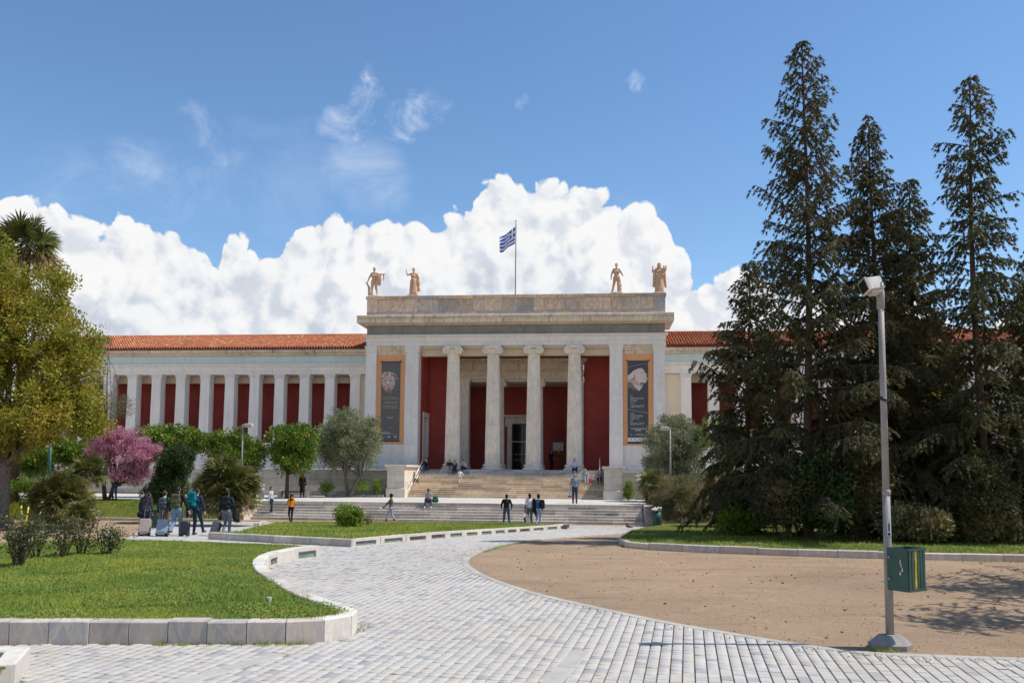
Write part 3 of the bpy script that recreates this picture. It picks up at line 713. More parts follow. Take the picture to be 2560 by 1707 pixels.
# --- columns
def fluted_ring(r, n=24, depth=.1, sub=4):
    out = []
    for k in range(n):
        for j in range(sub):
            a = 2 * pi * (k + j / sub) / n; d = sin(pi * j / sub) * depth * r if j else 0
            out.append(((r - d) * cos(a), (r - d) * sin(a)))
    return out
def shaft_mesh(h0, h1, H, r0, r1, depth0, depth1, rings=6):
    mb = MB(); vs = []; n = 96
    for i in range(rings + 1):
        z = h0 + (h1 - h0) * i / rings; tt = z / H; r = r0 + (r1 - r0) * (tt ** 1.4); dp = depth0 + (depth1 - depth0) * tt
        vs += [(x, y, z) for x, y in fluted_ring(r, depth=dp)]
    f = [(i * n + k, i * n + (k + 1) % n, (i + 1) * n + (k + 1) % n, (i + 1) * n + k) for i in range(rings) for k in range(n)]
    f += [tuple(range(n))[::-1], tuple(rings * n + k for k in range(n))]
    return mb.add(vs, f)
def volute(mb, cx, y0, y1, cz, R, sgn):
    """scroll seen from the front: stepped spiral relief on both ends of a bolster"""
    n = 20
    for (rr, e) in ((1.0, 0.0),):
        mb.add(*cyl_y(cx, cz, R, y0 + .05, y1 - .05, n))
    turns = 2.2; N_ = 44; w = R * .17
    for yf, yb in ((y0, y0 + .06), (y1 - .06, y1)):
        pts = []
        for i in range(N_ + 1):
            tt = i / N_; a = pi / 2 + sgn * 2 * pi * turns * tt; r = (R * .94) * (1 - tt) ** 1.0 + R * .12 * tt
            pts.append((cx + r * cos(a), cz + r * sin(a), r))
        for i in range(N_):
            (xa, za, ra), (xb, zb, rb) = pts[i], pts[i + 1]
            def inn(x, z, r, k): return (cx + (x - cx) * (1 - k / max(r, 1e-3)), cz + (z - cz) * (1 - k / max(r, 1e-3)))
            ka = min(w, ra * .5); (xc, zc), (xd, zd) = inn(xa, za, ra, ka), inn(xb, zb, rb, min(w, rb * .5))
            mb.add([(xa, yf, za), (xb, yf, zb), (xd, yf, zd), (xc, yf, zc), (xa, yb, za), (xb, yb, zb), (xd, yb, zd), (xc, yb, zc)],
                   [(0, 1, 2, 3), (7, 6, 5, 4), (0, 4, 5, 1), (1, 5, 6, 2), (2, 6, 7, 3), (3, 7, 4, 0)])
        mb.add(*cyl_y(cx, cz, R * .16, yf - .012, yb + .012, 10))
def cyl_y(cx, cz, R, y0, y1, n):
    v = [(cx + R * cos(2 * pi * k / n), y, cz + R * sin(2 * pi * k / n)) for y in (y0, y1) for k in range(n)]
    return v, [(k, (k + 1) % n, n + (k + 1) % n, n + k) for k in range(n)] + [tuple(range(n))[::-1], tuple(n + k for k in range(n))]
def ionic(x, y, H, r0, r1, mat, half_cap):
    c = empty('column', (x, y, 0), 0, mus)
    base = MB().lathe([(r0 * 1.36, 0), (r0 * 1.40, .03), (r0 * 1.42, .08), (r0 * 1.40, .13), (r0 * 1.30, .16), (r0 * 1.24, .17), (r0 * 1.16, .20), (r0 * 1.14, .25), (r0 * 1.22, .29), (r0 * 1.27, .30), (r0 * 1.30, .34), (r0 * 1.27, .39), (r0 * 1.14, .42), (r0 * 1.08, .46)], 40)
    base.build('column_base', mat, c, True)
    hb, hs = .44, H - .62
    cuts = [hb, hb + (hs - hb) * (.30 + .04 * sin(x * 3)), hb + (hs - hb) * (.66 + .03 * cos(x * 5)), hs]
    for a, b in zip(cuts[:-1], cuts[1:]):
        o = shaft_mesh(a + .002, b - .003, H, r0, r1, .12, .085).build('column_drum', mat, c, False)
    k = r1; cap = MB()
    cap.lathe([(k * 1.0, hs), (k * 1.06, hs + .05), (k * 1.04, hs + .10), (k * 1.2, hs + .17), (k * 1.34, hs + .26), (k * 1.25, hs + .32)], 32)
    R = half_cap * .40; zc = hs + .27 - .02
    for s_ in (-1, 1): volute(cap, s_ * (half_cap - R), -half_cap * .86, half_cap * .86, zc, R, -s_)
    cap.cbox(-half_cap + R, half_cap - R, -half_cap * .80, half_cap * .80, zc + R * .38, zc + R * .98, .02)
    cap.cbox(-half_cap * .82, half_cap * .82, -half_cap * .84, half_cap * .84, zc + R * 1.0, H - .002, .025)
    for q in range(7): cap.sphere((-.27 + .09 * q, -half_cap * .83, zc + R * .15), (.036, .05, .06), 6, 5)
    cap.build('capital', mat, c)
    return c
for x in (-4.77, -1.6, 1.6, 4.77): ionic(x, 0, 9.70, .60, .455, M['marble_col'], .80)
# --- pilasters (antae) of the porch front
def anta(x0, x1, y0, y1, H, mat, name='pilaster', base=True, zb=0., capw=.10, caph=.62, taper=.03):
    r = empty(name, (0, 0, 0), 0, mus)
    cx, hw = (x0 + x1) / 2, (x1 - x0) / 2
    zs = zb
    if base:
        MB().cbox(x0 - .10, x1 + .10, y0 - .10, y1, zb, zb + .20, .02).cbox(x0 - .06, x1 + .06, y0 - .06, y1, zb + .203, zb + .34, .03).build('pilaster_base', mat, r); zs = zb + .342
    zt = H - caph
    def fr(xa, xb, ya, z0, xc, xd, yc, z1): return ([(xa, ya, z0), (xb, ya, z0), (xb, y1, z0), (xa, y1, z0), (xc, yc, z1), (xd, yc, z1), (xd, y1, z1), (xc, y1, z1)], [(3, 2, 1, 0), (4, 5, 6, 7), (0, 1, 5, 4), (1, 2, 6, 5), (2, 3, 7, 6), (3, 0, 4, 7)])
    split = zs + (zt - zs) * .175 if base else zs
    def at(z): k = taper * (z - zs) / (zt - zs); return x0 + k, x1 - k, y0 + k
    cuts = [zs] + ([split] if base else []) + [zt]
    for a, b in zip(cuts[:-1], cuts[1:]):
        xa, xb, ya = at(a); xc, xd, yc = at(b); MB().add(*fr(xa, xb, ya, a + .001, xc, xd, yc, b - .002)).build('pilaster_shaft', mat, r)
    xa, xb, ya = at(zt); m = MB()
    st = [(0, 0, .05), (.02, .05, .22), (.03, .22, .34), (capw * .65, .34, .48), (capw, .48, caph - .004)]
    for d, h0, h1 in st: m.cbox(xa - d, xb + d, ya - d, y1, zt + h0 * caph / .62 + .001, zt + min(h1 * caph / .62, caph - .004), .008)
    m.build('pilaster_capital', mat, r)
    return r
for (x0, x1) in ((-11.78, -10.90), (-8.58, -7.48), (7.46, 8.50), (10.80, 11.72)): anta(x0, x1, -.42, .6, 9.70, M['marble'])
# walls between the pilasters with the orange panel that carries the banner
for (x0, x1, pz0) in ((-10.90, -8.58, 1.93), (8.50, 10.80, 1.93)):
    m = MB(); m.cbox(x0 - .1, x1 + .1, -.30, .5, 0, .30, .02); part(m, 'wall_plinth', M['marble'])
    w = (x1 - x0) / 2
    for q in range(2): part(MB().cbox(x0 + w * q, x0 + w * q + w - .006, -.12 + .004 * q, .5, .30, 1.93, .006), 'wall_slab', M['marble'])
    part(MB().box(x0, x1, -.10, .5, 1.933, 9.02), 'orange_panel', M['orange'])
    part(MB().cbox(x0, x1, -.11, .5, 9.024, 9.32, .01).cbox(x0, x1, -.20, .5, 9.322, 9.50, .02).cbox(x0, x1, -.30, .5, 9.502, 9.695, .03), 'wall_moulding', M['cornice'])
# --- entablature
part(MB().cbox(-11.74, 11.74, -.46, .62, 9.70, 10.02, .008), 'architrave', M['marble'])
part(MB().cbox(-11.76, 11.76, -.50, .62, 10.022, 10.36, .008), 'architrave', M['marble'])
part(MB().cbox(-11.84, 11.84, -.58, .62, 10.363, 10.45, .02).cbox(-11.92, 11.92, -.66, .62, 10.452, 10.56, .02), 'architrave_moulding', M['marble'])
x = -11.70
for w in (2.2, 1.9, 2.4, 2.1, 1.8, 2.3, 2.0, 2.2, 1.9, 2.0, 2.6):
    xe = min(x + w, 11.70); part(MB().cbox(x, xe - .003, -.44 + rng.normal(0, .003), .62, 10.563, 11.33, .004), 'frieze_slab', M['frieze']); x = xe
x = -12.36
part(MB().cbox(-11.86, 11.86, -.62, 3.4, 11.333, 11.43, .02), 'bed_moulding', M['cornice'])
for w in (1.7, 2.2, 1.5, 2.4, 2.0, 1.6, 2.3, 1.9, 2.2, 1.8, 2.0, 1.6, 2.4):
    xe = min(x + w, 12.36)
    if xe > x: part(MB().cbox(x, xe - .004, -1.10, 3.4, 11.433, 11.80 + rng.normal(0, .003), .02).cbox(x - .0, xe - .004, -1.22, 3.4, 11.81, 12.05 + rng.normal(0, .006), .04), 'cornice_block', M['cornice'])
    x = xe
# parapet: plinth, panels between piers, coping
part(MB().cbox(-11.74, 11.74, -.52, 3.2, 12.06, 12.40, .01), 'parapet_plinth', M['parapet'])
piers = [(-11.74, -10.90), (-8.55, -7.65), (7.60, 8.45), (10.90, 11.74)]
for a, b in piers: part(MB().cbox(a, b, -.50, .5, 12.403, 13.42, .008), 'parapet_pier', M['parapet'])
for a, b in ((-10.90, -8.55), (-7.65, 7.60), (8.45, 10.90)):
    x = a
    while x < b - .01:
        w = rng.uniform(.75, 1.75); xe = b if b - x - w < .5 else x + w
        part(MB().cbox(x, xe - .004, -.44 + rng.normal(0, .005), .3, 12.403, 13.42, .006), 'parapet_slab', M['parapet']); x = xe
x = -11.82
while x < 11.8:
    xe = min(11.82, x + rng.uniform(1.6, 2.6)); xe = 11.82 if 11.82 - xe < .6 else xe
    part(MB().cbox(x, xe - .004, -.58, .6, 13.423, 13.68 + rng.normal(0, .004), .015), 'parapet_coping', M['parapet']); x = xe
part(MB().box(-11.7, 11.7, .31, 12, 11.34, 12.9), 'porch_roof', M['cornice'])
part(MB().box(11.3, 11.7, -.36, 8, 12.42, 13.4), 'parapet_side', M['parapet'])
part(MB().box(-11.7, -11.3, -.36, 8, 12.42, 13.4), 'parapet_side', M['parapet'])
for s_ in (-1, 1): part(MB().box(min(s_ * 11.0, s_ * 11.66), max(s_ * 11.0, s_ * 11.66), .62, 12, -.5, 11.32), 'side_wall', M['whiteplaster'])
# --- porch interior
part(MB().box(-7.46, 7.46, .63, 4.4, 9.55, 9.69), 'porch_ceiling', M['greybeam'])
part(MB().box(-7.5, 7.46, .64, 1.2, 9.02, 9.54), 'porch_beam', M['greybeam'])
for s_ in (-1, 1):
    xa, xb = (-7.9, -7.46) if s_ < 0 else (7.46, 7.9)
    if s_ < 0:
        part(MB().box(xa, xb, .61, 1.5, 0, 9.5).box(xa, xb, 3.6, 4.4, 0, 9.5).box(xa, xb, 1.5, 3.6, 4.3, 9.5), 'porch_side_wall', M['redwall'])
        part(MB().box(xa + .02, xb + .06, 1.36, 1.62, 0, 4.4).box(xa + .02, xb + .06, 3.48, 3.72, 0, 4.4).box(xa + .02, xb + .08, 1.30, 3.78, 4.2, 4.6), 'side_door_frame', M['marble'])
        part(MB().box(xa - .1, xa + .1, 1.6, 3.5, 0, 4.3), 'side_door', M['greypaint'])
    else: part(MB().box(xa, xb, .61, 4.4, 0, 9.5), 'porch_side_wall', M['redwall'])
    a, b = sorted((s_ * 5.42, s_ * 7.46)); part(MB().box(a, b, 4.15, 4.6, 0, 9.53), 'porch_back_wall', M['redwall'])
part(MB().box(-5.42, 5.42, 4.15, 4.6, 9.20, 9.53), 'porch_back_wall', M['redwall'])
# inner order
for x in (-1.63, 1.63): ionic(x, 4.45, 7.50, .46, .37, M['marble_col'], .62)
for (x0, x1) in ((-5.42, -4.12), (4.12, 5.42)): anta(x0, x1, 3.95, 4.9, 7.50, M['marble_col'], 'inner_pilaster', capw=.12)
ie = MB(); 
for d, z0, z1 in ((0, 7.50, 7.78), (.04, 7.783, 8.10), (.12, 8.103, 8.22), (0, 8.223, 8.80), (.08, 8.803, 8.90), (.26, 8.903, 9.06), (.34, 9.063, 9.20)): ie.cbox(-5.38 - d, 5.38 + d, 3.92 - d, 4.9, z0, z1 - .002, .01)
part(ie, 'inner_entablature', M['cornice'])
# vestibule behind the inner columns
part(MB().box(-5.0, 5.0, 9.0, 9.3, 0, 7.6), 'vestibule_wall', M['redwall']) if False else None
DX0, DX1, DH = -1.0, 1.0, 4.05
part(MB().box(-5.4, DX0 - .45, 9.0, 9.4, 0, 7.6).box(DX1 + .45, 5.4, 9.0, 9.4, 0, 7.6).box(DX0 - .45, DX1 + .45, 9.0, 9.4, DH + .45, 7.6), 'vestibule_back_wall', M['redwall'])
for s_ in (-1, 1): a, b = sorted((s_ * 4.9, s_ * 5.3)); part(MB().box(a, b, 4.91, 9.0, 0, 7.45), 'vestibule_side_wall', M['redwall'])
part(MB().box(-5.3, 5.3, 4.91, 9.0, 7.35, 7.49), 'vestibule_ceiling', M['greybeam'])
part(MB().cbox(DX0 - .42, DX0, 8.86, 9.3, 0, DH, .02).cbox(DX1, DX1 + .42, 8.86, 9.3, 0, DH, .02).cbox(DX0 - .42, DX1 + .42, 8.85, 9.3, DH + .002, DH + .42, .02)
     .cbox(DX0 - .55, DX1 + .55, 8.80, 9.3, DH + .423, DH + .60, .02).cbox(DX0 - .72, DX1 + .72, 8.55, 9.3, DH + .603, DH + .78, .04)
     .cbox(DX0 - .62, DX0 - .42, 8.72, 9.2, DH - .25, DH + .60, .03).cbox(DX1 + .42, DX1 + .62, 8.72, 9.2, DH - .25, DH + .60, .03), 'door_frame', M['marble_col'])
dr = empty('entrance_door', (0, 0, 0), 0, mus)
MB().box(DX0, DX1, 9.22, 9.28, 0, DH).build('door_glass', M['glass'], dr)
for x in (DX0 + .05, -.02, .45, DX1 - .09): MB().box(x, x + .06, 9.14, 9.215, 0, DH).build('door_stile', M['black'], dr)
for z in (.02, 2.45, DH - .08): MB().box(DX0, DX1, 9.13, 9.212, z, z + .06).build('door_rail', M['steel'] if z == 2.45 else M['black'], dr)
for z in (.85, 1.35):
    for x in (-.75, -.35, .12, .6): MB().box(x, x + .24, 9.10, 9.12, z, z + .05).build('door_sticker', M['whitepaint'], dr)
part(MB().box(2.62, 3.55, 8.93, 8.985, 1.70, 2.45), 'notice_board', M['whitepaint'])
part(MB().box(2.55, 2.615, 8.91, 8.985, 1.62, 2.52).box(3.555, 3.62, 8.91, 8.985, 1.62, 2.52).box(2.55, 3.62, 8.91, 8.985, 2.455, 2.52).box(2.55, 3.62, 8.91, 8.985, 1.62, 1.695), 'notice_frame', M['black'])
# --- wings
WY = 3.5
t = NT('roof_tile'); v = pos(t); r = island(t); rp = t.n('ValToRGB'); e = rp.color_ramp.elements
e[0].color = (.50, .155, .075, 1); e[1].color = (.58, .235, .12, 1)
for p, c in ((.3, (.46, .135, .065, 1)), (.55, (.56, .20, .095, 1)), (.78, (.42, .15, .08, 1)), (.9, (.60, .38, .19, 1))): k = e.new(p); k.color = c
t.l(r, rp.inputs[0]); c = t.mix(t.math('MULTIPLY', t.rmp(t.noise(v, .5, 5, .65), .5, .72), .5), rp.outputs[0], (.17, .085, .05, 1))
c = t.mix(t.math('MULTIPLY', t.rmp(t.noise(v, 6, 4, .6), .6, .75), .5), c, (.58, .40, .22, 1))
M['tile'] = t.finish(c, .85, .2, t.bump(t.noise(v, 18, 4, .6), .2, .02))
M['tile_end'] = m_plain('dark_antefix', (.19, .055, .035, 1), .85, .2, .3, 3.)
def wing(sg):
    w0, w1 = 11.68, 44.0
    def bx(a, b): return (a, b) if sg > 0 else (-b, -a)
    X0, X1 = bx(w0, w1)
    W = empty('wing', (0, 0, 0), 0, mus)
    MB().box(X0, X1, WY - .25, WY + 4, -.6, 1.75).build('wing_base', M['whiteplaster'], W)
    MB().cbox(X0, X1, WY - .40, WY + 1, 1.752, 2.1, .02).build('wing_plinth', M['marble'], W)
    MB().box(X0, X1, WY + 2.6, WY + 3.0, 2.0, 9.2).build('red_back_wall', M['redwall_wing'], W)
    MB().box(X0, X1, WY + .96, WY + 1.4, 7.25, 7.75).box(X0, X1, WY + .9, WY + 2.7, 7.76, 7.84).build('stoa_beam', M['greybeam'], W)
    a, b = bx(w0, 13.23); MB().box(a, b, WY - .02, WY + .4, 1.9, 7.85).build('cream_wall', M['cream'], W)
    n = 14
    for k in range(n):
        cx = sg * (13.62 + 2.18 * k); r = empty('stoa_pillar', (cx, WY, 0), 0, mus)
        r.parent = W
        MB().cbox(-.47, .47, -.50, .48, 2.1, 2.32, .02).build('pillar_base', M['marble'], r) 
        MB().add([(-.43, -.45, 2.322), (.43, -.45, 2.322), (.43, .43, 2.322), (-.43, .43, 2.322), (-.40, -.42, 7.5), (.40, -.42, 7.5), (.40, .40, 7.5), (-.40, .40, 7.5)],
                 [(3, 2, 1, 0), (4, 5, 6, 7), (0, 1, 5, 4), (1, 2, 6, 5), (2, 3, 7, 6), (3, 0, 4, 7)]).build('pillar_shaft', M['whiteplaster'], r)
        MB().cbox(-.42, .42, -.44, .42, 7.502, 7.60, .01).cbox(-.46, .46, -.48, .45, 7.603, 7.74, .02).cbox(-.51, .51, -.53, .47, 7.743, 7.87, .02).build('pillar_capital', M['marble'], r)
    MB().cbox(X0, X1, WY - .44, WY + .9, 7.873, 8.14, .008).cbox(X0, X1, WY - .48, WY + .9, 8.143, 8.46, .008).build('architrave', M['whiteplaster'], W)
    MB().cbox(X0, X1, WY - .55, WY + .9, 8.463, 8.60, .02).cbox(X0, X1, WY - .62, WY + .9, 8.603, 8.74, .02).build('architrave_moulding', M['marble'], W)
    MB().box(X0, X1, WY - .42, WY + .9, 8.743, 9.46).build('blue_frieze', M['bluefrieze'], W)
    x = X0
    while x < X1 - .01:
        xe = min(X1, x + 1.8); MB().cbox(x, xe - .004, WY - .80, WY + .9, 9.463, 9.62, .01).cbox(x, xe - .004, WY - .95, WY + .9, 9.63, 9.92 + rng.normal(0, .004), .03).build('cornice_block', M['cornice'], W); x = xe
    # tiled roof: pan sheet, rows of round cover tiles, antefixes along the eaves
    R_ = empty('roof', (0, 0, 0), 0, mus); R_.parent = W
    y0, z0, y1, z1 = WY - 1.0, 9.96, WY + 5.4, 12.05; sl = np.array([y1 - y0, z1 - z0]); Ls = np.linalg.norm(sl); sl = sl / Ls; nm = np.array([-sl[1], sl[0]])
    MB().add([(X0, y0, z0), (X1, y0, z0), (X1, y1, z1), (X0, y1, z1), (X0, y1 + 6, z0), (X1, y1 + 6, z0)], [(0, 1, 2, 3), (3, 2, 5, 4), (0, 4, 5, 1)]).build('roof_deck', M['tile_end'], R_)
    tw, tl = .235, .36; nt = int((w1 - w0) / tw); nr = int(Ls / tl) + 1; seg = 5
    cx = (X0 if sg < 0 else X0) + tw * (np.arange(nt) + .5); I, J = np.meshgrid(np.arange(nt), np.arange(nr), indexing='ij'); I, J = I.ravel(), J.ravel()
    ang = np.linspace(0, pi, seg + 1)
    def tiles(xc, up, rad, lift, ends):
        N_ = len(xc); s0 = J * tl - .02; s1 = np.minimum(s0 + tl + .05, Ls)
        ph = np.linspace(0, pi, seg + 1); V = []
        jit = rng.normal(0, .008, N_)
        for s_, ra, li in ((s0, rad[0], lift[0]), (s1, rad[1], lift[1])):
            off = np.cos(ph)[None] * ra; hh = (np.sin(ph)[None] * ra if up else -np.sin(ph)[None] * ra * .5) + li
            X = (xc + jit)[:, None] + off; Yv = y0 + s_[:, None] * sl[0] + hh * nm[0]; Z = z0 + s_[:, None] * sl[1] + hh * nm[1]
            V.append(np.stack([X, Yv, Z], -1))
        V = np.concatenate(V, 1).reshape(-1, 3); k = seg + 1
        f = [(i + 1, i, k + i, k + i + 1) for i in range(seg)]
        if up: f += [(0, 1, 2, 2 + 0)] if False else []
        F_ = (np.array(f)[None] + (np.arange(N_) * 2 * k)[:, None, None]).reshape(-1, 4)
        return V, F_
    V1, F1 = tiles(cx[I], True, (.092, .075), (.075, .05), True)
    V2, F2 = tiles(cx[I] + tw / 2, False, (.11, .10), (.075, .06), False)
    o = put('roof_tiles', np_mesh('roof_tiles', np.concatenate([V1, V2]), np.concatenate([F1, F2 + len(V1)]), M['tile']), R_); o['kind'] = 'stuff'
    m = MB()
    for x in cx: m.prism([(x - .085, z0 - .06), (x + .085, z0 - .06), (x + .095, z0 + .10), (x + .05, z0 + .19), (x, z0 + .215), (x - .05, z0 + .19), (x - .095, z0 + .10)], y0 - .05, y0 - .01, axis='y')
    o = m.build('antefixes', M['tile_end'], R_); o['kind'] = 'stuff'
    m = MB(); xr = X0
    while xr < X1: m.tube([(xr, y1, z1 + .05), (min(xr + .42, X1), y1, z1 + .06)], [.12, .105], 8); xr += .40
    o = m.build('ridge_tiles', M['tile'], R_); o['kind'] = 'stuff'
wing(-1); wing(1)
# ================================================================ VEGETATION
def unit(v): return v / np.maximum(np.linalg.norm(v, axis=-1, keepdims=True), 1e-9)
def rdir(n): return unit(rng.normal(size=(n, 3)))
def leaf_quads(P, axis, size, aspect, fold=0.0):
    """rhombic leaves: base P, along axis; random roll about the axis"""
    n = len(P); size = np.broadcast_to(size, (n,))[:, None]
    side = unit(np.cross(axis, rdir(n))); w = size * np.broadcast_to(aspect, (n,))[:, None] * .5
    mid = P + axis * size * .45
    V = np.stack([P, mid + side * w, P + axis * size, mid - side * w], 1).reshape(-1, 3)
    return V
def quads(n): return np.arange(n * 4, dtype=np.int32).reshape(-1, 4)
def leaf_mesh(name, Vs, mat):
    V = np.concatenate(Vs) if isinstance(Vs, list) else Vs
    return np_mesh(name, V, quads(len(V) // 4), mat)
def ell_points(ells, n, shell=.45):
    """points inside a union of ellipsoids, denser near the skin; ells: (centre, radii)"""
    vol = np.array([r[0] * r[1] * r[2] for _, r in ells]) ** .8; k = rng.choice(len(ells), n, p=vol / vol.sum())
    C_ = np.array([e[0] for e in ells])[k]; R_ = np.array([e[1] for e in ells])[k]
    d = rdir(n); u = rng.random((n, 1)) ** shell
    return C_ + d * R_ * u, d
def clump_leaves(centres, dirs, rad, per, size, aspect, up=.25, droop=0., flat=1.0):
    n = len(centres) * per; d = rdir(n); d[:, 2] = d[:, 2] * flat + up * .3
    R_ = np.repeat(np.broadcast_to(rad, (len(centres),)), per)[:, None]
    P = np.repeat(centres, per, 0) + d * R_ * rng.random((n, 1)) ** .5
    ax = unit(d + .9 * rdir(n) + np.array([0, 0, up - droop]))
    return leaf_quads(P, ax, size * rng.uniform(.6, 1.25, n), aspect)
def limb(mb, a, b, r0, r1, sag=.1, n=5, sides=6):
    a, b = np.array(a, float), np.array(b, float); L_ = np.linalg.norm(b - a); j = rng.normal(0, .05 * L_, 3)
    pts = []; 
    for i in range(n + 1):
        t_ = i / n; p = a * (1 - t_) + b * t_ + j * sin(pi * t_); p[2] += sag * L_ * sin(pi * t_); pts.append(p)
    mb.tube(pts, [r0 + (r1 - r0) * i / n for i in range(n + 1)], sides)
    return pts
LEAF = dict(
    camphor=m_leaf('leaf_camphor', (.30, .29, .035, 1), (.17, .22, .03, 1), (.38, .31, .04, 1), .4, .45, .45),
    orange=m_leaf('leaf_orange_tree', (0.136, 0.224, 0.029, 1), (0.056, 0.120, 0.019, 1), (0.192, 0.272, 0.032, 1), .3, .35, .9),
    olive=m_leaf('leaf_olive', (0.240, 0.264, 0.136, 1), (0.136, 0.160, 0.080, 1), (0.304, 0.320, 0.176, 1), .2, .55, .8),
    judas=m_leaf('blossom_judas', (.62, .26, .37, 1), (.46, .17, .26, 1), (.68, .36, .45, 1), .4, .6, .9),
    dark=m_leaf('leaf_dark_laurel', (.055, .095, .032, 1), (.032, .062, .022, 1), (.075, .115, .036, 1), .25, .5, .6, .1),
    conifer=m_leaf('needle_conifer', (.088, .100, .038, 1), (.048, .062, .023, 1), (.145, .122, .05, 1), .25, .6, .8),
    conifer2=m_leaf('needle_conifer_olive', (.10, .115, .042, 1), (.055, .072, .026, 1), (.145, .13, .05, 1), .25, .6, .8),
    palm=m_leaf('leaf_fan_palm', (0.120, 0.152, 0.038, 1), (0.072, 0.096, 0.029, 1), (0.208, 0.200, 0.056, 1), .2, .4, 1.2, .4),
    palmdry=m_leaf('leaf_fan_palm_dry', (0.384, 0.272, 0.128, 1), (0.256, 0.176, 0.080, 1), (0.448, 0.320, 0.160, 1), .2, .6, 1.),
    rose=m_leaf('leaf_rose', (.075, .125, .036, 1), (.042, .08, .026, 1), (.11, .12, .04, 1), .25, .4, 1.6),
    yellowgreen=m_leaf('leaf_yellow_green', (0.352, 0.384, 0.032, 1), (0.208, 0.272, 0.029, 1), (0.480, 0.448, 0.040, 1), .45, .5, .6),
    shrub=m_leaf('leaf_tangled_shrub', (0.208, 0.200, 0.080, 1), (0.128, 0.128, 0.051, 1), (0.304, 0.256, 0.120, 1), .2, .6, 1.2),
    sage=m_leaf('leaf_sage_shrub', (0.160, 0.176, 0.072, 1), (0.096, 0.120, 0.048, 1), (0.208, 0.208, 0.096, 1), .25, .6, 1.5),
    pine=m_leaf('needle_pine', (0.120, 0.136, 0.056, 1), (0.072, 0.088, 0.032, 1), (0.176, 0.176, 0.080, 1), .2, .6, .8),
    lightgreen=m_leaf('leaf_light_green', (0.240, 0.336, 0.048, 1), (0.128, 0.208, 0.032, 1), (0.320, 0.400, 0.064, 1), .4, .45, .8))
M['fruit'] = m_plain('orange_fruit', (.75, .25, .02, 1), .5, .4, .1)
def pxe(cx, cy, rx, ry, Y, depth=None, dY=0.):
    """ellipsoid from its outline on the 2352 px print and its distance"""
    c = AT(cx * D, cy * D, Y + dY); s = D * (Y + dY) / FPX
    return (c, (rx * s, depth if depth else max(rx, ry) * s, ry * s))
def ground_under(p): return float(zg(p[1]))
def broadleaf(name, label, cat, base, ells, leaf, n_clump, per, rad, size, aspect, trunk_r, bark, stems=1, up=.25, droop=0., shell=.45, limbs=26, flat=1.0, group=None, fruit=0, trunk_top=.35, lean=(0, 0)):
    base = np.array(base, float); root = tag(empty(name, base), label, cat, group)
    C_ = np.array([e[0] for e in ells]); zc = C_[:, 2].mean() - base[2]
    cen, d = ell_points(ells, n_clump, shell); cen = cen - base
    mb = MB(); fork = np.array([lean[0], lean[1], max(.25, zc * trunk_top)])
    for s_ in range(stems):
        off = np.array([rng.normal(0, .12), rng.normal(0, .1), 0]) * (s_ > 0); f2 = fork + (np.array([rng.normal(0, .35), rng.normal(0, .2), rng.normal(0, .2)]) if stems > 1 else 0)
        limb(mb, off + (0, 0, -.15), f2, trunk_r * 1.15, trunk_r * .8, .0, 5, 9)
        for k in range(limbs // stems):
            tgt = cen[rng.integers(len(cen))]; a = f2 - np.array([0, 0, rng.uniform(0, .2) * fork[2]])
            pts = limb(mb, a, a + (tgt - a) * .92, trunk_r * rng.uniform(.3, .6), trunk_r * .07, .06, 5, 5)
    mb.build('trunk', bark, root, True)
    V = clump_leaves(cen, d, rad * rng.uniform(.7, 1.3, len(cen)), per, size, aspect, up, droop, flat)
    o = put('crown', leaf_mesh('crown', V, leaf), root)
    if fruit:
        m = MB(); P, _ = ell_points(ells, fruit, .15)
        for p in P: m.sphere(p - base, .055, 6, 4)
        q = m.build('fruit', M['fruit'], root, True); q['kind'] = 'stuff'
    return root

# ---- big yellow-green tree at the left edge
Yb = 38.0
ells = [pxe(*e, Yb, dp, dY) for e, dp, dY in (((-10, 655, 55, 110), 2.0, 0), ((105, 695, 72, 68), 2.0, .5), ((60, 790, 130, 120), 2.8, 0), ((165, 840, 55, 90), 2.0, -.5), ((180, 940, 60, 70), 2.0, 0),
    ((95, 950, 120, 85), 2.6, -1.), ((-60, 880, 110, 170), 2.6, 0), ((-60, 680, 110, 150), 2.4, 0), ((150, 645, 40, 30), 1.2, .5), ((212, 800, 20, 44), .9, 0), ((215, 975, 34, 34), 1., 0), ((30, 1010, 60, 36), 1.6, 0))]
p = AT(6 * D, 1100 * D, Yb); 
broadleaf('camphor_tree', 'large yellow-green broadleaf tree filling the left edge', 'tree', (p[0], Yb, ground_under(p) - .05), ells, LEAF['camphor'], 800, 120, .44, .14, .6, .27, M['bark_grey'], up=.2, shell=.42, limbs=40, trunk_top=.45)
# ---- dull pine between the big tree and the wing
ells = [pxe(*e, 52, 1.2) for e in ((268, 925, 30, 22), (245, 950, 45, 25), (285, 945, 22, 14), (225, 760, 16, 22), (232, 795, 20, 25), (228, 900, 25, 40))]
p = AT(245 * D, 1100 * D, 52)
broadleaf('pine_tree', 'dull green pine peeping out behind the yellow-green tree', 'tree', (p[0], 52, .4), ells, LEAF['pine'], 90, 70, .32, .16, .14, .12, M['bark'], up=.3, limbs=20)
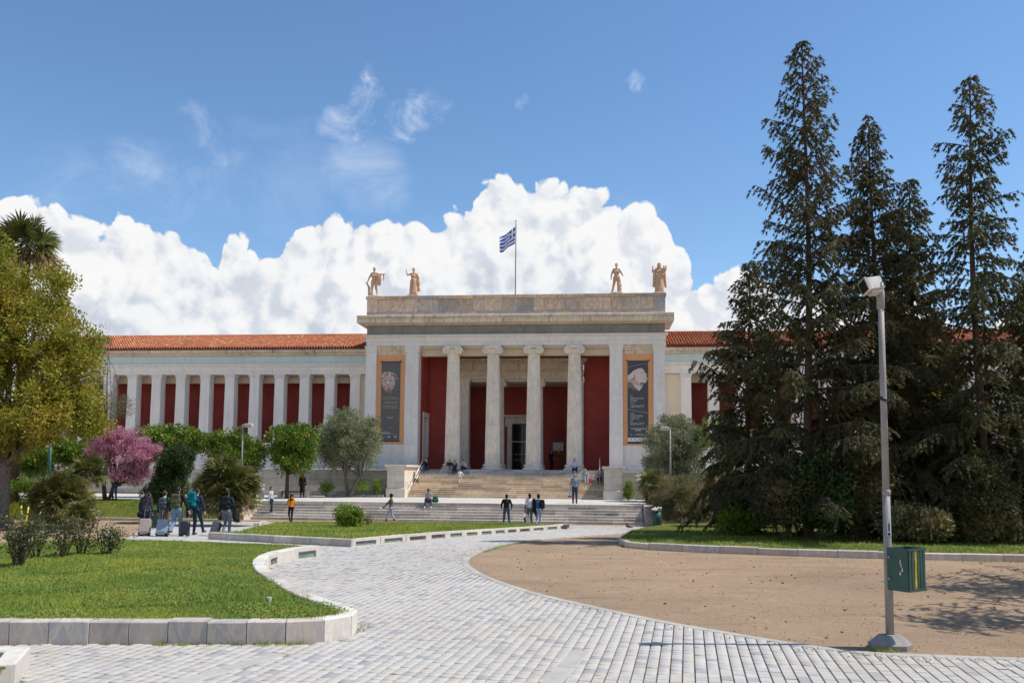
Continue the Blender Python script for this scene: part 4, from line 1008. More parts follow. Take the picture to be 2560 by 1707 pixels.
# ---- orange trees on the terrace in front of the left wing
for i, (e, bx, by, lab) in enumerate((
        ([(395, 1015, 72, 34), (440, 1018, 30, 28), (345, 1012, 34, 30)], 395, 1135, 'broad low orange tree behind the dark round shrub'),
        ([(540, 1038, 62, 46), (500, 1022, 42, 32), (585, 1040, 32, 40), (560, 1060, 45, 32)], 545, 1135, 'orange tree with fruit behind the street lamp and the fan palm'),
        ([(675, 1028, 46, 50), (650, 1015, 32, 36), (700, 1020, 30, 40), (676, 1062, 50, 26)], 659, 1133, 'round orange tree with a bare trunk next to the olive tree'),
        ([(68, 1050, 40, 40), (40, 1035, 40, 40), (95, 1060, 22, 28)], 70, 1135, 'orange tree under the boughs of the big yellow-green tree'),
        ([(190, 1045, 50, 30), (150, 1040, 30, 30)], 175, 1135, 'orange tree behind the slender dark green pole'))):
    Y = 57.0; p = AT(bx * D, by * D, Y)
    broadleaf('orange_tree', lab, 'tree', (p[0], Y, .45), [pxe(*q, Y, 1.5) for q in e], LEAF['orange'], 200, 68, .34, .19, .55, .13, M['bark'], up=.25, shell=.4, limbs=22, group='orange trees before the wing', fruit=26, trunk_top=.55)
# ---- olive trees either side of the steps
Y = 60.2
broadleaf('olive_tree', 'grey-green olive tree with forked trunk left of the steps', 'tree', (*AT(803 * D, 1119 * D, Y)[:2], .5), [pxe(*e, Y, 1.7) for e in ((800, 1010, 68, 62), (770, 1035, 46, 50), (840, 1025, 36, 52), (795, 965, 40, 30), (850, 985, 24, 30), (745, 1010, 26, 36))],
          LEAF['olive'], 480, 80, .30, .15, .34, .13, M['bark_grey'], 2, up=.35, limbs=40, trunk_top=.42, lean=(.1, 0))
Y = 56.5
broadleaf('olive_tree', 'grey-green olive tree right of the steps beside the banner', 'tree', (*AT(1560 * D, 1130 * D, Y)[:2], .4), [pxe(*e, Y, 1.7) for e in ((1550, 1015, 62, 56), (1510, 1035, 36, 56), (1590, 1020, 34, 55), (1545, 970, 36, 20), (1500, 1090, 30, 40), (1560, 1085, 60, 40))],
          LEAF['olive'], 480, 80, .30, .15, .34, .13, M['bark_grey'], 2, up=.35, limbs=40, trunk_top=.3)
# ---- pink judas tree
Y = 52.0; b = AT(246 * D, 1140 * D, Y)
broadleaf('judas_tree', 'judas tree covered in pink blossom left of the dark round shrub', 'tree', (b[0], Y, .4), [pxe(*e, Y, 1.2) for e in ((290, 1030, 62, 55), (265, 1010, 40, 36), (330, 1055, 34, 36), (300, 1090, 45, 26), (345, 1040, 26, 24), (225, 1030, 26, 26))],
          LEAF['judas'], 420, 85, .24, .075, .8, .10, M['bark'], up=.3, shell=.6, limbs=70, trunk_top=.35, lean=(.35, 0))
# ---- dark round shrub
Y = 47.0
broadleaf('round_shrub', 'dark round evergreen shrub between the pink tree and the palm', 'shrub', (*AT(398 * D, 1160 * D, Y)[:2], -.1), [pxe(*e, Y, 1.1) for e in ((398, 1065, 40, 46), (392, 1110, 40, 42), (420, 1050, 24, 30), (370, 1130, 34, 30))],
          LEAF['dark'], 300, 100, .24, .11, .6, .07, M['bark'], 3, limbs=20)

# ---- fan palms
def fan_palm(name, label, base, heads, n_leaf, R_, trunk_r=.12, dry=.12, group=None):
    """heads: (x, y, z) of the crowns relative to the base"""
    base = np.array(base, float); root = tag(empty(name, base), label, 'palm', group)
    mb = MB(); green = []; drys = []; stems = MB()
    for h in heads:
        h = np.array(h, float); mb.tube([(h[0] * .15, h[1] * .15, -.1), h * np.array([.5, .5, .5]), h], [trunk_r * 1.2, trunk_r, trunk_r * 1.1], 8)
        for k in range(n_leaf):
            az = rng.uniform(0, 2 * pi); el = np.arcsin(rng.uniform(-.45, .98)); isdry = el < -.1 and rng.random() < .8
            d = np.array([cos(el) * cos(az), cos(el) * sin(az), sin(el)]); pl = R_ * rng.uniform(.35, .6)
            c = h + d * pl - np.array([0, 0, .12 * pl * (1 - sin(el))]); stems.tube([h, h + d * pl * .5, c], [.014, .011, .009], 3, caps=False)
            s1 = np.cross(d, (0, 0, 1)); s1 = s1 / max(np.linalg.norm(s1), 1e-6); nrm = np.cross(s1, d); ro = rng.uniform(-1.1, 1.1); s1, nrm = s1 * cos(ro) + nrm * sin(ro), nrm * cos(ro) - s1 * sin(ro)
            nb = 19; an = np.linspace(-1.9, 1.9, nb) + rng.normal(0, .04, 19); L_ = R_ * rng.uniform(.42, .62)
            ax = np.cos(an)[:, None] * d + np.sin(an)[:, None] * s1 + nrm * (.12 * np.abs(np.sin(an)))[:, None]; ax = unit(ax); ax[:, 2] -= .10; ax = unit(ax)
            sd = unit(np.cross(ax, nrm)); w = L_ * .05; P = np.repeat(c[None], nb, 0); LL = L_ * (1 - .28 * (np.abs(an) / 1.9) ** 2)[:, None]
            tip = P + ax * LL; tip[:, 2] -= .22 * LL[:, 0] * rng.uniform(.4, 1.6, nb); mid = P + ax * LL * .5
            V = np.stack([P, mid + sd * w, tip, mid - sd * w], 1).reshape(-1, 3); (drys if isdry else green).append(V)
    mb.build('trunk', M['bark'], root, True); stems.build('leaf_stalks', LEAF['palm'], root)
    put('crown', leaf_mesh('crown', green, LEAF['palm']), root)
    if drys: put('dry_leaves', leaf_mesh('dry_leaves', drys, LEAF['palmdry']), root)
    return root
g_ = 'fan palms in the garden'
p = AT(512 * D, 1186 * D, 44.5)
fan_palm('fan_palm', 'tall bushy fan palm beside the sloping marble slab of the steps', (p[0], 44.5, -.1), [(0, 0, 2.2), (.75, .1, 1.7), (-.7, .2, 1.5), (.35, -.3, 1.2), (-.25, -.4, .8), (.9, 0, .9)], 44, 1.35, .13, group=g_)
p = AT(135 * D, 1190 * D, 40)
fan_palm('fan_palm', 'broad low fan palm before the retaining wall at the left', (p[0], 40, -.1), [(0, 0, 1.25), (-.4, .2, .9), (.45, 0, .8)], 52, 1.45, .13, group=g_)
p = AT(193 * D, 1150 * D, 43)
fan_palm('fan_palm', 'small leaning fan palm on a trunk by the pink tree', (p[0], 43, 0.05), [(.05, 0, 2.0)], 55, 1.25, .11, group=g_)
p = AT(192 * D, 1195 * D, 37)
fan_palm('fan_palm', 'little fan palm shoot low beside the broad fan palm', (p[0], 37, -.1), [(0, 0, .45), (-.35, .2, .5)], 26, .85, .08, group=g_)
p = AT(1662 * D, 1190 * D, 43)
fan_palm('fan_palm', 'fan palm in the sun at the left end of the conifers', (p[0], 43, -.4), [(0, 0, 2.6), (.55, -.2, 1.5), (.35, -.5, .7)], 48, 1.25, .13, group=g_)
p = AT(1500 * D, 1150 * D, 52)
fan_palm('fan_palm', 'shaded fan palm beneath the olive tree right of the steps', (p[0], 52, .2), [(0, 0, 1.5), (.5, 0, .9)], 44, 1.25, .13, group=g_)
# tall palm behind the big tree
p = AT(62 * D, 572 * D, 50)
fan_palm('tall_palm', 'tall palm whose fronds rise behind the yellow-green tree', (p[0], 50, .2), [(0, 0, p[2] - .2)], 80, 2.35, .22)

# ---- rose bushes on the nearest lawn
def rose(label, px, py, h, w, n, seed):
    b = GG(px, py, KH1 - .05); root = tag(empty('rose_bush', b), label, 'rose bush', 'rose bushes on the nearest lawn'); mb = MB(); cen = []
    for k in range(n):
        az = rng.uniform(0, 2 * pi); top = np.array([cos(az) * w * rng.uniform(.3, 1), sin(az) * w * .6 * rng.random(), h * rng.uniform(.65, 1.05)])
        pts = limb(mb, (cos(az) * .04, sin(az) * .04, -.05), top, .016, .005, .05, 5, 5)
        for i in (2, 3, 4, 5):
            for q in range(3):
                e = np.array(pts[i]) + rng.normal(0, .13, 3) * (1, 1, .8); mb.tube([pts[i], e], [.005, .003], 3); cen.append(e)
    mb.build('stems', M['bark'], root)
    cen = np.array(cen); V = clump_leaves(cen, rdir(len(cen)), .09, 7, .062, .6, .25)
    put('foliage', leaf_mesh('foliage', V, LEAF['rose']), root)
rose('largest dark rose bush at the left edge of the lawn', 46, 1417, 1.15, .62, 17, 1)
rose('narrow upright rose bush right of the largest one', 158, 1396, .84, .30, 8, 2)
rose('rose bush with long bare canes fanning apart', 202, 1391, .92, .50, 8, 3)
rose('small rose bush farthest right on the nearest lawn', 264, 1391, .74, .30, 10, 4)
rose('leafy rose bush behind the largest one at the left', 90, 1395, .85, .40, 7, 5)

# ---- smaller shrubs
def shrub(name, label, px, py, dz, ells, leaf, n, per, rad, size, asp, stems=3, tr=.03, cat='shrub', up=.3, **kw):
    b = GG(px, py, dz); return broadleaf(name, label, cat, b, [pxe(*e, b[1]) for e in ells], leaf, n, per, rad, size, asp, tr, M['bark'], stems, up=up, limbs=18, **kw)
shrub('garden_shrub', 'rounded bright green shrub on the middle lawn before the steps', 872, 1317, KH2, [(800, 1180, 30, 20), (790, 1195, 22, 16), (815, 1190, 18, 20)], LEAF['lightgreen'], 150, 48, .16, .10, .5)
shrub('dry_shrub', 'small dry twiggy shrub beside the rounded green one', 921, 1312, KH2, [(846, 1190, 9, 12)], LEAF['shrub'], 26, 14, .12, .07, .4)
shrub('tangled_shrub', 'large tangled olive-brown shrub behind the green litter bin', 1703, 1312, .1, [(1565, 1148, 66, 44), (1530, 1165, 36, 40), (1610, 1165, 42, 40), (1560, 1115, 44, 28)], LEAF['shrub'], 480, 85, .26, .14, .22, 5)
b = AT(1443 * D, 1143 * D, 59)
broadleaf('cone_shrub', 'small dense cone-shaped evergreen beside the right pedestal', 'shrub', (b[0], 59, .5), [pxe(*e, 59) for e in ((1443, 1128, 15, 14), (1443, 1115, 10, 14), (1443, 1138, 17, 8))], LEAF['orange'], 110, 40, .12, .08, .4, .04, M['bark'], 1, limbs=8)
shrub('sage_shrub', 'low grey-green shrub behind the scooters', 138, 1318, 0, [(128, 1185, 42, 24), (170, 1190, 30, 20), (90, 1190, 30, 22)], LEAF['sage'], 200, 55, .22, .10, .25)
shrub('yellow_shrub', 'yellow-green shrub at the far left behind the rose bushes', 10, 1320, 0, [(8, 1170, 34, 30), (-25, 1180, 40, 36)], LEAF['yellowgreen'], 120, 50, .22, .10, .4)
b = AT(45 * D, 1150 * D, 50)
broadleaf('clipped_hedge', 'clipped green hedge before the stone wall at the far left', 'hedge', (b[0], 50, .3), [pxe(*e, 50, .8) for e in ((30, 1115, 36, 22), (75, 1118, 30, 18), (-10, 1115, 36, 24))], LEAF['orange'], 160, 60, .25, .10, .5, .05, M['bark'], 3, limbs=10)
for (px, w, h, lab) in ((752, 20, 13, 'leafy plant left of the olive trunk'), (828, 22, 15, 'leafy plant right of the olive trunk'), (867, 12, 16, 'small leafy plant beside the left pedestal')):
    b = AT(px * D, 1125 * D, 60.6)
    broadleaf('bed_plant', lab, 'plant', (b[0], 60.6, .5), [pxe(px, 1122 - h * .3, w, h, 60.6)], LEAF['lightgreen'], 40, 30, .15, .12, .45, .02, M['bark'], 2, limbs=6, group='plants along the podium wall')
b = AT(1800 * D, 1090 * D, 55)
broadleaf('light_green_tree', 'sunlit light green tree glimpsed behind the conifers', 'tree', (b[0], 55, 0), [pxe(*e, 55) for e in ((1650, 1000, 50, 40), (1700, 1030, 60, 45), (1760, 1010, 50, 40))], LEAF['lightgreen'], 170, 50, .35, .16, .5, .15, M['bark'])
b = AT(2090 * D, 1000 * D, 42)
broadleaf('yellow_tree', 'bright yellow-green tree glowing through gaps in the conifers', 'tree', (b[0], 42, -.2), [pxe(*e, 42) for e in ((2060, 960, 70, 60), (2140, 900, 60, 60), (2180, 980, 50, 60))], LEAF['yellowgreen'], 210, 50, .35, .18, .5, .15, M['bark'])

# ---- conifers on the right
def conifer(label, x, Y, H, prof, n_br, leaf, seed, droop=.35, lift=.55, dens=1.0, bare=.06, trunk=.26, lean=0., z0=None, name='conifer', twig=1.0):
    """prof: (height fraction, branch length) pairs; boughs rise then droop, sprays hang from them"""
    r_ = np.random.default_rng(seed); zb = float(zg(Y)) + .15 if z0 is None else z0
    root = tag(empty(name, (x, Y, zb)), label, 'tree', 'tall conifers on the right')
    hf = np.array([p_[0] for p_ in prof]); ln = np.array([p_[1] for p_ in prof]); mb = MB()
    tp = lambda f: np.array([lean * H * f * f + .10 * sin(f * 6 + seed), .08 * cos(f * 5 + seed), H * f])
    mb.tube([tp(f) for f in np.linspace(-.01, 1, 16)], [trunk * .8 * (1 - .96 * max(f, 0)) + .012 for f in np.linspace(-.01, 1, 16)], 8)
    Ps, As, Sz = [], [], []
    for k in range(n_br):
        f = bare + (1 - bare) * ((k + r_.random()) / n_br) ** .92 * .998
        L_ = np.interp(f, hf, ln) * r_.choice([r_.uniform(.55, .95), r_.uniform(.85, 1.2)]); az = k * 2.399963 + r_.normal(0, .35)
        if L_ < .12: L_ = .12
        el = lift * (.35 + .9 * f) + r_.normal(0, .14); o = tp(f); d = np.array([cos(az), sin(az), 0.])
        nseg = max(4, int(L_ / .28)); tt = np.linspace(0, 1, nseg + 1); dr = droop * r_.uniform(.6, 1.4) * (1.15 - f)
        path = o + d * (L_ * tt[:, None]) + np.array([0, 0, 1.]) * (L_ * (np.tan(el) * tt - dr * tt ** 2))[:, None]
        path[1:, :2] += r_.normal(0, .03 * L_, (nseg, 2)) * tt[1:, None]
        mb.tube(list(path), [max(.008, (.012 + .013 * L_) * (1 - .85 * t_)) for t_ in tt], 4, caps=False)
        ntw = max(5, int(L_ * 13 * dens))
        for q in range(ntw):
            t_ = .12 + .88 * (q + r_.random()) / ntw; i = min(nseg - 1, int(t_ * nseg)); u = t_ * nseg - i; p = path[i] * (1 - u) + path[i + 1] * u
            sgn = 1 if q % 2 else -1; side = np.array([-d[1], d[0], 0]) * sgn
            tl = (.22 + .34 * (1 - t_ * .8) * min(L_, 2.8) * .6) * r_.uniform(.6, 1.3) * twig
            td = side * r_.uniform(.35, 1.0) + d * r_.uniform(.3, .8) + np.array([0, 0, r_.uniform(-.75, .05)]); td = td / np.linalg.norm(td)
            ns = max(3, int(tl / .075)); s_ = (np.arange(ns) + r_.random(ns)) / ns
            pp = p + td * (tl * s_)[:, None]; pp[:, 2] -= .65 * tl * s_ ** 2
            nn = 8
            P = np.repeat(pp, nn, 0) + r_.normal(0, .018, (ns * nn, 3)); A_ = unit(np.repeat(td[None], ns * nn, 0) * 1.0 + r_.normal(0, .36, (ns * nn, 3)) + np.array([0, 0, -.55]))
            Ps.append(P); As.append(A_); Sz.append(r_.uniform(.08, .17, ns * nn))
    P, A_, Z = np.concatenate(Ps), np.concatenate(As), np.concatenate(Sz)
    mb.build('trunk', M['bark'], root, True)
    sd = unit(np.cross(A_, r_.normal(size=P.shape))) * (Z * .16)[:, None]; V = np.stack([P - sd, P + sd, P + A_ * Z[:, None]], 1).reshape(-1, 3)
    put('crown', np_mesh('crown', V, np.arange(len(V), dtype=np.int32).reshape(-1, 3), leaf), root)
    return root
def con_at(px, top, Y): 
    a = AT(px * D, 1180 * D, Y); t_ = AT(px * D, top * D, Y); zb = float(zg(Y)) + .15; return a[0], Y, t_[2] - zb
x, Y, H = con_at(1862, 98, 30.5)
conifer('tallest conifer with long upswept boughs, left of the flood lamp', x, Y, H, [(0, 3.0), (.12, 4.0), (.3, 3.0), (.45, 2.3), (.6, 1.9), (.72, 1.4), (.82, 1.2), (.92, .6), (1, .12)], 140, LEAF['conifer'], 11, .30, .62, 1.0, .05, .24, .004)
x, Y, H = con_at(2022, 275, 31.5)
conifer('dense conifer directly behind the flood lamp', x, Y, H, [(0, 3.2), (.15, 3.6), (.35, 2.7), (.55, 1.9), (.75, 1.25), (.9, .65), (1, .1)], 165, LEAF['conifer'], 12, .45, .50, 1.15, .03, .24)
x, Y, H = con_at(2112, 412, 33)
conifer('shorter dense conifer right of the flood lamp', x, Y, H, [(0, 3.0), (.2, 3.3), (.45, 2.2), (.7, 1.3), (.9, .7), (1, .12)], 145, LEAF['conifer2'], 13, .45, .50, 1.15, .03, .22)
x, Y, H = con_at(2258, 170, 30)
conifer('tall slender conifer with drooping tip near the right edge', x, Y, H, [(0, 3.0), (.12, 3.5), (.3, 2.3), (.45, 1.7), (.62, 1.35), (.74, 1.4), (.85, .95), (.93, .6), (1, .1)], 130, LEAF['conifer2'], 14, .40, .48, .95, .05, .22, .002)
x, Y, H = con_at(1725, 600, 34)
conifer('short conifer at the left end of the conifer group', x, Y, H, [(0, 2.2), (.15, 2.9), (.4, 2.3), (.65, 1.5), (.85, .9), (1, .12)], 105, LEAF['conifer'], 15, .45, .45, 1.1, .08, .17)
x, Y, H = con_at(2400, 560, 31)
conifer('conifer cut by the right edge of the picture', x, Y, H, [(0, 2.6), (.2, 3.2), (.5, 2.4), (.8, 1.3), (1, .12)], 110, LEAF['conifer2'], 16, .45, .5, 1.1, .04, .2)
# dark undergrowth beneath the conifers: single shrubs
for i, (px, py, w, h, Y, lf, lab) in enumerate((
        (1720, 1150, 52, 70, 33.0, 'conifer', 'dark shrub under the short conifer'), (1800, 1135, 60, 80, 29.6, 'conifer', 'tall dark shrub left of the tallest trunk'),
        (1880, 1125, 66, 90, 29.4, 'dark', 'dark shrub right of the tallest trunk'), (1975, 1110, 60, 105, 29.8, 'conifer', 'tall dark shrub left of the lamp pole'),
        (2075, 1120, 62, 95, 32.5, 'dark', 'dark shrub right of the lamp pole'), (2165, 1110, 62, 105, 33.0, 'conifer', 'dark needle shrub right of the litter bin'),
        (2250, 1130, 66, 85, 28.9, 'conifer', 'dark shrub under the slender conifer'), (2330, 1110, 62, 110, 32.5, 'conifer', 'dark shrub at the right edge'),
        (2070, 1195, 46, 30, 29.0, 'sage', 'grey-green low shrub behind the lamp pole'), (2270, 1200, 60, 30, 29.0, 'shrub', 'brown twiggy low shrub near the right edge'),
        (1700, 1200, 38, 28, 32, 'orange', 'fresh green low shrub left of the dark shrubs'), (2130, 1205, 40, 24, 28.5, 'shrub', 'twiggy low shrub right of the lamp pole'))):
    b = AT(px * D, 1220 * D, Y)
    broadleaf('understory_shrub', lab, 'shrub', (b[0], Y, float(zg(Y)) + .2), [pxe(px, py, w, h, Y), pxe(px - w * .5, py + h * .4, w * .6, h * .5, Y), pxe(px + w * .5, py + h * .3, w * .6, h * .55, Y)], LEAF[lf], 200, 46, .27, .17, .3 if lf == 'conifer' else .5, .04, M['bark'], 3, limbs=20, group='undergrowth beneath the conifers')
# two more conifers stand outside the frame on the right; their shadows fall on the gravel
conifer('conifer out of view right of the gravel, casting bough shadows', 15.8, 18.8, 10.5, [(0, 2.0), (.3, 4.2), (.6, 3.4), (.85, 1.6), (1, .1)], 46, LEAF['conifer'], 21, .35, .3, .5, .3, .2)
conifer('second conifer out of view right of the gravel nearer the viewer', 13.0, 14.6, 9.5, [(0, 1.6), (.3, 3.6), (.6, 2.8), (.85, 1.3), (1, .1)], 34, LEAF['conifer'], 22, .35, .3, .5, .35, .18)

# ---- grass
def m_grass(name, c1, c2, c3, sc=.5):
    t = NT(name); v = pos(t); r = island(t); c = t.mix(r, c1, c2); c = t.mix(t.rmp(t.noise(v, sc, 4, .6), .42, .62), c, c3)
    c = t.mix(t.math('MULTIPLY', t.rmp(t.noise(v, 1.7, 4, .6), .60, .75), .45), c, (.34, .29, .10, 1))
    hs = t.n('HueSaturation'); t.l(c, hs.inputs['Color']); t.l(t.rmp(t.math('FRACT', t.math('MULTIPLY', r, 13.7)), 0, 1, .6, 1.35), hs.inputs['Value'])
    p = t.n('BsdfPrincipled'); t.l(hs.outputs[0], p.inputs['Base Color']); p.inputs['Roughness'].default_value = .5; p.inputs['Specular IOR Level'].default_value = .25
    va = t.n('VectorMath', operation='ADD'); va.inputs[1].default_value = (0, 0, 1.3); t.l(t.n('NewGeometry').outputs['Normal'], va.inputs[0]); vn = t.n('VectorMath', operation='NORMALIZE'); t.l(va.outputs[0], vn.inputs[0]); t.l(vn.outputs[0], p.inputs['Normal'])
    tr = t.n('BsdfTranslucent'); t.l(hs.outputs[0], tr.inputs[0]); ms = t.n('MixShader'); ms.inputs[0].default_value = .35
    t.l(p.outputs[0], ms.inputs[1]); t.l(tr.outputs[0], ms.inputs[2]); t.l(ms.outputs[0], t.out.inputs[0]); return t.mat
M['grass'] = m_grass('grass_blades', (.24, .34, .05, 1), (.15, .25, .035, 1), (.40, .42, .06, 1), .33)
M['clover'] = m_grass('clover_leaves', (.19, .29, .05, 1), (.12, .21, .035, 1), (.28, .33, .06, 1), .5)
def blades(XY, zf, h, w, lean=.5):
    n = len(XY); z = np.array([zf(x, y) for x, y in XY]) if n < 5000 else None
    if z is None:
        z = zf_vec(zf, XY)
    h = h * rng.uniform(.5, 1.3, n); az = rng.uniform(0, 2 * pi, n); a2 = rng.uniform(0, 2 * pi, n); wv = np.stack([np.cos(az), np.sin(az), np.zeros(n)], 1) * w / 2
    P = np.column_stack([XY, z - .01]); tip = P + np.stack([np.cos(a2) * h * lean, np.sin(a2) * h * lean, h], 1) * rng.uniform(.6, 1, (n, 1))
    return np.stack([P - wv, P + wv, tip], 1).reshape(-1, 3)
def zf_vec(zf, XY):
    x, y = XY[:, 0], XY[:, 1]
    if zf is lawn1_z: return zg(y) + KH1 - .03 + .05 * smooth((y - 12.5) / 3) * np.sin(x * .7 + y * .4)
    if zf is lawn2_z: return zg(y) + KH2 - .02
    if zf is lawn3_z: return zg(y) + KH3 - .02 + .1 * smooth((y - 27) / 8)
    return np.array([zf(a, b) for a, b in XY])
def grass_obj(name, Vs, label, mat):
    V = np.concatenate(Vs); me = np_mesh(name, V, np.arange(len(V), dtype=np.int32).reshape(-1, 3), mat); return tag(put(name, me), label, 'grass', kind='stuff')
def view_poly(XY, m=1.0): return np.abs(XY[:, 0]) < XY[:, 1] * .62 + m
def near_weight(XY, n, y0, pw):
    k = rng.random(len(XY)) < np.clip((y0 / XY[:, 1]) ** pw, 0, 1); return XY[k]
q1 = sample_poly(lawn1_poly, 420000); q1 = near_weight(q1[view_poly(q1)], 0, 12.2, 1.6)
tall = []
for px, py, n_, s_ in ((700, 1490, 260, .55), (470, 1500, 160, .35), (300, 1500, 200, .3), (560, 1490, 220, .4), (150, 1510, 150, .3), (840, 1535, 120, .25), (90, 1470, 150, .4), (420, 1470, 150, .4), (640, 1500, 300, .45)):
    c = GG(px, py, KH1)[:2]; tall.append(rng.normal(0, 1, (n_, 2)) * (s_, s_ * .5) + c)
tall = np.concatenate(tall); tall = tall[in_poly(tall, lawn1_poly)]
grass_obj('grass', [blades(q1, lawn1_z, .055, .013, .7), blades(tall, lawn1_z, .17, .013, .5)], 'sunny green grass on the nearest raised lawn', M['grass'])
qc = sample_poly(lawn1_poly, 160000); qc = near_weight(qc[view_poly(qc)], 0, 12.2, 1.8)
pn = np.sin(qc[:, 0] * 1.9 + 1.3 * np.sin(qc[:, 1] * 1.1)) + np.sin(qc[:, 1] * 2.3 + qc[:, 0]); qc = qc[pn > .1]
Pc = np.column_stack([qc, zf_vec(lawn1_z, qc) + rng.uniform(.02, .06, len(qc))]); ax = unit(np.column_stack([rng.normal(0, 1, (len(qc), 2)), rng.normal(.1, .3, len(qc))]))
side = unit(np.cross(ax, np.array([0, 0, 1.]) + .5 * rng.normal(size=(len(qc), 3)))); s_ = rng.uniform(.02, .038, (len(qc), 1)); mid = Pc + ax * s_ * .5
V = np.stack([Pc, mid + side * s_ * .45, Pc + ax * s_, mid - side * s_ * .45], 1).reshape(-1, 3)
tag(put('clover', np_mesh('clover', V, quads(len(V) // 4), M['clover'])), 'patches of clover leaves in the nearest lawn', 'clover', kind='stuff')
q2 = sample_poly(lawn2_poly, 70000); grass_obj('grass', [blades(q2, lawn2_z, .10, .024, .6)], 'green grass on the middle lawn before the steps', M['grass'])
q3 = sample_poly(lawn3_poly, 95000); q3 = q3[view_poly(q3)]; q3 = q3[(q3[:, 1] < 36)]; grass_obj('grass', [blades(q3, lawn3_z, .10, .022, .6)], 'shaded green grass below the conifers', M['grass'])
# grass bank left of the lower steps
bank = [GD(205, 1194), GD(545, 1199)]; bank_poly = [np.array(bank[0][:2]), np.array(bank[1][:2]), np.array(LW(-15.05, TY + .1)[:2]), np.array(LW(-30, TY + .1)[:2]), np.array([bank[0][0] - 6, bank[0][1]])]
by0 = bank[0][1]
bank_z = lambda x, y: float(np.interp(y, [by0 + .2, 50.5], [float(zg(by0)) + .12, .38]))
tag(grid_sheet('lawn', bank_poly, bank_z, M['soil'], 1.0), kind='structure')
qb = sample_poly(bank_poly, 45000); zb_ = np.interp(qb[:, 1], [by0 + .2, 50.5], [float(zg(by0)) + .12, .38])
bz = lambda x, y: 0
Vb = blades(qb[:4000], lambda x, y: float(np.interp(y, [by0 + .2, 50.5], [float(zg(by0)) + .12, .38])), .11, .03)
Vb2 = [blades(qb[i:i + 4000], lambda x, y: float(np.interp(y, [by0 + .2, 50.5], [float(zg(by0)) + .12, .38])), .11, .03) for i in range(4000, 44000, 4000)]
grass_obj('grass', [Vb] + Vb2, 'grass on the bank left of the lower steps', M['grass'])
k5 = tag(empty('garden_kerb', (0, 0, 0)), 'low kerb at the foot of the grass bank behind the travellers', 'kerb')
kerb(k5, [np.array(bank[0][:2]) + (-6, .3), np.array(bank[0][:2]), np.array(bank[1][:2])], .22, .16, 1.4, M['kerb'], .008)
# weeds along kerb feet, the gravel's edge and round the lamp footing
wd = []
for a, b_, n_, sc in ((GD(355, 1486), GD(690, 1484), 900, .05), (GD(590, 1486), GD(690, 1484), 500, .07), (GD(826, 1455), GD(845, 1440), 260, .06), (GD(2000, 1500), GD(2060, 1500), 200, .06),
                      (GD(1110, 1268), GD(1165, 1252), 500, .12), (GD(1165, 1252), GD(1240, 1242), 500, .12), (GD(1430, 1254), GD(1500, 1262), 500, .15), (GD(2200, 1290), GD(2352, 1293), 200, .1), (GD(700, 1370), GD(735, 1278), 120, .05), (GD(2010, 1497), GD(2030, 1502), 160, .07)):
    t_ = rng.random((n_, 1)); cl = (np.sin(t_[:, 0] * 37) + np.sin(t_[:, 0] * 91 + 1)) > -.3; q = (a[:2] * (1 - t_) + b_[:2] * t_ + rng.normal(0, sc, (n_, 2)))[cl]; wd.append(blades(q, lambda x, y: float(zg(y)) + .02, .075, .014, .6))
jw = []
for k in range(70):
    i_ = rng.integers(-40, 40); v_ = rng.uniform(10.5, 20); c = pu * (i_ * SW + SW / 2) + pv * v_
    if in_poly(np.array([c]), path_poly)[0] and not any(in_poly(np.array([c]), bp)[0] for bp in (bed1_poly, bed2_poly, bed3_poly, bedc_poly)): jw.append(c + pv * rng.uniform(-.25, .25, (14, 1)) + rng.normal(0, .006, (14, 2)))
if jw: wd.append(blades(np.concatenate(jw), lambda x, y: float(zg(y)) + .02, .030, .010, .8))
grass_obj('weeds', wd, 'weeds sprouting along kerbs and paving edges', M['grass'])
def icosphere(sub):
    t_ = (1 + 5 ** .5) / 2
    v = [(-1, t_, 0), (1, t_, 0), (-1, -t_, 0), (1, -t_, 0), (0, -1, t_), (0, 1, t_), (0, -1, -t_), (0, 1, -t_), (t_, 0, -1), (t_, 0, 1), (-t_, 0, -1), (-t_, 0, 1)]
    f = [(0, 11, 5), (0, 5, 1), (0, 1, 7), (0, 7, 10), (0, 10, 11), (1, 5, 9), (5, 11, 4), (11, 10, 2), (10, 7, 6), (7, 1, 8), (3, 9, 4), (3, 4, 2), (3, 2, 6), (3, 6, 8), (3, 8, 9), (4, 9, 5), (2, 4, 11), (6, 2, 10), (8, 6, 7), (9, 8, 1)]
    v = [np.array(p) / np.linalg.norm(p) for p in v]
    for s_ in range(sub):
        cache = {}; nf = []
        def mid(a, b):
            k = (min(a, b), max(a, b))
            if k not in cache: m = v[a] + v[b]; v.append(m / np.linalg.norm(m)); cache[k] = len(v) - 1
            return cache[k]
        for a, b, c in f: ab, bc, ca = mid(a, b), mid(b, c), mid(c, a); nf += [(a, ab, ca), (b, bc, ab), (c, ca, bc), (ab, bc, ca)]
        f = nf
    return np.array(v), np.array(f)

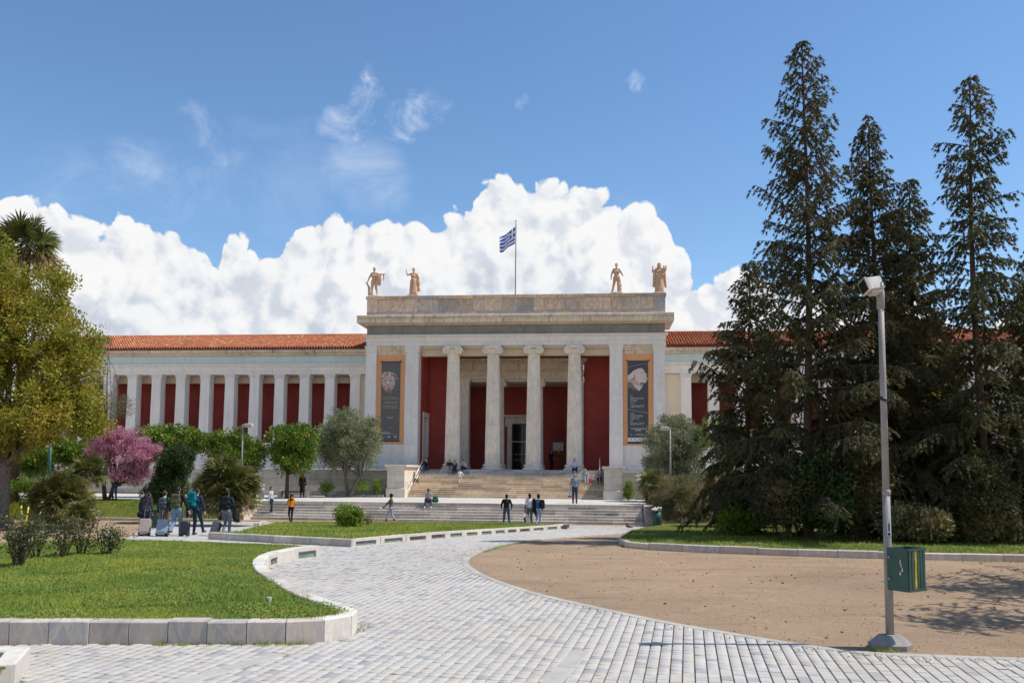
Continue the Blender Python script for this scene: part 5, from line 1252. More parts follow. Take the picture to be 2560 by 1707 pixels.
# ================================================================ FIGURES: smooth bodies grown from tapered limbs
def surface_net(val, org, res):
    """continuous quad surface of the zero level of a sampled field"""
    nx, ny, nz = val.shape; ins = val < 0
    c = np.stack([ins[i:nx - 1 + i, j:ny - 1 + j, k:nz - 1 + k] for i in (0, 1) for j in (0, 1) for k in (0, 1)]).sum(0)
    act = (c > 0) & (c < 8); idx = -np.ones(act.shape, np.int64); cells = np.argwhere(act); idx[act] = np.arange(len(cells))
    acc = np.zeros((len(cells), 3)); cnt = np.zeros(len(cells)); I = cells
    corner = {(i, j, k): val[I[:, 0] + i, I[:, 1] + j, I[:, 2] + k] for i in (0, 1) for j in (0, 1) for k in (0, 1)}
    for ax in range(3):
        for a in (0, 1):
            for b in (0, 1):
                o0 = [0, 0, 0]; oth = [q for q in range(3) if q != ax]; o0[oth[0]] = a; o0[oth[1]] = b; o1 = list(o0); o1[ax] = 1
                v0, v1 = corner[tuple(o0)], corner[tuple(o1)]; cr = (v0 < 0) != (v1 < 0); t_ = np.where(cr, v0 / np.where(cr, v0 - v1, 1), 0)
                p = np.tile(np.array(o0, float), (len(I), 1)); p[:, ax] = t_; acc[cr] += p[cr]; cnt[cr] += 1
    V = (cells + acc / np.maximum(cnt, 1)[:, None]) * res + org; F_ = []
    for ax in range(3):
        a, b = [q for q in range(3) if q != ax]; n0 = ins.shape[ax] - 1
        s0 = [slice(None)] * 3; s1 = [slice(None)] * 3; s0[ax] = slice(0, n0); s1[ax] = slice(1, n0 + 1)
        A_, B_ = ins[tuple(s0)], ins[tuple(s1)]; ch = np.argwhere(A_ != B_); ch = ch[(ch[:, a] > 0) & (ch[:, b] > 0) & (ch[:, a] < ins.shape[a] - 1) & (ch[:, b] < ins.shape[b] - 1)]
        q = []
        for da, db in ((1, 1), (0, 1), (0, 0), (1, 0)):
            m = ch.copy(); m[:, a] -= da; m[:, b] -= db; q.append(idx[m[:, 0], m[:, 1], m[:, 2]])
        Q = np.stack(q, 1); fl = A_[ch[:, 0], ch[:, 1], ch[:, 2]]
        if ax == 1: fl = ~fl
        Q[~fl] = Q[~fl][:, ::-1]; F_.append(Q)
    F_ = np.concatenate(F_); return V, F_[(F_ >= 0).all(1)]
def prim_d(P, pr):
    """distance to a tapered capsule; pr = (a, b, ra, rb, squash) with squash flattening it front to back"""
    a, b, ra, rb = np.array(pr[0], float), np.array(pr[1], float), pr[2], pr[3]; ab = b - a; L2 = max(ab @ ab, 1e-9)
    t_ = np.clip(((P - a) @ ab) / L2, 0, 1); q = P - a - t_[..., None] * ab
    sx, sy = pr[4] if len(pr) > 4 else (1, 1); d = np.sqrt((q[..., 0] / sx) ** 2 + (q[..., 1] / sy) ** 2 + q[..., 2] ** 2)
    return d - (ra + (rb - ra) * t_)
def grow(prims, res=.017, k=.022):
    pts = np.array([p[i] for p, m in prims for i in (0, 1)]); rm = max(max(p[2], p[3]) for p, m in prims) * 1.5 + .03
    lo = pts.min(0) - rm; hi = pts.max(0) + rm; n = np.ceil((hi - lo) / res).astype(int) + 1
    g = np.stack(np.meshgrid(*[lo[i] + res * np.arange(n[i]) for i in range(3)], indexing='ij'), -1)
    val = np.full(g.shape[:3], 9.0)
    for p, m in prims:
        r_ = max(p[2], p[3]) * 1.45 + .09; a = np.minimum(p[0], p[1]) - r_; b = np.maximum(p[0], p[1]) + r_
        i0 = np.maximum(0, np.floor((a - lo) / res).astype(int)); i1 = np.minimum(n, np.ceil((b - lo) / res).astype(int) + 1)
        sl_ = tuple(slice(i0[q], i1[q]) for q in range(3)); d = prim_d(g[sl_], p); v = val[sl_]
        h = np.clip(.5 + .5 * (v - d) / k, 0, 1); val[sl_] = v * (1 - h) + d * h - k * h * (1 - h)
    V, F_ = surface_net(val, lo, res)
    cen = V[F_].mean(1); dd = np.stack([prim_d(cen, p) for p, m in prims], 1); mi = np.array([m for p, m in prims])[dd.argmin(1)]
    return V, F_, mi
def ik(S, T, l1, l2, pole):
    S, T = np.array(S, float), np.array(T, float); d = T - S; L_ = np.linalg.norm(d); 
    if L_ > (l1 + l2) * .995: T = S + d / L_ * (l1 + l2) * .995; d = T - S; L_ = np.linalg.norm(d)
    a = (l1 * l1 - l2 * l2 + L_ * L_) / (2 * L_); h = sqrt(max(l1 * l1 - a * a, 0)); u = d / L_; p = np.array(pole, float); p = p - u * (p @ u); p = p / max(np.linalg.norm(p), 1e-6)
    return S + u * a + p * h, T
_mats = {}
def cloth(c, rough=.85):
    k = tuple(round(x, 3) for x in c)
    if k not in _mats: _mats[k] = m_plain('cloth_%d' % len(_mats), tuple(c) + (1,), rough, .2, .14, 16., bump=.25)
    return _mats[k]
SKIN = {'light': (.56, .34, .24), 'tan': (.42, .24, .16), 'dark': (.09, .05, .035)}
def hand_tubes(mb, w, d, n_, s, mi):
    """palm and five curled fingers at the wrist w, pointing along d, n_ across the knuckles"""
    w, d, n_ = np.array(w), np.array(d) / np.linalg.norm(d), np.array(n_); n_ = n_ - d * (n_ @ d); n_ = n_ / np.linalg.norm(n_); pn = np.cross(d, n_)
    for q, (off, ln) in enumerate(((-.030, .060), (-.010, .072), (.011, .067), (.031, .052))):
        b = w + d * .085 * s + n_ * off * s; m = b + d * ln * .55 * s + pn * .012 * s; e = m + d * ln * .4 * s + pn * .03 * s; mb.tube([w + d * .04 * s + n_ * off * .7 * s, b, m, e], [.011 * s, .0105 * s, .009 * s, .007 * s], 5, mi)
    b = w + d * .03 * s - n_ * .03 * s; mb.tube([w + d * .02 * s, b, b + (d * .6 - n_ * .6) * .04 * s + pn * .012 * s, b + (d * .9 - n_ * .3) * .07 * s + pn * .025 * s], [.014 * s, .013 * s, .011 * s, .008 * s], 5, mi)
def person(label, loc, rz, h=1.75, top=(.1, .1, .1), bottom=(.05, .07, .12), skin='light', hair=(.03, .02, .015), shoe=(.03, .03, .03), pose='stand', hl=None, hr=None, fl=None, fr=None,
           lean=0., hairstyle='short', coat=0., cap=None, slim=1.0, sleeves=True, turn=0., nod=0., sit=None, hood=False, collar=None, band=None, group=None):
    """hl/hr/fl/fr: hand and foot targets in metres, local frame (x right, y forward, z up)"""
    s = h / 1.75; root = tag(empty('person', loc, rz), label, 'person', group)
    b = slim; hipz = .93 * s if pose != 'sit' else .10 * s
    if fl is None: fl = (-.10 * s, 0, .07 * s) 
    if fr is None: fr = (.10 * s, .0, .07 * s)
    pel = np.array([0, 0, hipz]); ln = lambda z, y=0: np.array([0, y + sin(lean) * (z - hipz), hipz + (z - hipz) * cos(lean)])
    T0 = hipz; waist = ln(T0 + .13 * s); chest = ln(T0 + .36 * s); neck = ln(T0 + .54 * s); hd = ln(T0 + .69 * s) + np.array([0, .015 + .10 * nod, -.05 * nod]) * s
    sh = T0 + .48 * s; SL, SR = ln(sh) + (-.17 * s * b, 0, 0), ln(sh) + (.17 * s * b, 0, 0)
    HL, HR = pel + (-.09 * s, 0, -.02 * s), pel + (.09 * s, 0, -.02 * s)
    hl = np.array(hl, float) if hl is not None else SL + np.array([-.07, .04, -.53]) * s; hr = np.array(hr, float) if hr is not None else SR + np.array([.07, .04, -.53]) * s
    EL, WL = ik(SL, hl, .29 * s, .25 * s, (-.6, -1, -.1)); ER, WR = ik(SR, hr, .29 * s, .25 * s, (.6, -1, -.1))
    kp = (0, 1, .3) if pose != 'sit' else (0, .3, 1)
    KL, AL = ik(HL, fl, .43 * s, .43 * s, kp); KR, AR = ik(HR, fr, .43 * s, .43 * s, kp)
    A_ = lambda p, q, r0, r1, m, sq=(1, 1): ((tuple(p), tuple(q), r0 * s, r1 * s, sq), m)
    # 0 skin 1 top 2 bottom 3 shoes 4 band
    sm = 1 if sleeves else 0
    pr = [A_(pel + (-.05 * s, 0, .0), pel + (.05 * s, 0, .0), .125 * b, .125 * b, 2, (1.0, .92)), A_(pel + (0, 0, .06 * s), waist, .135 * b, .125 * b, 1 if coat or True else 2, (1.12, .85)), A_(waist, chest, .125 * b, .145 * b, 1, (1.15, .82)), A_(chest, ln(sh - .03 * s), .145 * b, .10 * b, 1, (1.25, .85)),
          A_(SL + (.03 * s, 0, .0), SR - (.03 * s, 0, .0), .062, .062, 1), A_(SL, EL, .062 * b, .050 * b, 1), A_(EL, EL + (WL - EL) * .92, .050 * b, .040 * b, sm), A_(SR, ER, .062 * b, .050 * b, 1), A_(ER, ER + (WR - ER) * .92, .050 * b, .040 * b, sm),
          A_(WL, WL + (WL - EL) / np.linalg.norm(WL - EL) * .075 * s, .034, .038, 0, (1, 1)), A_(WR, WR + (WR - ER) / np.linalg.norm(WR - ER) * .075 * s, .034, .038, 0, (1, 1)),
          A_(HL, KL, .092 * b, .066 * b, 2), A_(KL, AL, .064 * b, .050 * b, 2), A_(HR, KR, .092 * b, .066 * b, 2), A_(KR, AR, .064 * b, .050 * b, 2),
          A_(neck - (0, 0, .06 * s), hd - (0, 0, .08 * s), .056, .052, 0), A_(hd + (0, .005 * s, -.055 * s), hd + (0, -.01 * s, .04 * s), .074, .088, 0, (.88, 1.04))]
    fd = np.array([0, 1.0, 0])
    for A0, K0 in ((AL, KL), (AR, KR)):
        sd = np.array([0, .19 * s, -.03 * s]); pr.append(A_(A0 + (0, -.04 * s, -.025 * s), A0 + sd, .044, .036, 3, (1, 1)))
    fdir = np.array([sin(turn), cos(turn), -.25 * nod])
    pr.append(A_(hd + fdir * .085 * s + (0, 0, .005), hd + fdir * .105 * s + (0, 0, -.025 * s), .012, .017, 0))
    for sg in (-1, 1): e = hd + np.array([cos(turn), -sin(turn), 0]) * sg * .080 * s; pr.append(A_(e, e + (0, 0, .03 * s), .014, .016, 0))
    if coat: pr.append(A_(pel + (0, 0, .05 * s), pel + (0, .0, -coat * s), .15 * b, .19 * b, 1, (1.0, .8)))
    if hood: pr.append(A_(neck + (0, -.05 * s, -.02 * s), neck + (0, -.07 * s, .06 * s), .085, .07, 1))
    if collar: pr.append(A_(neck + (0, 0, -.02 * s), neck + (0, 0, .01 * s), .064, .060, 4))
    if band: pr.append(A_(KL + (AL - KL) * .55, KL + (AL - KL) * .7, .066, .064, 4)); pr.append(A_(KR + (AR - KR) * .55, KR + (AR - KR) * .7, .066, .064, 4))
    V, F_, mi = grow(pr, (.020 if loc[1] < 40 else .027 if loc[1] < 56 else .03) * max(s, .75)); mats = [cloth(SKIN[skin], .6), cloth(top), cloth(bottom), cloth(shoe, .6), cloth(collar or band or top)]
    hm = MB(); hand_tubes(hm, WL, WL - EL, (0, 1, .3), s, 0); hand_tubes(hm, WR, WR - ER, (0, 1, .3), s, 0)
    nv = len(V); V2 = np.array(hm.v); tri = [(f[0], f[i], f[i + 1], f[i + 1]) for f in hm.f if len(f) > 4 for i in range(1, len(f) - 1)]
    q4 = [f for f in hm.f if len(f) == 4]
    me = bpy.data.meshes.new('body'); me.from_pydata(np.concatenate([V, V2]).tolist(), [], F_.tolist() + [tuple(i + nv for i in f) for f in hm.f]); 
    for m in mats: me.materials.append(m)
    me.polygons.foreach_set('material_index', np.concatenate([mi, np.zeros(len(hm.f), int)]).astype(np.int32)); me.polygons.foreach_set('use_smooth', np.ones(len(me.polygons), bool)); me.update()
    put('body', me, root)
    # hair, eyes, mouth
    hp = []
    back = -fdir * np.array([1, 1, 0])
    if hairstyle != 'bald':
        hp = [A_(hd + (0, 0, .045 * s) + back * .012 * s, hd + back * .035 * s + (0, 0, .02 * s), .090, .088, 0, (.92, 1.0)), A_(hd + back * .05 * s + (0, 0, .0), hd + back * .055 * s - (0, 0, .05 * s), .072, .055, 0)]
    if hairstyle in ('long', 'curly'):
        L_ = .30 if hairstyle == 'long' else .24; w = .075 if hairstyle == 'long' else .105
        hp += [A_(hd + back * .055 * s, hd + back * .085 * s - (0, 0, L_ * s), w, w * .8, 0, (1.15, .7)), A_(hd + (-.06 * s, 0, 0) + back * .03 * s, hd + (-.075 * s, 0, -L_ * .7 * s) + back * .05 * s, .04, .035, 0), A_(hd + (.06 * s, 0, 0) + back * .03 * s, hd + (.075 * s, 0, -L_ * .7 * s) + back * .05 * s, .04, .035, 0)]
    if hairstyle == 'curlyshort': hp.append(A_(hd + (0, 0, .05 * s) + back * .02 * s, hd + (0, 0, .03 * s) + back * .05 * s, .105, .10, 0))
    if hp:
        Vh, Fh, _ = grow(hp, (.02 if loc[1] < 40 else .026) * max(s, .75)); put('hair', np_mesh('hair', Vh, Fh, cloth(hair, .6), True), root)
    fm = MB(); rt = np.array([cos(turn), -sin(turn), 0])
    for sg in (-1, 1): fm.sphere(hd + fdir * .078 * s + rt * sg * .03 * s + (0, 0, .018 * s), .011 * s, 6, 4)
    fm.build('eyes', M['black'], root)
    MB().cbox(-.024 * s, .024 * s, -.006, .006, -.005 * s, .005 * s, .002, 0, Matrix.Translation(tuple(hd + fdir * .086 * s - np.array([0, 0, .055 * s]))) @ Matrix.Rotation(-turn, 4, 'Z')).build('mouth', cloth((.25, .08, .07)), root)
    if cap:
        cm = MB().lathe([(.102 * s, 0), (.104 * s, .03 * s), (.085 * s, .075 * s), (.04 * s, .098 * s), (.01 * s, .10 * s)], 16, tuple(hd + (0, -.01, .035 * s)))
        cm.prism([(x * s, y * s) for x, y in ((-.08, .05), (.08, .05), (.065, .15), (0, .175), (-.065, .15))], hd[2] + .035 * s, hd[2] + .05 * s, M=Matrix.Translation((0, hd[1], 0))); cm.build('cap', cloth(cap), root, True)
    root['_j'] = 0; del root['_j']
    return root, dict(SL=SL, SR=SR, WL=WL, WR=WR, neck=neck, chest=chest, waist=waist, hd=hd, pel=pel, s=s)
def PX(p):
    d = np.array(p, float) - EYE; z = d @ FWD; return 1280 + FPX * (d @ R2) / z, PPY - FPX * (d @ U2) / z
def LX(px, y, z):
    x = 0.
    for i in range(8): a = PX(LW(x, y, z))[0]; b = PX(LW(x + 1, y, z))[0]; x += (px - a) / (b - a)
    return LW(x, y, z)
def to_world(root, p): return tuple(Matrix.Translation(root.location) @ Matrix.Rotation(root.rotation_euler.z, 4, 'Z') @ Vector(tuple(float(c) for c in p)))
BACK = 0.0; FRONT = pi; LEFT = pi / 2; RIGHT = -pi / 2          # which way a figure faces: away from us, towards us, left, right
walk = lambda s=1., a=.22: dict(fl=(-.09 * s, -a, .16), fr=(.09 * s, a * .9, .07))
def backpack(label, root, j, col, w=.30, hgt=.44, dep=.17, zoff=-.02, yoff=0., xoff=0., tall=0., pocket=None, strap=True):
    s = j['s']; rt = tag(empty('backpack', to_world(root, (xoff, -.115 * s - yoff, j['chest'][2] - .22 * s + zoff)), root.rotation_euler.z), label, 'backpack')
    m = cloth(col, .7); v = []; n = 14
    body = [(( -w / 2 + .05, -dep * .55, .06), (w / 2 - .05, -dep * .55, .06), .075, .075), ((-w / 2 + .05, -dep * .5, hgt * .5), (w / 2 - .05, -dep * .5, hgt * .5), .085, .085), ((-w / 2 + .08, -dep * .45, hgt - .06 + tall), (w / 2 - .08, -dep * .45, hgt - .06 + tall), .07, .07)]
    prm = [((a, b, r0, r1), 0) for a, b, r0, r1 in body] + [(((x, -dep * .5, .06), (x, -dep * .48, hgt - .07 + tall), .075, .07), 0) for x in (-w / 2 + .07, 0, w / 2 - .07)]
    V, F_, _ = grow(prm, .018, .03); put('bag_body', np_mesh('bag_body', V, F_, m, True), rt)
    V, F_, _ = grow([(((-w / 2 + .09, -dep * .95, .10), (w / 2 - .09, -dep * .95, .10), .055, .055), 0), (((-w / 2 + .09, -dep * .93, .2), (w / 2 - .09, -dep * .93, .2), .05, .05), 0)], .018, .03); put('pocket', np_mesh('pocket', V, F_, cloth(pocket or tuple(c * .8 for c in col), .7), True), rt)
    if strap:
        for sg in (-1, 1): MB().tube([(sg * .09, -.02, .04), (sg * .11, .10, .12), (sg * .12, .20, hgt * .55), (sg * .11, .16, hgt * .95), (sg * .08, .03, hgt * 1.0)], .018, 6).build('strap', m, rt, True)
    return rt
def suitcase(label, loc, rz, tilt, col, w=.36, dep=.22, hgt=.56, handle=.42, ribs=False, hcol='steel', face=None):
    rt = tag(empty('suitcase', loc, rz), label, 'suitcase'); rt.rotation_euler = (tilt, 0, rz); m = face or m_plain('case_' + label[:12].replace(' ', '_'), tuple(col) + (1,), .35, .5, .08, 5.)
    MB().cbox(-w / 2, w / 2, -dep / 2, dep / 2, .05, .05 + hgt, .035).build('shell', m, rt, False)
    if ribs:
        for k in range(6): x = -w / 2 + .05 + k * (w - .1) / 5; MB().cbox(x - .007, x + .007, -dep / 2 - .012, -dep / 2 + .004, .09, .02 + hgt, .003).build('rib', M['steel'], rt)
    else:
        MB().cbox(-w / 2 - .003, w / 2 + .003, -.008, .008, .047, .053 + hgt, .002).build('zip', M['black'], rt)
        MB().cbox(-w / 2 + .05, w / 2 - .05, -dep / 2 - .01, -dep / 2 + .003, .12, .135, .003).build('groove', M['black'], rt)
    for sx in (-1, 1):
        for sy in (-1, 1): MB().add(*[(v_, f_) for v_, f_ in [cyl_x(sx * (w / 2 - .05), sy * (dep / 2 - .05), .028, .028, .02)]][0]).build('wheel', M['black'], rt)
        MB().tube([(sx * w * .26, dep / 2 - .03, .05 + hgt - .02), (sx * w * .26, dep / 2 - .03, .05 + hgt + handle)], .010, 6).build('handle_rod', M[hcol], rt)
        MB().cbox(sx * (w / 2 - .03) - .035, sx * (w / 2 - .03) + .035, -dep / 2 - .006, dep / 2 + .006, .04, .10, .012).build('corner_guard', M['black'], rt)
    MB().tube([(-w * .26 - .01, dep / 2 - .03, .05 + hgt + handle), (w * .26 + .01, dep / 2 - .03, .05 + hgt + handle)], .015, 6).build('handle_grip', M['black'], rt)
    return rt
def cyl_x(cx, cy, cz, R, hw, n=10):
    v = [(x, cy + R * cos(2 * pi * k / n), cz + R * sin(2 * pi * k / n)) for x in (cx - hw, cx + hw) for k in range(n)]
    return v, [(k, (k + 1) % n, n + (k + 1) % n, n + k) for k in range(n)] + [tuple(range(n))[::-1], tuple(n + k for k in range(n))]
DENIM = (.055, .085, .15); LDENIM = (.19, .27, .38); BLACK = (.018, .018, .02)

# ---- the five travellers with their cases
gt = 'travellers walking away with luggage'
def gp(px, Y): p = AT(px, 1300, Y); return (p[0], Y, float(zg(Y)) + .035)
r, j = person('traveller in black quilted hooded jacket pulling a beige suitcase', gp(361, 32.6), BACK + .05, 1.72, (.045, .042, .05), (.04, .06, .11), hair=(.02, .015, .012), pose='walk', nod=1.4, lean=.22, hood=True, hr=(.33, -.05, .70), **walk(), group=gt)
b_ = tag(empty('shoulder_bag', to_world(r, (.02, -.20, .72)), .05), 'black shoulder bag hanging behind the traveller in the quilted jacket', 'bag')
V, F_, _ = grow([(((-.15, 0, .10), (.13, 0, .02), .075, .075), 0), (((-.15, 0, .02), (.13, 0, -.05), .07, .07), 0)], .018, .03); put('bag_body', np_mesh('bag_body', V, F_, cloth(BLACK), True), b_)
MB().tube([(-.12, 0, .15), (-.02, .0, .42), (.10, .05, .68), (.14, .16, .74), (.10, .28, .62)], .014, 6).build('strap', cloth(BLACK), b_)
suitcase('beige hard-shell suitcase of the leftmost traveller', gp(361, 31.9), 0.15, -.38, (.36, .30, .26), .40, .24, .60, .46)
r, j = person('traveller in green pullover with grey trousers and a small backpack', gp(409, 32.5), BACK - .03, 1.70, (.02, .085, .035), (.15, .13, .115), hair=(.055, .032, .02), hl=(-.26, .05, .80), hr=(.27, -.08, .78), **walk(1, .12), collar=(.62, .62, .62), group=gt)
backpack('small grey-blue backpack on the green pullover', r, j, (.06, .07, .09), .27, .40, .13, -.03, pocket=(.05, .06, .08))
suitcase('silver-blue hard-shell suitcase beside the man in green', gp(405, 31.7), .12, -.40, (.27, .33, .37), .40, .24, .60, .46)
r, j = person('traveller in black puffer jacket with an olive backpack and pale jeans', gp(442, 32.0), BACK + .02, 1.84, BLACK, (.16, .25, .36), hair=(.02, .015, .012), hr=(.42, .05, .92), hl=(-.30, .0, .80), fl=(-.11, -.36, .22), fr=(.10, .12, .07), hood=True, slim=1.12, group=gt)
backpack('olive green backpack on the black puffer jacket', r, j, (.085, .08, .045), .34, .50, .18, -.06)
suitcase('small black upright suitcase in the middle of the travellers', gp(463, 31.9), -.05, -.12, (.02, .021, .025), .30, .20, .50, .46)
r, j = person('traveller in navy jacket carrying a big teal rucksack', gp(490, 33.2), BACK - .12, 1.80, (.03, .045, .095), (.03, .055, .10), hair=(.03, .022, .018), shoe=(.05, .05, .05), hr=(.34, .10, .72), fl=(-.10, .05, .07), fr=(.12, .38, .12), group=gt)
backpack('large teal rucksack on the traveller in navy', r, j, (.0, .19, .19), .34, .58, .20, -.02, xoff=-.10)
backpack('dark grey day pack hanging below the teal rucksack', r, j, (.05, .045, .05), .26, .36, .13, -.40, .10, xoff=-.16, strap=False)
r, j = person('traveller in navy top and grey-blue jeans walking alone at the right', gp(566, 32.8), BACK - .02, 1.74, (.022, .032, .055), (.17, .20, .25), 'tan', (.015, .012, .01), (.03, .03, .035), hl=(-.30, -.04, .74), hr=(.30, .14, .92), **walk(1, .08), group=gt)
backpack('black backpack on the traveller at the right of the group', r, j, (.014, .015, .016), .32, .48, .15, -.05)
b_ = tag(empty('folded_jacket', to_world(r, (.30, .10, .62)), 0), 'black jacket draped over the arm of the rightmost traveller', 'jacket')
V, F_, _ = grow([(((0, 0, .30), (.03, -.03, .0), .075, .10), 0), (((.05, .02, .28), (.12, -.02, -.06), .06, .07), 0)], .02, .03); put('cloth_body', np_mesh('cloth_body', V, F_, cloth(BLACK), True), b_)
suitcase('black suitcase with silver ribs rolling beside the rightmost traveller', gp(535, 32.3), -.25, -.45, (.016, .016, .018), .34, .22, .50, .40, True)

# ---- people about the steps
def on_terrace(px, py): p = GZ(px, py, FLOOR + TER); return tuple(p)
def lower_step(px, k): return LX(px, TY - .02 - .325 * k - .17, TER - .15 * (k + 1))
def upper_step(px, k, fwd=.17): return LX(px, -.95 - .345 * k - fwd, -RU * k)
def at_foot(px, Y): p = AT(px, 1300, Y); return (p[0], Y, float(zg(Y)) + .03)
r, j = person('man with a dark bag standing beside the trunk of the pink tree', on_terrace(286, 1249), FRONT, 1.74, (.10, .13, .20), (.06, .09, .15), 'light', (.2, .18, .16), hl=(-.05, .22, 1.12), hr=(.08, .22, 1.18), nod=.3)
r, j = person('young woman with long brown hair and white top descending the lower steps', lower_step(676, 4), RIGHT - .4, 1.66, (.52, .53, .55), (.02, .03, .065), 'light', (.10, .042, .025), (.75, .75, .75), hairstyle='long', slim=.86, fl=(-.10, -.12, .07), fr=(.10, .20, .07))
r, j = person('girl in an orange hoodie with long dark curls before the steps', at_foot(727, 47.9), LEFT + .5 - pi / 2, 1.60, (.72, .26, .01), (.014, .013, .018), 'tan', (.02, .013, .012), (.02, .02, .02), hairstyle='curly', slim=.92, hood=True, hl=(-.12, .24, 1.02), hr=(.16, .20, .95), **walk(1, .18))
r, j = person('woman in a long black coat facing the stone wall', on_terrace(755, 1244), BACK, 1.68, (.012, .012, .014), (.012, .012, .014), 'light', (.13, .04, .022), coat=.36, hairstyle='long', slim=.98)
r, j = person('man in an olive pullover walking left with a white tissue', at_foot(977, 47.2), LEFT, 1.70, (.13, .12, .065), (.33, .38, .44), 'dark', (.012, .01, .009), (.4, .42, .45), hl=(-.14, .45, .86), hr=(.22, .10, .80), fl=(-.09, .28, .07), fr=(.09, -.26, .10), band=(.35, .03, .06))
b_ = tag(MB().cbox(-.07, .07, -.05, .05, -.035, .035, .02).build('paper_tissue', M['whitepaint'], None, False, to_world(r, (-.14, .55, .88))), 'white tissue in the hand of the man in olive', 'tissue')
def seated(label, seat, rz, h=1.7, drop=.29, reach=.50, hl=None, hr=None, spread=.14, **kw):
    s = h / 1.75
    return person(label, seat, rz, h, pose='sit', hl=hl if hl is not None else (-.13 * s, .38 * s, .30 * s), hr=hr if hr is not None else (.13 * s, .38 * s, .30 * s), fl=(-spread * s, reach * s, -drop + .07), fr=(spread * s, reach * s, -drop + .07), **kw)
sx = LX(1072, TY - .18, TER)
r, j = seated('man with a blue cap sitting on the terrace edge, hands clasped', sx, FRONT, 1.76, .30, .48, (-.02, .40, .33), (.03, .40, .33), .19, top=(.42, .44, .48), bottom=(.055, .075, .12), skin='tan', hair=(.03, .02, .02), shoe=(.72, .72, .72), lean=.42, nod=.5, cap=(.04, .06, .15), sleeves=False)
p = LX(1088, TY + .12, TER); bb = tag(empty('backpack', p, .4), 'green bag on the terrace behind the man with the cap', 'bag')
V, F_, _ = grow([(((-.10, 0, .12), (.10, 0, .12), .12, .12), 0), (((-.08, 0, .28), (.08, 0, .28), .09, .09), 0)], .02, .03); put('bag_body', np_mesh('bag_body', V, F_, cloth((.01, .10, .06)), True), bb); MB().tube([(-.06, 0, .36), (0, 0, .42), (.06, 0, .36)], .012, 6).build('carry_loop', cloth(BLACK), bb)
r, j = seated('girl in a black jacket sitting against the left pedestal', upper_step(1030, 7), RIGHT + pi / 10, 1.62, .16, .55, (-.10, .30, .55), (.12, .30, .30), .07, top=(.02, .02, .022), bottom=(.05, .075, .13), hair=(.03, .016, .012), hairstyle='long', lean=.1, slim=.9, nod=.6)
p = upper_step(1150, 7); r, j = person('small child in white climbing the upper steps', p, BACK, 1.02, (.78, .76, .80), (.74, .68, .70), 'light', (.06, .035, .02), (.6, .6, .6), hl=(-.30, .05, .52), hr=(.30, .05, .52), fl=(-.07, -.08, .06), fr=(.07, .20, .20))
seated('man in a black jacket resting his chin on his hand at the top step', upper_step(1066, 0), FRONT, 1.76, .28, .45, (-.10, .24, .62), (.30, .40, .22), .13, top=BLACK, bottom=(.05, .075, .13), hair=(.10, .07, .05), lean=.3, nod=.3)
seated('person in a black top and pale jeans sitting left of the pair', upper_step(1124, 0), FRONT, 1.62, .28, .5, None, None, .09, top=BLACK, bottom=(.36, .40, .44), hair=(.03, .02, .02), lean=.35, nod=.6, slim=.9, collar=(.5, .5, .5))
seated('man in dark T-shirt with both hands at his face below a column', upper_step(1137, 1), FRONT, 1.74, .28, .5, (-.04, .22, .60), (.04, .22, .60), .13, top=(.05, .055, .07), bottom=(.03, .055, .12), hair=(.015, .012, .012), lean=.42, nod=.4, sleeves=False)
seated('woman in white top and black trousers turned to her companions', upper_step(1163, 0), LEFT + .4 + pi / 6, 1.64, .28, .5, (-.1, .30, .40), (.12, .30, .35), .08, top=(.5, .53, .62), bottom=BLACK, hair=(.03, .02, .02), lean=.4, nod=.6, slim=.9)
r, j = person('man in a black leather jacket and jeans facing the museum', at_foot(1266, 46.9), BACK, 1.72, (.016, .016, .018), (.05, .085, .15), 'tan', (.012, .01, .01), (.7, .7, .72), hl=(-.27, .14, .95), hr=(.27, .14, .95), fl=(-.16, 0, .07), fr=(.17, .05, .07), slim=1.04)
r, j = person('man in white T-shirt with a black jacket over his shoulder', at_foot(1324, 47.0), BACK + .1, 1.76, (.68, .68, .72), (.13, .125, .12), 'dark', (.01, .009, .009), (.05, .05, .05), hl=(-.28, -.06, .74), hr=(.20, .16, 1.0), sleeves=False, fl=(-.1, .1, .07), fr=(.1, -.12, .09))
b_ = tag(empty('folded_jacket', to_world(r, (.22, -.12, .75)), .1), 'black jacket slung over the shoulder of the man in white', 'jacket')
V, F_, _ = grow([(((0, 0, .66), (.04, 0, .05), .09, .11), 0), (((.06, .05, .6), (.10, 0, -.15), .07, .06), 0)], .02, .03); put('cloth_body', np_mesh('cloth_body', V, F_, cloth(BLACK), True), b_)
suitcase('black suitcase tilted behind the man in white', at_foot(1322, 46.3), .35, -.55, (.02, .02, .02), .34, .22, .52, .36)
r, j = person('woman in a blue denim jacket with dark curls and a backpack', at_foot(1346, 46.9), BACK - .1, 1.72, (.07, .15, .32), (.24, .34, .50), 'tan', (.03, .012, .012), (.7, .7, .7), hairstyle='curlyshort', slim=.95, **walk(1, .10))
backpack('black backpack slung on the right shoulder of the woman in denim', r, j, (.016, .017, .02), .28, .46, .15, -.08, xoff=.20, strap=False)
r, j = person('grey-haired man in blue-grey shirt standing on the terrace with bags', on_terrace(1437, 1258.5), BACK, 1.82, (.21, .25, .32), (.04, .06, .10), 'light', (.25, .24, .23), (.015, .015, .015), hl=(-.30, .02, .80), hr=(.28, .10, .85), slim=1.06, sleeves=False)
b_ = tag(empty('shopping_bag', to_world(r, (-.34, .02, .34)), .3), 'white and red carrier bag held by the grey-haired man', 'bag')
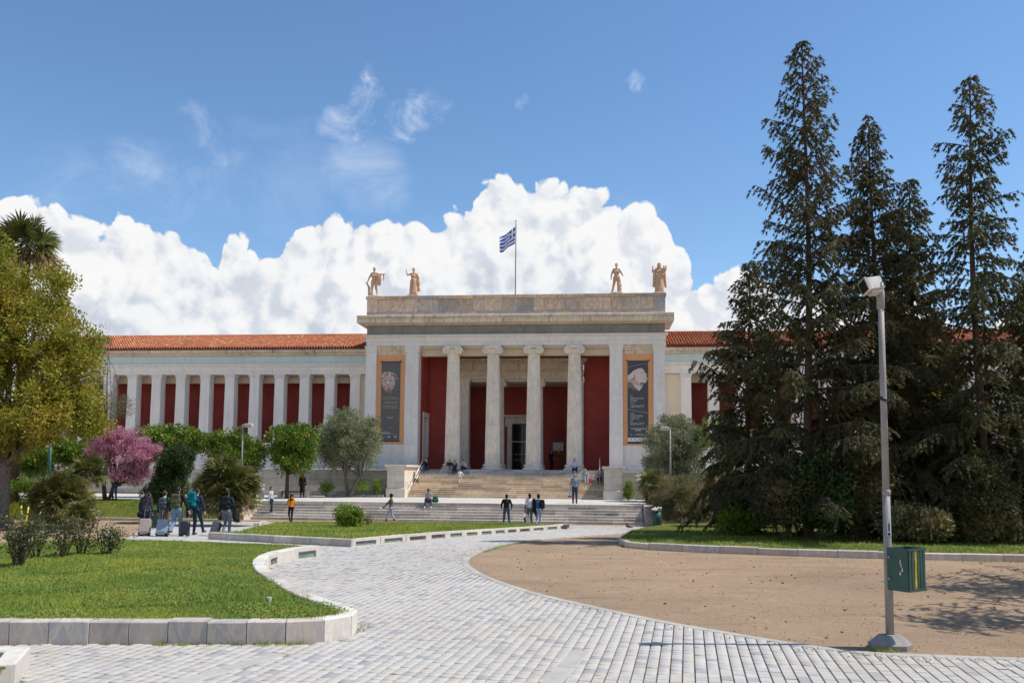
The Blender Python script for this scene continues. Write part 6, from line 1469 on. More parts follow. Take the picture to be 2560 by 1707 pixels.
MB().prism([(-.15, 0), (.15, 0), (.17, .36), (-.17, .36)], -.05, .05, axis='y').build('bag_body', M['whitepaint'], b_); MB().prism([(-.13, .05), (.13, .05), (.12, .16), (-.12, .13)], -.056, -.051, axis='y').build('red_print', cloth((.5, .02, .05)), b_); MB().prism([(-.02, .24), (.05, .23), (.04, .31), (-.01, .30)], -.056, -.051, axis='y').build('dark_print', cloth(BLACK), b_)
MB().tube([(-.08, 0, .36), (-.03, 0, .46), (.03, 0, .46), (.08, 0, .36)], .008, 5).build('handle', M['whitepaint'], b_)
seated('woman in a pale shirt and black trousers sitting before the right column', upper_step(1436, 0), FRONT, 1.68, .28, .42, (-.26, .2, .28), (.26, .2, .28), .16, top=(.62, .60, .78), bottom=BLACK, hair=(.015, .012, .012), lean=.05, slim=.95)
seated('blonde woman in aqua pullover and pale jeans sitting on the steps', upper_step(1461, 5), FRONT + .25, 1.68, .28, .52, None, None, .1, top=(.30, .42, .42), bottom=(.38, .52, .62), hair=(.45, .28, .12), lean=.25, nod=.3, hairstyle='short')
p = upper_step(1474, 6, .12); b_ = tag(empty('handbag', p, .2), 'red handbag beside the blonde woman on the steps', 'bag')
V, F_, _ = grow([(((-.13, 0, .10), (.13, 0, .10), .10, .10), 0), (((-.10, 0, .22), (.10, 0, .22), .07, .07), 0)], .02, .03); put('bag_body', np_mesh('bag_body', V, F_, cloth((.50, .02, .03), .5), True), b_); MB().tube([(-.08, 0, .28), (-.04, 0, .40), (.04, 0, .40), (.08, 0, .28)], .010, 6).build('handle', cloth((.42, .02, .03)), b_)
seated('bald man in checked shirt sitting at the right end of the steps', upper_step(1498, 5), FRONT, 1.72, .28, .5, None, None, .11, top=(.28, .33, .42), bottom=(.03, .04, .07), skin='light', hairstyle='bald', lean=.2, nod=.4, sleeves=False)
p = LX(1378, 6.3, 0); person('person in navy standing beside the notice in the vestibule', p, FRONT + .5, 1.70, (.018, .022, .04), (.02, .03, .06), 'light', (.02, .015, .012), hl=(-.06, .24, 1.05), hr=(.08, .24, 1.05), nod=.4)
p = LX(1405, 5.6, 0); person('bald man in a brown jacket stooping in the vestibule', p, LEFT, 1.82, (.20, .085, .022), (.11, .085, .055), 'light', hairstyle='bald', hl=(-.12, .32, 1.0), hr=(.12, .30, 1.0), lean=.28, nod=.6)

# ================================================================ STATUES on the parapet
def statue(label, x, prims, h, plinth=(.42, .36)):
    rt = tag(site('statue'), label, 'statue'); rt.location = LW(x, -.02, 13.69)
    V, F_, _ = grow([((a, b, r0, r1) if len(q) == 4 else q, 0) for q in prims for a, b, r0, r1 in [q[:4]]], .030, .03)
    put('figure', np_mesh('figure', V * (h * 1.12 / 2.2), F_, M['statue'], True), rt)
    MB().cbox(-plinth[0], plinth[0], -plinth[1], plinth[1], -.005, .12, .03).build('plinth', M['parapet'], rt)
def legs(l, r_): return [((-.10, 0, 1.10), l[0], .12, .085), (l[0], l[1], .08, .055), (l[1], (l[1][0] + .01, l[1][1] - .16, l[1][2] - .04), .055, .04), ((.10, 0, 1.10), r_[0], .12, .085), (r_[0], r_[1], .08, .055), (r_[1], (r_[1][0] + .01, r_[1][1] - .16, r_[1][2] - .04), .055, .04)]
TOR = [((-.08, 0, 1.14), (.08, 0, 1.14), .14, .14), ((0, 0, 1.2), (0, 0, 1.42), .15, .15), ((-.07, 0, 1.5), (.07, 0, 1.5), .15, .15), ((-.17, 0, 1.68), (.17, 0, 1.68), .075, .075), ((0, 0, 1.7), (0, -.01, 1.84), .06, .06), ((0, -.02, 1.93), (0, 0, 2.03), .085, .10), ((0, -.10, 1.96), (0, -.12, 1.93), .015, .02)]
statue('nude male statue with cloak over an outstretched arm at the left corner', -11.32, TOR + legs(((-.14, -.02, .62), (-.16, 0, .18)), ((.16, -.04, .62), (.26, 0, .18))) + [((-.2, 0, 1.66), (-.36, 0, 1.36), .07, .055), ((-.36, 0, 1.36), (-.46, -.04, 1.08), .05, .04), ((.2, 0, 1.66), (.48, -.02, 1.60), .07, .055), ((.48, -.02, 1.60), (.76, -.06, 1.63), .05, .04),
    ((.30, .04, 1.5), (.34, .02, 1.0), .16, .15), ((.36, .04, 1.3), (.36, .02, .9), .14, .10), ((.68, -.04, 1.52), (.66, -.03, 1.2), .05, .04), ((-.34, .04, .16), (-.36, .04, .7), .10, .08), ((-.36, .04, .7), (-.52, .02, 1.0), .08, .05), ((-.5, .02, 1.0), (-.62, 0, 1.02), .05, .025), ((-.3, .04, .14), (-.12, .04, .14), .1, .1)], 2.28)
drap = [((0, .02, 1.2), (0, .02, .30), .22, .27), ((-.12, -.06, 1.0), (-.14, -.10, .18), .09, .12), ((.02, -.10, 1.0), (.02, -.14, .18), .07, .10), ((.14, -.05, 1.0), (.17, -.08, .18), .09, .12), ((.0, .1, 1.5), (.0, .12, .25), .14, .22), ((-.18, 0, 1.15), (-.2, 0, .2), .07, .1), ((.2, 0, 1.15), (.22, 0, .2), .07, .1)]
statue('draped female statue raising one arm, second from the left', -8.10, TOR + drap + [((-.2, 0, 1.66), (-.46, -.02, 1.60), .07, .055), ((-.46, -.02, 1.60), (-.56, -.06, 2.02), .05, .035), ((.2, 0, 1.66), (.38, .02, 1.38), .07, .06), ((.38, .02, 1.38), (.36, -.05, 1.1), .06, .05), ((.26, .06, 1.66), (.40, .08, .5), .08, .11), ((.34, .04, 1.2), (.38, .06, .95), .12, .1), ((0, 0, 1.98), (0, 0, 2.06), .115, .09)], 2.18)
statue('nude male statue leaning beside a tree stump, third from the left', 8.02, TOR + legs(((-.18, -.03, .64), (-.28, .0, .18)), ((.12, -.04, .62), (.10, 0, .18))) + [((-.2, 0, 1.66), (-.33, .02, 1.36), .07, .055), ((-.33, .02, 1.36), (-.36, 0, 1.02), .05, .04), ((.2, 0, 1.66), (.34, -.02, 1.42), .07, .055), ((.34, -.02, 1.42), (.42, -.10, 1.26), .05, .05), ((.22, .05, .14), (.20, .05, .95), .13, .09), ((.20, .05, .95), (.18, .04, 1.12), .09, .05), ((.3, .03, .6), (.32, .03, .66), .05, .04), ((.30, .02, .35), (.32, .0, .4), .06, .04)], 2.3, (.48, .36))
statue('veiled draped female statue holding a child-like bundle at the right corner', 11.32, TOR + drap + [((0, .05, 2.02), (0, .10, 1.7), .12, .16), ((-.2, 0, 1.66), (-.44, -.02, 1.50), .075, .06), ((-.44, -.02, 1.50), (-.42, -.06, 1.86), .05, .04), ((.2, 0, 1.66), (.36, -.02, 1.36), .09, .08), ((.36, -.02, 1.36), (.24, -.2, 1.26), .07, .06), ((.30, -.10, 1.36), (.40, -.08, 1.66), .09, .10), ((.40, -.08, 1.7), (.46, -.06, 1.84), .06, .06), ((.30, -.1, 1.7), (.30, -.1, 1.84), .05, .06), ((-.3, .05, 1.5), (-.36, .05, .55), .10, .09), ((.34, .06, 1.4), (.42, .06, .5), .10, .08), ((-.05, -.12, 1.2), (.15, -.14, 1.35), .07, .06)], 2.28)

# ================================================================ FLAG, BANNERS
fp = tag(site('flagpole'), 'tall steel flagpole on the porch roof', 'flagpole'); fp.location = LX(1288, 2.2, 12.9)
topz = AT(1291, 553, fp.location.y)[2] - fp.location.z
MB().tube([(0, 0, 0), (0, 0, topz * .5), (.0, 0, topz)], [.05, .045, .035], 8).build('pole', M['greypaint'], fp, True); MB().sphere((0, 0, topz + .04), (.09, .09, .05), 10, 6).build('finial', M['steel'], fp, True)
MB().tube([(.05, -.02, .9), (.055, -.02, topz - .2)], .008, 4).build('halyard', M['whitepaint'], fp); MB().cbox(-.07, .07, -.07, .07, .8, .95, .02).build('cleat', M['greypaint'], fp)
fg = tag(site('flag'), 'Greek flag with blue and white stripes and a white cross', 'flag'); fg.location = fp.location
NXf, NZf, FW, FH = 36, 27, 2.05, 1.42; v = []; f = []; mi = []
for i in range(NXf + 1):
    for k in range(NZf + 1):
        u, w = i / NXf, k / NZf; x = -.06 - FW * .62 * u; z = topz - .45 - FH * (1 - w) * (1 - .18 * u) - u * 1.02 + .12 * sin(u * 7 + w * 2) * u; y = .16 * sin(u * 9 + w * 1.5) * (.25 + u); v.append((x, y, z))
for i in range(NXf):
    for k in range(NZf):
        f.append((i * (NZf + 1) + k, (i + 1) * (NZf + 1) + k, (i + 1) * (NZf + 1) + k + 1, i * (NZf + 1) + k + 1)); st = 8 - k // 3; u = i + .5
        if st < 5 and u < 13.3: cross = st == 2 or 5.3 < u < 8.0; mi.append(1 if cross else 0)
        else: mi.append(0 if st % 2 == 0 else 1)
mb = MB(); mb.add(v, f); mb.m = mi; me = mb.mesh('flag_cloth', [cloth((.06, .15, .60)), cloth((.92, .90, .88))], True); put('flag_cloth', me, fg)

def m_print(name, c): return m_plain(name, c, .7, .2, .04)
PR = {k: m_print('print_' + k, c) for k, c in dict(charcoal=(.150, .145, .14, 1), navy=(.095, .095, .11, 1), stone=(.56, .42, .37, 1), stone_l=(.74, .60, .52, 1), stone_d=(.27, .19, .16, 1), white=(.70, .70, .70, 1), cream=(.62, .56, .42, 1), olive=(.42, .40, .22, 1), grey=(.36, .36, .38, 1), blue=(.04, .05, .09, 1), haze=(.17, .175, .19, 1), green=(.10, .30, .22, 1)).items()}
def text(txt, x, z, size, mat, parent, y=-.012, align='LEFT'):
    cu = bpy.data.curves.new('lettering', 'FONT'); cu.body = txt; cu.size = size; cu.align_x = align; cu.extrude = .001
    o = bpy.data.objects.new('lettering_src', cu); COL.objects.link(o); bpy.context.view_layer.update()
    me = bpy.data.meshes.new_from_object(o.evaluated_get(bpy.context.evaluated_depsgraph_get())); bpy.data.objects.remove(o); bpy.data.curves.remove(cu)
    me.materials.clear(); me.materials.append(mat); p = put('lettering', me, parent, (x, y, z)); p.rotation_euler = (pi / 2, 0, 0); return p
def poly_print(name, pts, mat, parent, y): MB().prism(pts, y - .0015, y, axis='y').build(name, mat, parent)
def blob(cx, cz, rx, rz, n=14, jit=.08, seed=0):
    q = np.random.default_rng(seed); return [(cx + rx * (1 + q.normal(0, jit)) * cos(2 * pi * k / n), cz + rz * (1 + q.normal(0, jit)) * sin(2 * pi * k / n)) for k in range(n)]
def banner(label, x0, x1, z0, z1, mat):
    rt = tag(site('banner'), label, 'banner'); rt.location = LW((x0 + x1) / 2, -.16, z0); W_, H_ = x1 - x0, z1 - z0
    nx_, nz_ = 6, 30; v = [(-W_ / 2 + W_ * i / nx_, .010 * sin(k * .9) * sin(pi * i / nx_) + (.03 if k == 0 else .012), H_ * k / nz_) for i in range(nx_ + 1) for k in range(nz_ + 1)]
    f = [(i * (nz_ + 1) + k, (i + 1) * (nz_ + 1) + k, (i + 1) * (nz_ + 1) + k + 1, i * (nz_ + 1) + k + 1) for i in range(nx_) for k in range(nz_)]
    MB().add(v, f).build('banner_cloth', mat, rt); MB().tube([(-W_ / 2 - .12, .02, H_ + .02), (W_ / 2 + .12, .02, H_ + .02)], .03, 8).build('top_rod', M['black'], rt); MB().tube([(-W_ / 2 - .04, .02, .0), (W_ / 2 + .04, .02, .0)], .03, 8).build('bottom_rod', M['black'], rt)
    for sg in (-1, 1): MB().tube([(sg * (W_ / 2 + .02), .12, H_ + .14), (sg * (W_ / 2 - .02), .02, H_ + .02)], .02, 6).build('hanger', M['black'], rt); MB().sphere((sg * (W_ / 2 + .02), .08, H_ + .15), .055, 8, 6).build('floodlight', M['greypaint'], rt)
    return rt, W_, H_
# left banner: a bearded stone head, lines of small print, a crescent
bl, W_, H_ = banner('tall charcoal banner with a bearded stone head on the left pilaster wall', -10.52, -9.00, 2.17, 8.45, PR['charcoal'])
_pp = poly_print
def poly_print(name, pts, mat, parent, y): _pp(name, [(max(-.755, -.20 + (x + .20) * 1.26), hz + (z - hz) * 1.22) for x, z in pts], mat, parent, y)
hz = H_ - 1.55
poly_print('head_print', blob(-.20, hz, .42, .62, 16, .05, 1), PR['stone'], bl, -.014)
poly_print('neck_print', [(-.42, hz - .5), (.1, hz - .5), (.06, hz - .78), (-.36, hz - .72)], PR['stone_d'], bl, -.0125)
q = np.random.default_rng(3)
for k in range(34): a = q.uniform(0, pi); rr = q.uniform(.30, .56); poly_print('curl_print', blob(-.18 + rr * 1.0 * cos(a) * .95, hz + .22 + rr * .72 * sin(a), .085, .075, 8, .12, k), PR[('stone_l', 'stone', 'stone_d')[k % 3]], bl, -.016 - .0004 * (k % 5))
for k in range(12): poly_print('beard_print', blob(-.45 + .055 * k, hz - .36 - .12 * sin(pi * k / 11), .07, .09, 8, .15, 50 + k), PR[('stone', 'stone_d')[k % 2]], bl, -.0165 - .0003 * (k % 3))
for x_, w_ in ((-.36, .09), (-.06, .09)): poly_print('eye_print', blob(x_, hz + .06, w_, .045, 8, .05, 9), PR['stone_d'], bl, -.0185)
poly_print('nose_print', [(-.25, hz + .1), (-.17, hz + .1), (-.12, hz - .14), (-.30, hz - .14)], PR['stone_l'], bl, -.0185); poly_print('mouth_print', blob(-.21, hz - .26, .13, .03, 8, .02, 4), PR['stone_d'], bl, -.019)
poly_print = _pp
for k in range(4): poly_print('cloud_print', blob(.48, hz + .2 - .28 * k, .22, .12, 10, .2, 70 + k), PR['haze'], bl, -.0122)
def print_line(z, w, hgt, mat, x0=0., n=16, seed=0):
    q = np.random.default_rng(seed); x = x0 - w / 2
    while x < x0 + w / 2: L_ = q.uniform(.03, .09); poly_print('small_print', [(x, z), (x + L_, z), (x + L_, z + hgt), (x, z + hgt)], mat, bl_now, -.014); x += L_ + .022
bl_now = bl
for i, (z, w, c) in enumerate(((3.42, 1.25, 'olive'), (3.29, 1.28, 'grey'), (3.05, 1.0, 'olive'), (2.94, 1.0, 'grey'), (2.72, 1.2, 'olive'), (2.60, 1.05, 'grey'), (1.15, .7, 'haze'), (1.02, .42, 'grey'), (.72, .35, 'grey'), (.62, .6, 'white'), (.55, .9, 'grey'))): print_line(z, w, .075 if c != 'grey' else .05, PR[c], 0 if i < 8 else (-.3 if i < 10 else .1), seed=i)
poly_print('crescent_print', [(.24 * cos(a), 1.95 + .16 * sin(a)) for a in np.linspace(pi, 2 * pi, 12)] + [(.19 * cos(a), 1.98 + .10 * sin(a)) for a in np.linspace(2 * pi, pi, 12)], PR['olive'], bl, -.014)
for x_, c in ((-.45, 'green'), (-.28, 'green'), (-.06, 'white'), (.24, 'haze'), (.47, 'white')): poly_print('logo_print', [(x_ - .08, .30), (x_ + .08, .30), (x_ + .08, .40), (x_ - .08, .40)], PR[c], bl, -.014)
for x_, w_ in ((-.5, .10), (-.32, .16), (-.12, .12)): poly_print('logo_print', [(x_, .56), (x_ + w_, .56), (x_ + w_, .70), (x_, .70)], PR['grey'], bl, -.0142)
# right banner
br, W_, H_ = banner('tall navy banner with an upturned stone face on the right pilaster wall', 8.86, 10.42, 2.10, 8.42, PR['navy'])
face = [(-.78, H_ - 1.10), (-.55, H_ - .95), (-.30, H_ - .70), (.05, H_ - .55), (.30, H_ - .52), (.46, H_ - .66), (.52, H_ - .85), (.66, H_ - .98), (.72, H_ - 1.10), (.66, H_ - 1.16), (.70, H_ - 1.26), (.76, H_ - 1.36), (.70, H_ - 1.48), (.64, H_ - 1.56), (.58, H_ - 1.72), (.40, H_ - 1.78), (.30, H_ - 2.05), (.10, H_ - 2.30), (-.25, H_ - 2.20), (-.60, H_ - 2.02), (-.78, H_ - 2.05)]
poly_print('face_print', face, PR['stone_l'], br, -.014)
poly_print('face_shade_print', [(-.78, H_ - 1.45), (-.40, H_ - 1.30), (-.10, H_ - 1.50), (.10, H_ - 1.72), (.45, H_ - 1.76), (.28, H_ - 2.0), (.05, H_ - 1.9), (-.3, H_ - 1.75), (-.78, H_ - 1.95)], PR['stone'], br, -.0155)
poly_print('neck_shade_print', [(-.78, H_ - 1.6), (-.5, H_ - 1.62), (-.2, H_ - 2.0), (.1, H_ - 2.3), (-.25, H_ - 2.2), (-.6, H_ - 2.02), (-.78, H_ - 2.05)], PR['stone_d'], br, -.0165)
poly_print('jaw_shade_print', [(.12, H_ - 1.66), (.40, H_ - 1.62), (.60, H_ - 1.70), (.40, H_ - 1.80), (.2, H_ - 1.78)], PR['stone_d'], br, -.0165)
poly_print('ear_print', blob(-.26, H_ - 1.16, .10, .17, 10, .05, 2), PR['stone'], br, -.016); poly_print('ear_shade_print', blob(-.30, H_ - 1.35, .09, .07, 8, .1, 2), PR['stone_d'], br, -.0165)
poly_print('eye_print', blob(.32, H_ - .90, .07, .04, 8, .05, 3), PR['stone_d'], br, -.016); poly_print('nostril_print', blob(.60, H_ - 1.12, .05, .04, 8, .05, 3), PR['stone_d'], br, -.016); poly_print('mouth_print', [(.46, H_ - 1.30), (.72, H_ - 1.37), (.70, H_ - 1.40), (.46, H_ - 1.34)], PR['stone_d'], br, -.016)
def line_print(pts, w, mat, parent):
    for (xa, za), (xb, zb) in zip(pts[:-1], pts[1:]): poly_print('line_print', [(xa, za - w), (xb, zb - w), (xb, zb + w), (xa, za + w)], mat, parent, -.0135)
line_print([(.78 * t_ - .0, H_ - .50 + .34 * ((t_ + 1) / 2) ** .7) for t_ in np.linspace(-1, 1, 12)], .012, PR['grey'], br); line_print([(.78 * t_, H_ - 3.68 - .30 * ((t_ + 1) / 2) ** .8) for t_ in np.linspace(-1, 1, 12)], .012, PR['cream'], br); line_print([(.55, H_ - 2.1), (.62, H_ - 2.9), (.66, H_ - 3.9), (.64, H_ - 5.0)], .006, PR['haze'], br)
for txt, z, sz, c in (('ΟΙ', H_ - 2.74, .17, 'white'), ('ΑΜΕΤΡΗΤΕΣ', H_ - 2.93, .17, 'white'), ('ΟΨΕΙΣ', H_ - 3.11, .17, 'white'), ('ΤΟΥ', H_ - 3.30, .17, 'white'), ('ΩΡΑΙΟΥ', H_ - 3.58, .29, 'cream'), ('THE', H_ - 4.09, .17, 'white'), ('COUNTLESS', H_ - 4.27, .17, 'white'), ('ASPECTS', H_ - 4.45, .17, 'white'), ('OF', H_ - 4.63, .17, 'white'), ('BEAUTY', H_ - 4.91, .29, 'cream')): text(txt, -.58, z, sz, PR[c], br)
bl_now = br
for i, (z, w, x_) in enumerate(((1.10, .95, -.05), (.97, .45, 0), (.62, .6, .1), (.62, .16, -.5))): print_line(z, w, .06 if i < 2 else .11, PR['white' if i < 2 else 'grey'], x_, seed=30 + i)
poly_print('white_strip_print', [(-.78, .14), (.78, .14), (.78, .44), (-.78, .44)], PR['white'], br, -.0125)
for k, x_ in enumerate((-.52, -.22, .08, .38, .58)): poly_print('logo_print', blob(x_, .31, .05, .045, 8, .1, k), PR[('green', 'blue', 'stone_d', 'blue', 'green')[k]], br, -.0145)
poly_print('logo_print', blob(-.05, .20, .05, .03, 8, .1, 9), PR['blue'], br, -.0145)

# ================================================================ STREET FURNITURE
# flood lamp post with its litter bin
lb = GG(2226, 1618); LZ = float(zg(lb[1])); lamp = tag(empty('flood_lamp', (lb[0], lb[1], LZ)), 'tall grey lamp post with a boxy white floodlight on the gravel', 'lamp post')
htop = AT(2202, 730, lb[1])[2]
n = 8; mb = MB(); 
for r0, z in ((.30, 0), (.30, .07), (.15, .185), (.10, .19)): mb.v += [(r0 * cos(2 * pi * (k + .5) / n), r0 * sin(2 * pi * (k + .5) / n), z) for k in range(n)]
for i in range(3):
    for k in range(n): mb.f.append((i * n + k, i * n + (k + 1) % n, (i + 1) * n + (k + 1) % n, (i + 1) * n + k)); mb.m.append(0)
mb.f.append(tuple(3 * n + k for k in range(n))); mb.m.append(0); mb.build('footing', M['concrete'], lamp)
lean = -.02
MB().tube([(0, 0, .15), (-.002, 0, 1.2), (-.004, 0, 2.2)], [.058, .056, .053], 16).build('pole', M['greypaint'], lamp, True)
MB().tube([(-.004, 0, 2.2), (-.006, 0, 3.5), (-.01, 0, htop - .02)], [.049, .046, .041], 16).build('pole_upper', M['greypaint'], lamp, True); MB().lathe([(.055, 2.17), (.06, 2.19), (.06, 2.23), (.050, 2.25)], 16).build('pole_joint', M['greypaint'], lamp, True)
MB().lathe([(.046, htop - .26), (.056, htop - .25), (.056, htop), (.05, htop + .01)], 14, (-.01, 0, 0)).build('collar', M['greypaint'], lamp, True)
hm_ = Matrix.Translation((-.13, -.02, htop + .09)) @ Matrix.Rotation(radians(-14), 4, 'Y') @ Matrix.Rotation(radians(-18), 4, 'X') @ Matrix.Rotation(radians(12), 4, 'Z') @ Matrix.Scale(.74, 4)
M['floodcase'] = m_plain('weathered_white_casing', (.60, .58, .53, 1), .6, .4, .15, 7., streak=.3)
hd_ = empty('lamp_head', (0, 0, 0), 0, lamp); MB().cbox(-.17, .16, -.13, .13, -.14, .14, .018, 0, hm_).build('casing', M['floodcase'], hd_)
MB().cbox(-.215, -.172, -.14, .14, -.15, .15, .012, 0, hm_).build('lamp_frame', M['floodcase'], hd_); MB().cbox(-.222, -.217, -.115, .115, -.125, .125, .002, 0, hm_).build('lamp_glass', M['glass'], hd_)
MB().cbox(-.12, .13, -.10, .10, -.19, -.142, .012, 0, hm_).build('gear_box', M['floodcase'], hd_); MB().tube([(-.02, -.06, htop - .02), (-.07, -.16, htop + .10), (-.02, -.17, htop + .17), (.02, -.10, htop + .10), (.0, -.05, htop)], .008, 6).build('cable', M['black'], hd_)
mb = MB(); zk = AT(2210, 997, lb[1])[2]
for k in range(5): a0 = k * 1.3; mb.tube([(.056 * cos(a0 + t_ * 6.2), .056 * sin(a0 + t_ * 6.2), zk + .03 * sin(t_ * 6 + k)) for t_ in np.linspace(0, 1, 14)], .011, 5)
mb.tube([(.06, -.02, zk), (.12, -.04, zk + .0), (.15, -.04, zk - .06), (.14, -.04, zk - .11)], .010, 5); mb.build('wire_tangle', M['black'], lamp)
M['sticker'] = m_print('sticker_paper', (.55, .55, .55, 1))
zs = AT(2221, 1316, lb[1])[2]; 
def wrap(z0, z1, a0, a1, r, mat, name):
    v = [(r * cos(a), r * sin(a), z) for z in (z0, z1) for a in np.linspace(a0, a1, 8)]; MB().add(v, [(i, i + 1, 9 + i, 8 + i) for i in range(7)]).build(name, mat, lamp)
wrap(zs - .13, zs + .10, -2.1, -.9, .0585, M['sticker'], 'sticker'); wrap(zs - .06, zs + .05, -1.75, -1.35, .0592, M['black'], 'sticker_print'); wrap(zs - .12, zs - .085, -1.9, -1.2, .0592, M['black'], 'sticker_print')
# litter bin hung on the pole
bz1 = AT(2260, 1366, lb[1] - .1)[2]; bz0 = AT(2260, 1472, lb[1] - .1)[2]; H_ = bz1 - bz0
lbin = tag(empty('litter_bin', (lb[0] + .165, lb[1] - .20, bz0), radians(32)), 'green slatted litter bin fixed to the flood lamp post', 'litter bin')
w2, d2 = .20, .16
MB().cbox(-w2 - .01, -w2 + .008, -d2, d2, .01, H_, .004).build('side_panel', M['darkgreen'], lbin); MB().cbox(-w2, w2, d2 - .012, d2 + .006, .01, H_, .004).build('back_panel', M['darkgreen'], lbin)
MB().cbox(-w2, w2, -d2, d2, 0, .02, .006).build('base', M['darkgreen'], lbin); MB().box(-w2 + .02, w2 - .02, -d2 + .03, d2 - .02, .02, H_ - .05).build('liner', M['black'], lbin)
for zz in (0., H_ - .035):
    MB().prism([(-w2, -d2 - .014), (w2 + .013, -d2 - .014), (w2 + .013, d2), (w2 - .004, d2), (w2 - .004, -d2 + .004), (-w2, -d2 + .004)], zz, zz + .034).build('rim', M['darkgreen'], lbin)
M['yellowpaint'] = m_plain('worn_yellow_paint', (.42, .30, .04, 1), .6, .3, .4, 9.)
for k in range(6): x_ = -w2 + .018 + k * .066; MB().cbox(x_, x_ + .052, -d2 - .008, -d2 + .004, .03, H_ - .036, .003).build('slat', M['yellowpaint'] if k == 2 else M['darkgreen'], lbin)
for k in range(5): y_ = -d2 + .02 + k * .062; MB().cbox(w2 - .002, w2 + .010, y_, y_ + .046, .03, H_ - .036, .003).build('slat', M['darkgreen'], lbin)
q = np.random.default_rng(5)
for (cx, cz) in ((-.02, .30), (.0, .36), (.01, .41), (.015, .25)): MB().prism(blob(cx - .06, cz, .010, .026, 7, .35, int(cz * 100)), -w2 - .0125, -w2 - .0105, axis='x').build('paint_chip', PR['stone_l'], lbin)
MB().cbox(-.24, -.19, .10, .13, H_ * .25, H_ * .25 + .03, .004).cbox(-.24, -.19, .10, .13, H_ * .75, H_ * .75 + .03, .004).build('bracket', M['greypaint'], lbin)
def park_lamp(label, px, ptop, Y, z0, hx):
    b = AT(px, 1200, Y); t_ = AT(px, ptop, Y)[2]; rt = tag(empty('park_lamp', (b[0], Y, z0)), label, 'lamp post'); H_ = t_ - z0
    MB().tube([(0, 0, 0), (0, 0, H_ * .5), (0, 0, H_)], [.06, .05, .045], 10).build('pole', M['greypaint'], rt, True); MB().cbox(-.1, .1, -.1, .1, -.1, .3, .03).build('pole_base', M['greypaint'], rt)
    MB().cbox(*sorted((hx * .1, hx * .55)), -.14, .14, H_ - .12, H_ + .08, .03).cbox(*sorted((-hx * .05, hx * .2)), -.05, .05, H_ - .06, H_ + .02, .01).build('lamp_head', M['floodcase'], rt); MB().box(*sorted((hx * .15, hx * .5)), -.11, .11, H_ - .135, H_ - .118).build('lamp_glass', M['whitepaint'], rt)
park_lamp('slender lamp post among the orange trees left of the steps', 603, 1062, 49, .3, 1); park_lamp('slender lamp post before the olive tree right of the steps', 1676, 1070, 50, 0, -1)
b = AT(122, 1200, 46); gpole = tag(empty('green_pole', (b[0], 46, 0)), 'slender dark green pole below the big yellow-green tree', 'pole'); MB().tube([(0, 0, 0), (0, 0, 4.2)], [.10, .08], 10).build('pole', M['darkgreen'], gpole, True); MB().lathe([(.15, 0), (.15, .3), (.11, .4)], 10).build('pole_base', M['darkgreen'], gpole, True)
def drum_bin(label, loc, r0, h, mat, trash):
    rt = tag(empty('litter_bin', loc), label, 'litter bin'); MB().lathe([(r0 * .92, 0), (r0 * .95, h * .5), (r0, h * .93)], 16).build('bin_body', mat, rt, True); MB().lathe([(r0 * 1.05, h * .93), (r0 * 1.08, h * .96), (r0 * 1.05, h), (r0 * .9, h)], 16).build('rim', mat, rt, True)
    m = MB(); q = np.random.default_rng(8)
    for k in range(trash): m.sphere((q.normal(0, r0 * .5), q.normal(0, r0 * .5), h + q.uniform(0, .12)), (q.uniform(.05, .12), q.uniform(.05, .1), q.uniform(.04, .09)), 7, 5)
    o = m.build('rubbish', M['whitepaint'], rt); o['kind'] = 'stuff'
    for k in range(2): MB().lathe([(r0 * 1.0, h * (.3 + .3 * k)), (r0 * 1.02, h * (.31 + .3 * k)), (r0 * 1.0, h * (.33 + .3 * k))], 16).build('hoop', mat, rt)
p = at_foot(1642, 45.6); drum_bin('green litter bin overflowing with rubbish at the right end of the steps', (p[0], p[1], p[2] - .03), .25, 1.0, M['darkgreen'], 9)
p = on_terrace(653, 1242); drum_bin('dark grey litter bin with a white bag by the podium wall', p, .22, .72, M['greypaint'], 4)
p = gp(387, 40.6); gb = tag(empty('green_bin', (p[0], p[1], p[2])), 'dark green box bin on the kerb behind the travellers', 'litter bin'); MB().cbox(-.33, .33, -.3, .3, .05, .82, .03).build('bin_body', M['darkgreen'], gb); MB().cbox(-.36, .36, -.33, .33, .825, .92, .03).build('lid', M['darkgreen'], gb)
pb = tag(site('stone_block'), 'grey stained stone block closing the right end of the lower steps', 'stone block'); MB().cbox(9.25, 9.95, TY - 2.05, TY - .9, -3.25, TER + .03, .02).build('block', M['podium'], pb); MB().cbox(9.28, 9.92, TY - .88, TY + .2, -3.2, TER + .02, .02).build('block', M['podium'], pb)
p0 = on_terrace(701, 1242); p1 = on_terrace(768, 1243); bn = tag(empty('stone_bench', ((p0[0] + p1[0]) / 2, (p0[1] + p1[1]) / 2, p0[2]), -MA), 'low bench with white stone ends by the podium wall', 'bench'); hw = (p1[0] - p0[0]) / 2
MB().cbox(-hw, hw, -.22, .22, .34, .42, .01).build('seat', M['bark'], bn)
for sg in (-1, 1): MB().cbox(sg * hw - .12, sg * hw + .12, -.25, .25, 0, .46, .02).build('bench_end', M['kerb_white'], bn)
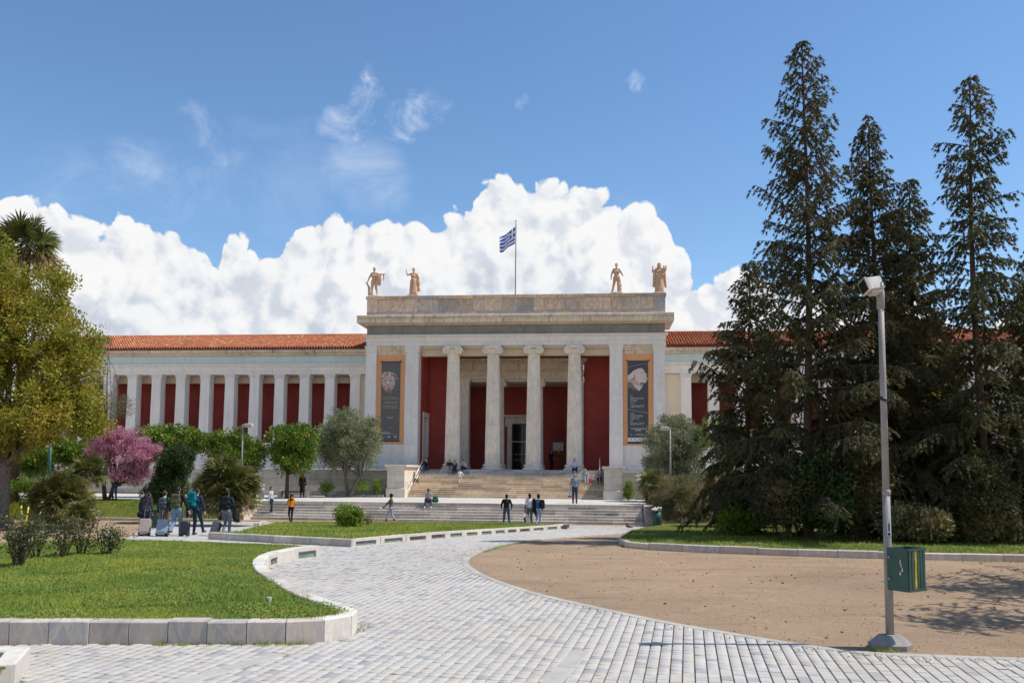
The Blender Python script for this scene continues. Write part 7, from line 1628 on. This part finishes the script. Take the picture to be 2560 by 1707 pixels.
for sg, lab in ((-1, 'steel handrail on the upper steps beside the left pedestal'), (1, 'steel handrail on the upper steps beside the right pedestal')):
    hr_ = tag(site('handrail'), lab, 'handrail'); x_ = sg * 6.72; pts = [(-.8, .95), (-1.3, .90), (-5.6, -.98)]
    MB().tube([(x_, y, z) for y, z in pts], .026, 8).build('rail', M['steel'], hr_, True); MB().tube([(x_, y, z - .4) for y, z in pts], .018, 8).build('lower_rail', M['steel'], hr_, True)
    for y, z in ((-.8, .95), (-3.3, .03), (-5.6, -.98)): MB().tube([(x_, y, z), (x_, y, z - 1.05)], .022, 8).build('post', M['steel'], hr_, True)
# planting bed edge by the podium
eb = tag(site('bed_edging'), 'low stone edging of the planting bed left of the steps', 'kerb')
for k in range(8): x_ = -12.6 + k * .52; MB().cbox(x_, x_ + .51, -7.1 + .02 * k, -6.9 + .02 * k, TER, TER + .16, .01).build('edging_stone', M['podium'], eb)
MB().box(-12.6, -8.4, -6.88, -4.95, TER, TER + .10).build('bed_soil', M['soil'], eb)
# yellow scooters behind the rose bushes
M['scooter'] = m_plain('scooter_yellow', (.62, .58, .0, 1), .4, .5, .05)
for px, lab, rz in ((22, 'yellow electric scooter at the far left behind the roses', .5), (98, 'yellow electric scooter right of the other one behind the roses', -2.4)):
    b = gp(px, 34.5); sc_ = tag(empty('electric_scooter', (b[0], b[1], float(zg(34.5))), rz), lab, 'scooter', 'electric scooters behind the rose bushes')
    MB().cbox(-.45, .42, -.08, .08, .12, .18, .02).build('deck', M['black'], sc_)
    for x_ in (-.52, .52): w_ = empty('wheel', (x_, 0, .11), 0, sc_); MB().add(*cyl_y(0, 0, .11, -.025, .025, 16)).build('tyre', M['black'], w_); MB().add(*cyl_y(0, 0, .055, -.028, .028, 10)).build('hub', M['steel'], w_)
    MB().tube([(.50, 0, .2), (.40, 0, 1.12)], [.035, .028], 8).build('stem', M['scooter'], sc_, True); MB().tube([(.395, -.24, 1.16), (.40, 0, 1.14), (.395, .24, 1.16)], .016, 6).build('handlebar', M['black'], sc_); MB().cbox(.36, .43, -.05, .05, 1.10, 1.18, .01).build('display', M['black'], sc_); MB().prism([(-.62, .22), (-.40, .22), (-.42, .25), (-.6, .25)], -.05, .05, axis='y').build('mudguard', M['black'], sc_)
# pigeon
p = GG(1571.6, 1324); pg = tag(empty('pigeon', (p[0], p[1], float(zg(p[1])) + .035), pi / 2 + .3), 'dark pigeon standing on the paving near the steps', 'pigeon')
V, F_, _ = grow([(((0, -.10, .13), (0, .07, .17), .05, .075), 0), (((0, .07, .18), (0, .12, .26), .05, .033), 0), (((0, .13, .28), (0, .135, .285), .034, .034), 0), (((0, -.10, .13), (0, -.24, .09), .04, .02, (1.3, 1)), 0), (((0, .16, .28), (0, .185, .272), .010, .005), 0)], .011, .02)
put('body', np_mesh('body', V, F_, cloth((.045, .045, .055), .5), True), pg)
for sg in (-1, 1):
    MB().tube([(sg * .025, 0, .10), (sg * .028, .01, .01), (sg * .03, .05, .005)], .006, 5).build('leg', cloth((.35, .1, .08)), pg)
    V, F_, _ = grow([(((sg * .06, .06, .18), (sg * .05, -.14, .12), .032, .018, (.5, 1)), 0)], .010, .01); put('wing', np_mesh('wing', V, F_, cloth((.07, .07, .085), .5), True), pg)
# wooden cellar-like fallen branch, stones, litter: small loose bits
M['litter'] = m_plain('white_litter', (.70, .70, .68, 1), .6, .3, .05)
for px, py, lab in ((673, 1506, 'crumpled white cup lying on the nearest lawn'), (1640, 1313, 'flat white litter lying before the green bin')):
    p = GG(px, py, KH1 if px < 900 else .03); o = tag(empty('litter', p), lab, 'litter'); MB().lathe([(.025, 0), (.04, .09), (.038, .09), (.022, .01)], 10).build('paper', M['litter'], o) if px < 900 else MB().cbox(-.2, .2, -.15, .15, 0, .06, .01).build('paper', M['litter'], o)
# pebbles, twigs and fallen leaves on the gravel
q = np.random.default_rng(12); gpoly = [np.array(GD(x, y)[:2]) for x, y in ((1130, 1290), (1300, 1245), (1430, 1262), (1700, 1276), (2352, 1296), (2352, 1510), (2000, 1498), (1600, 1440), (1250, 1365))]
XYp = sample_poly(gpoly, 3000); k = rng.random(len(XYp)) < np.clip((12 / XYp[:, 1]) ** 1.5, 0, 1); XYp = XYp[k]; ed = np.array([p[:2] for p in path_curve]); ed = ed[rng.integers(0, len(ed) - 1, 1500)] + rng.normal(0, .20, (1500, 2)); XYp = np.concatenate([XYp, ed[ed[:, 1] < 28]]); n = len(XYp); s_ = rng.uniform(.006, .018, n)[:, None, None]
iv, if_ = icosphere(0); Vp = iv[None] * s_ * np.array([1, 1, .6]) * rng.uniform(.6, 1.3, (n, 1, 3)); Vp[..., 0] += XYp[:, None, 0]; Vp[..., 1] += XYp[:, None, 1]; Vp[..., 2] += zg(XYp[:, 1])[:, None] + np.where(in_poly(XYp, path_poly), .038, .004)[:, None]
t = NT('pebble'); rr = island(t); c = t.mix(rr, (.55, .44, .34, 1), (.27, .20, .15, 1)); M['pebble'] = t.finish(c, .9, .2)
tag(put('pebbles', np_mesh('pebbles', Vp.reshape(-1, 3), (if_[None] + (np.arange(n) * len(iv))[:, None, None]).reshape(-1, 3), M['pebble'])), 'scattered pebbles and crumbs of soil on the gravel', 'pebbles', kind='stuff')
XYl = sample_poly(gpoly, 300); Pl = np.column_stack([XYl, zg(XYl[:, 1]) + .012]); ax = unit(np.column_stack([rng.normal(size=(300, 2)), rng.normal(0, .25, 300)]))
tag(put('fallen_leaves', leaf_mesh('fallen_leaves', leaf_quads(Pl, ax, rng.uniform(.04, .09, 300), .5), m_leaf('leaf_fallen', (.42, .28, .10, 1), (.20, .12, .05, 1), None, .1))), 'dry leaves strewn over the gravel', 'leaves', kind='stuff')
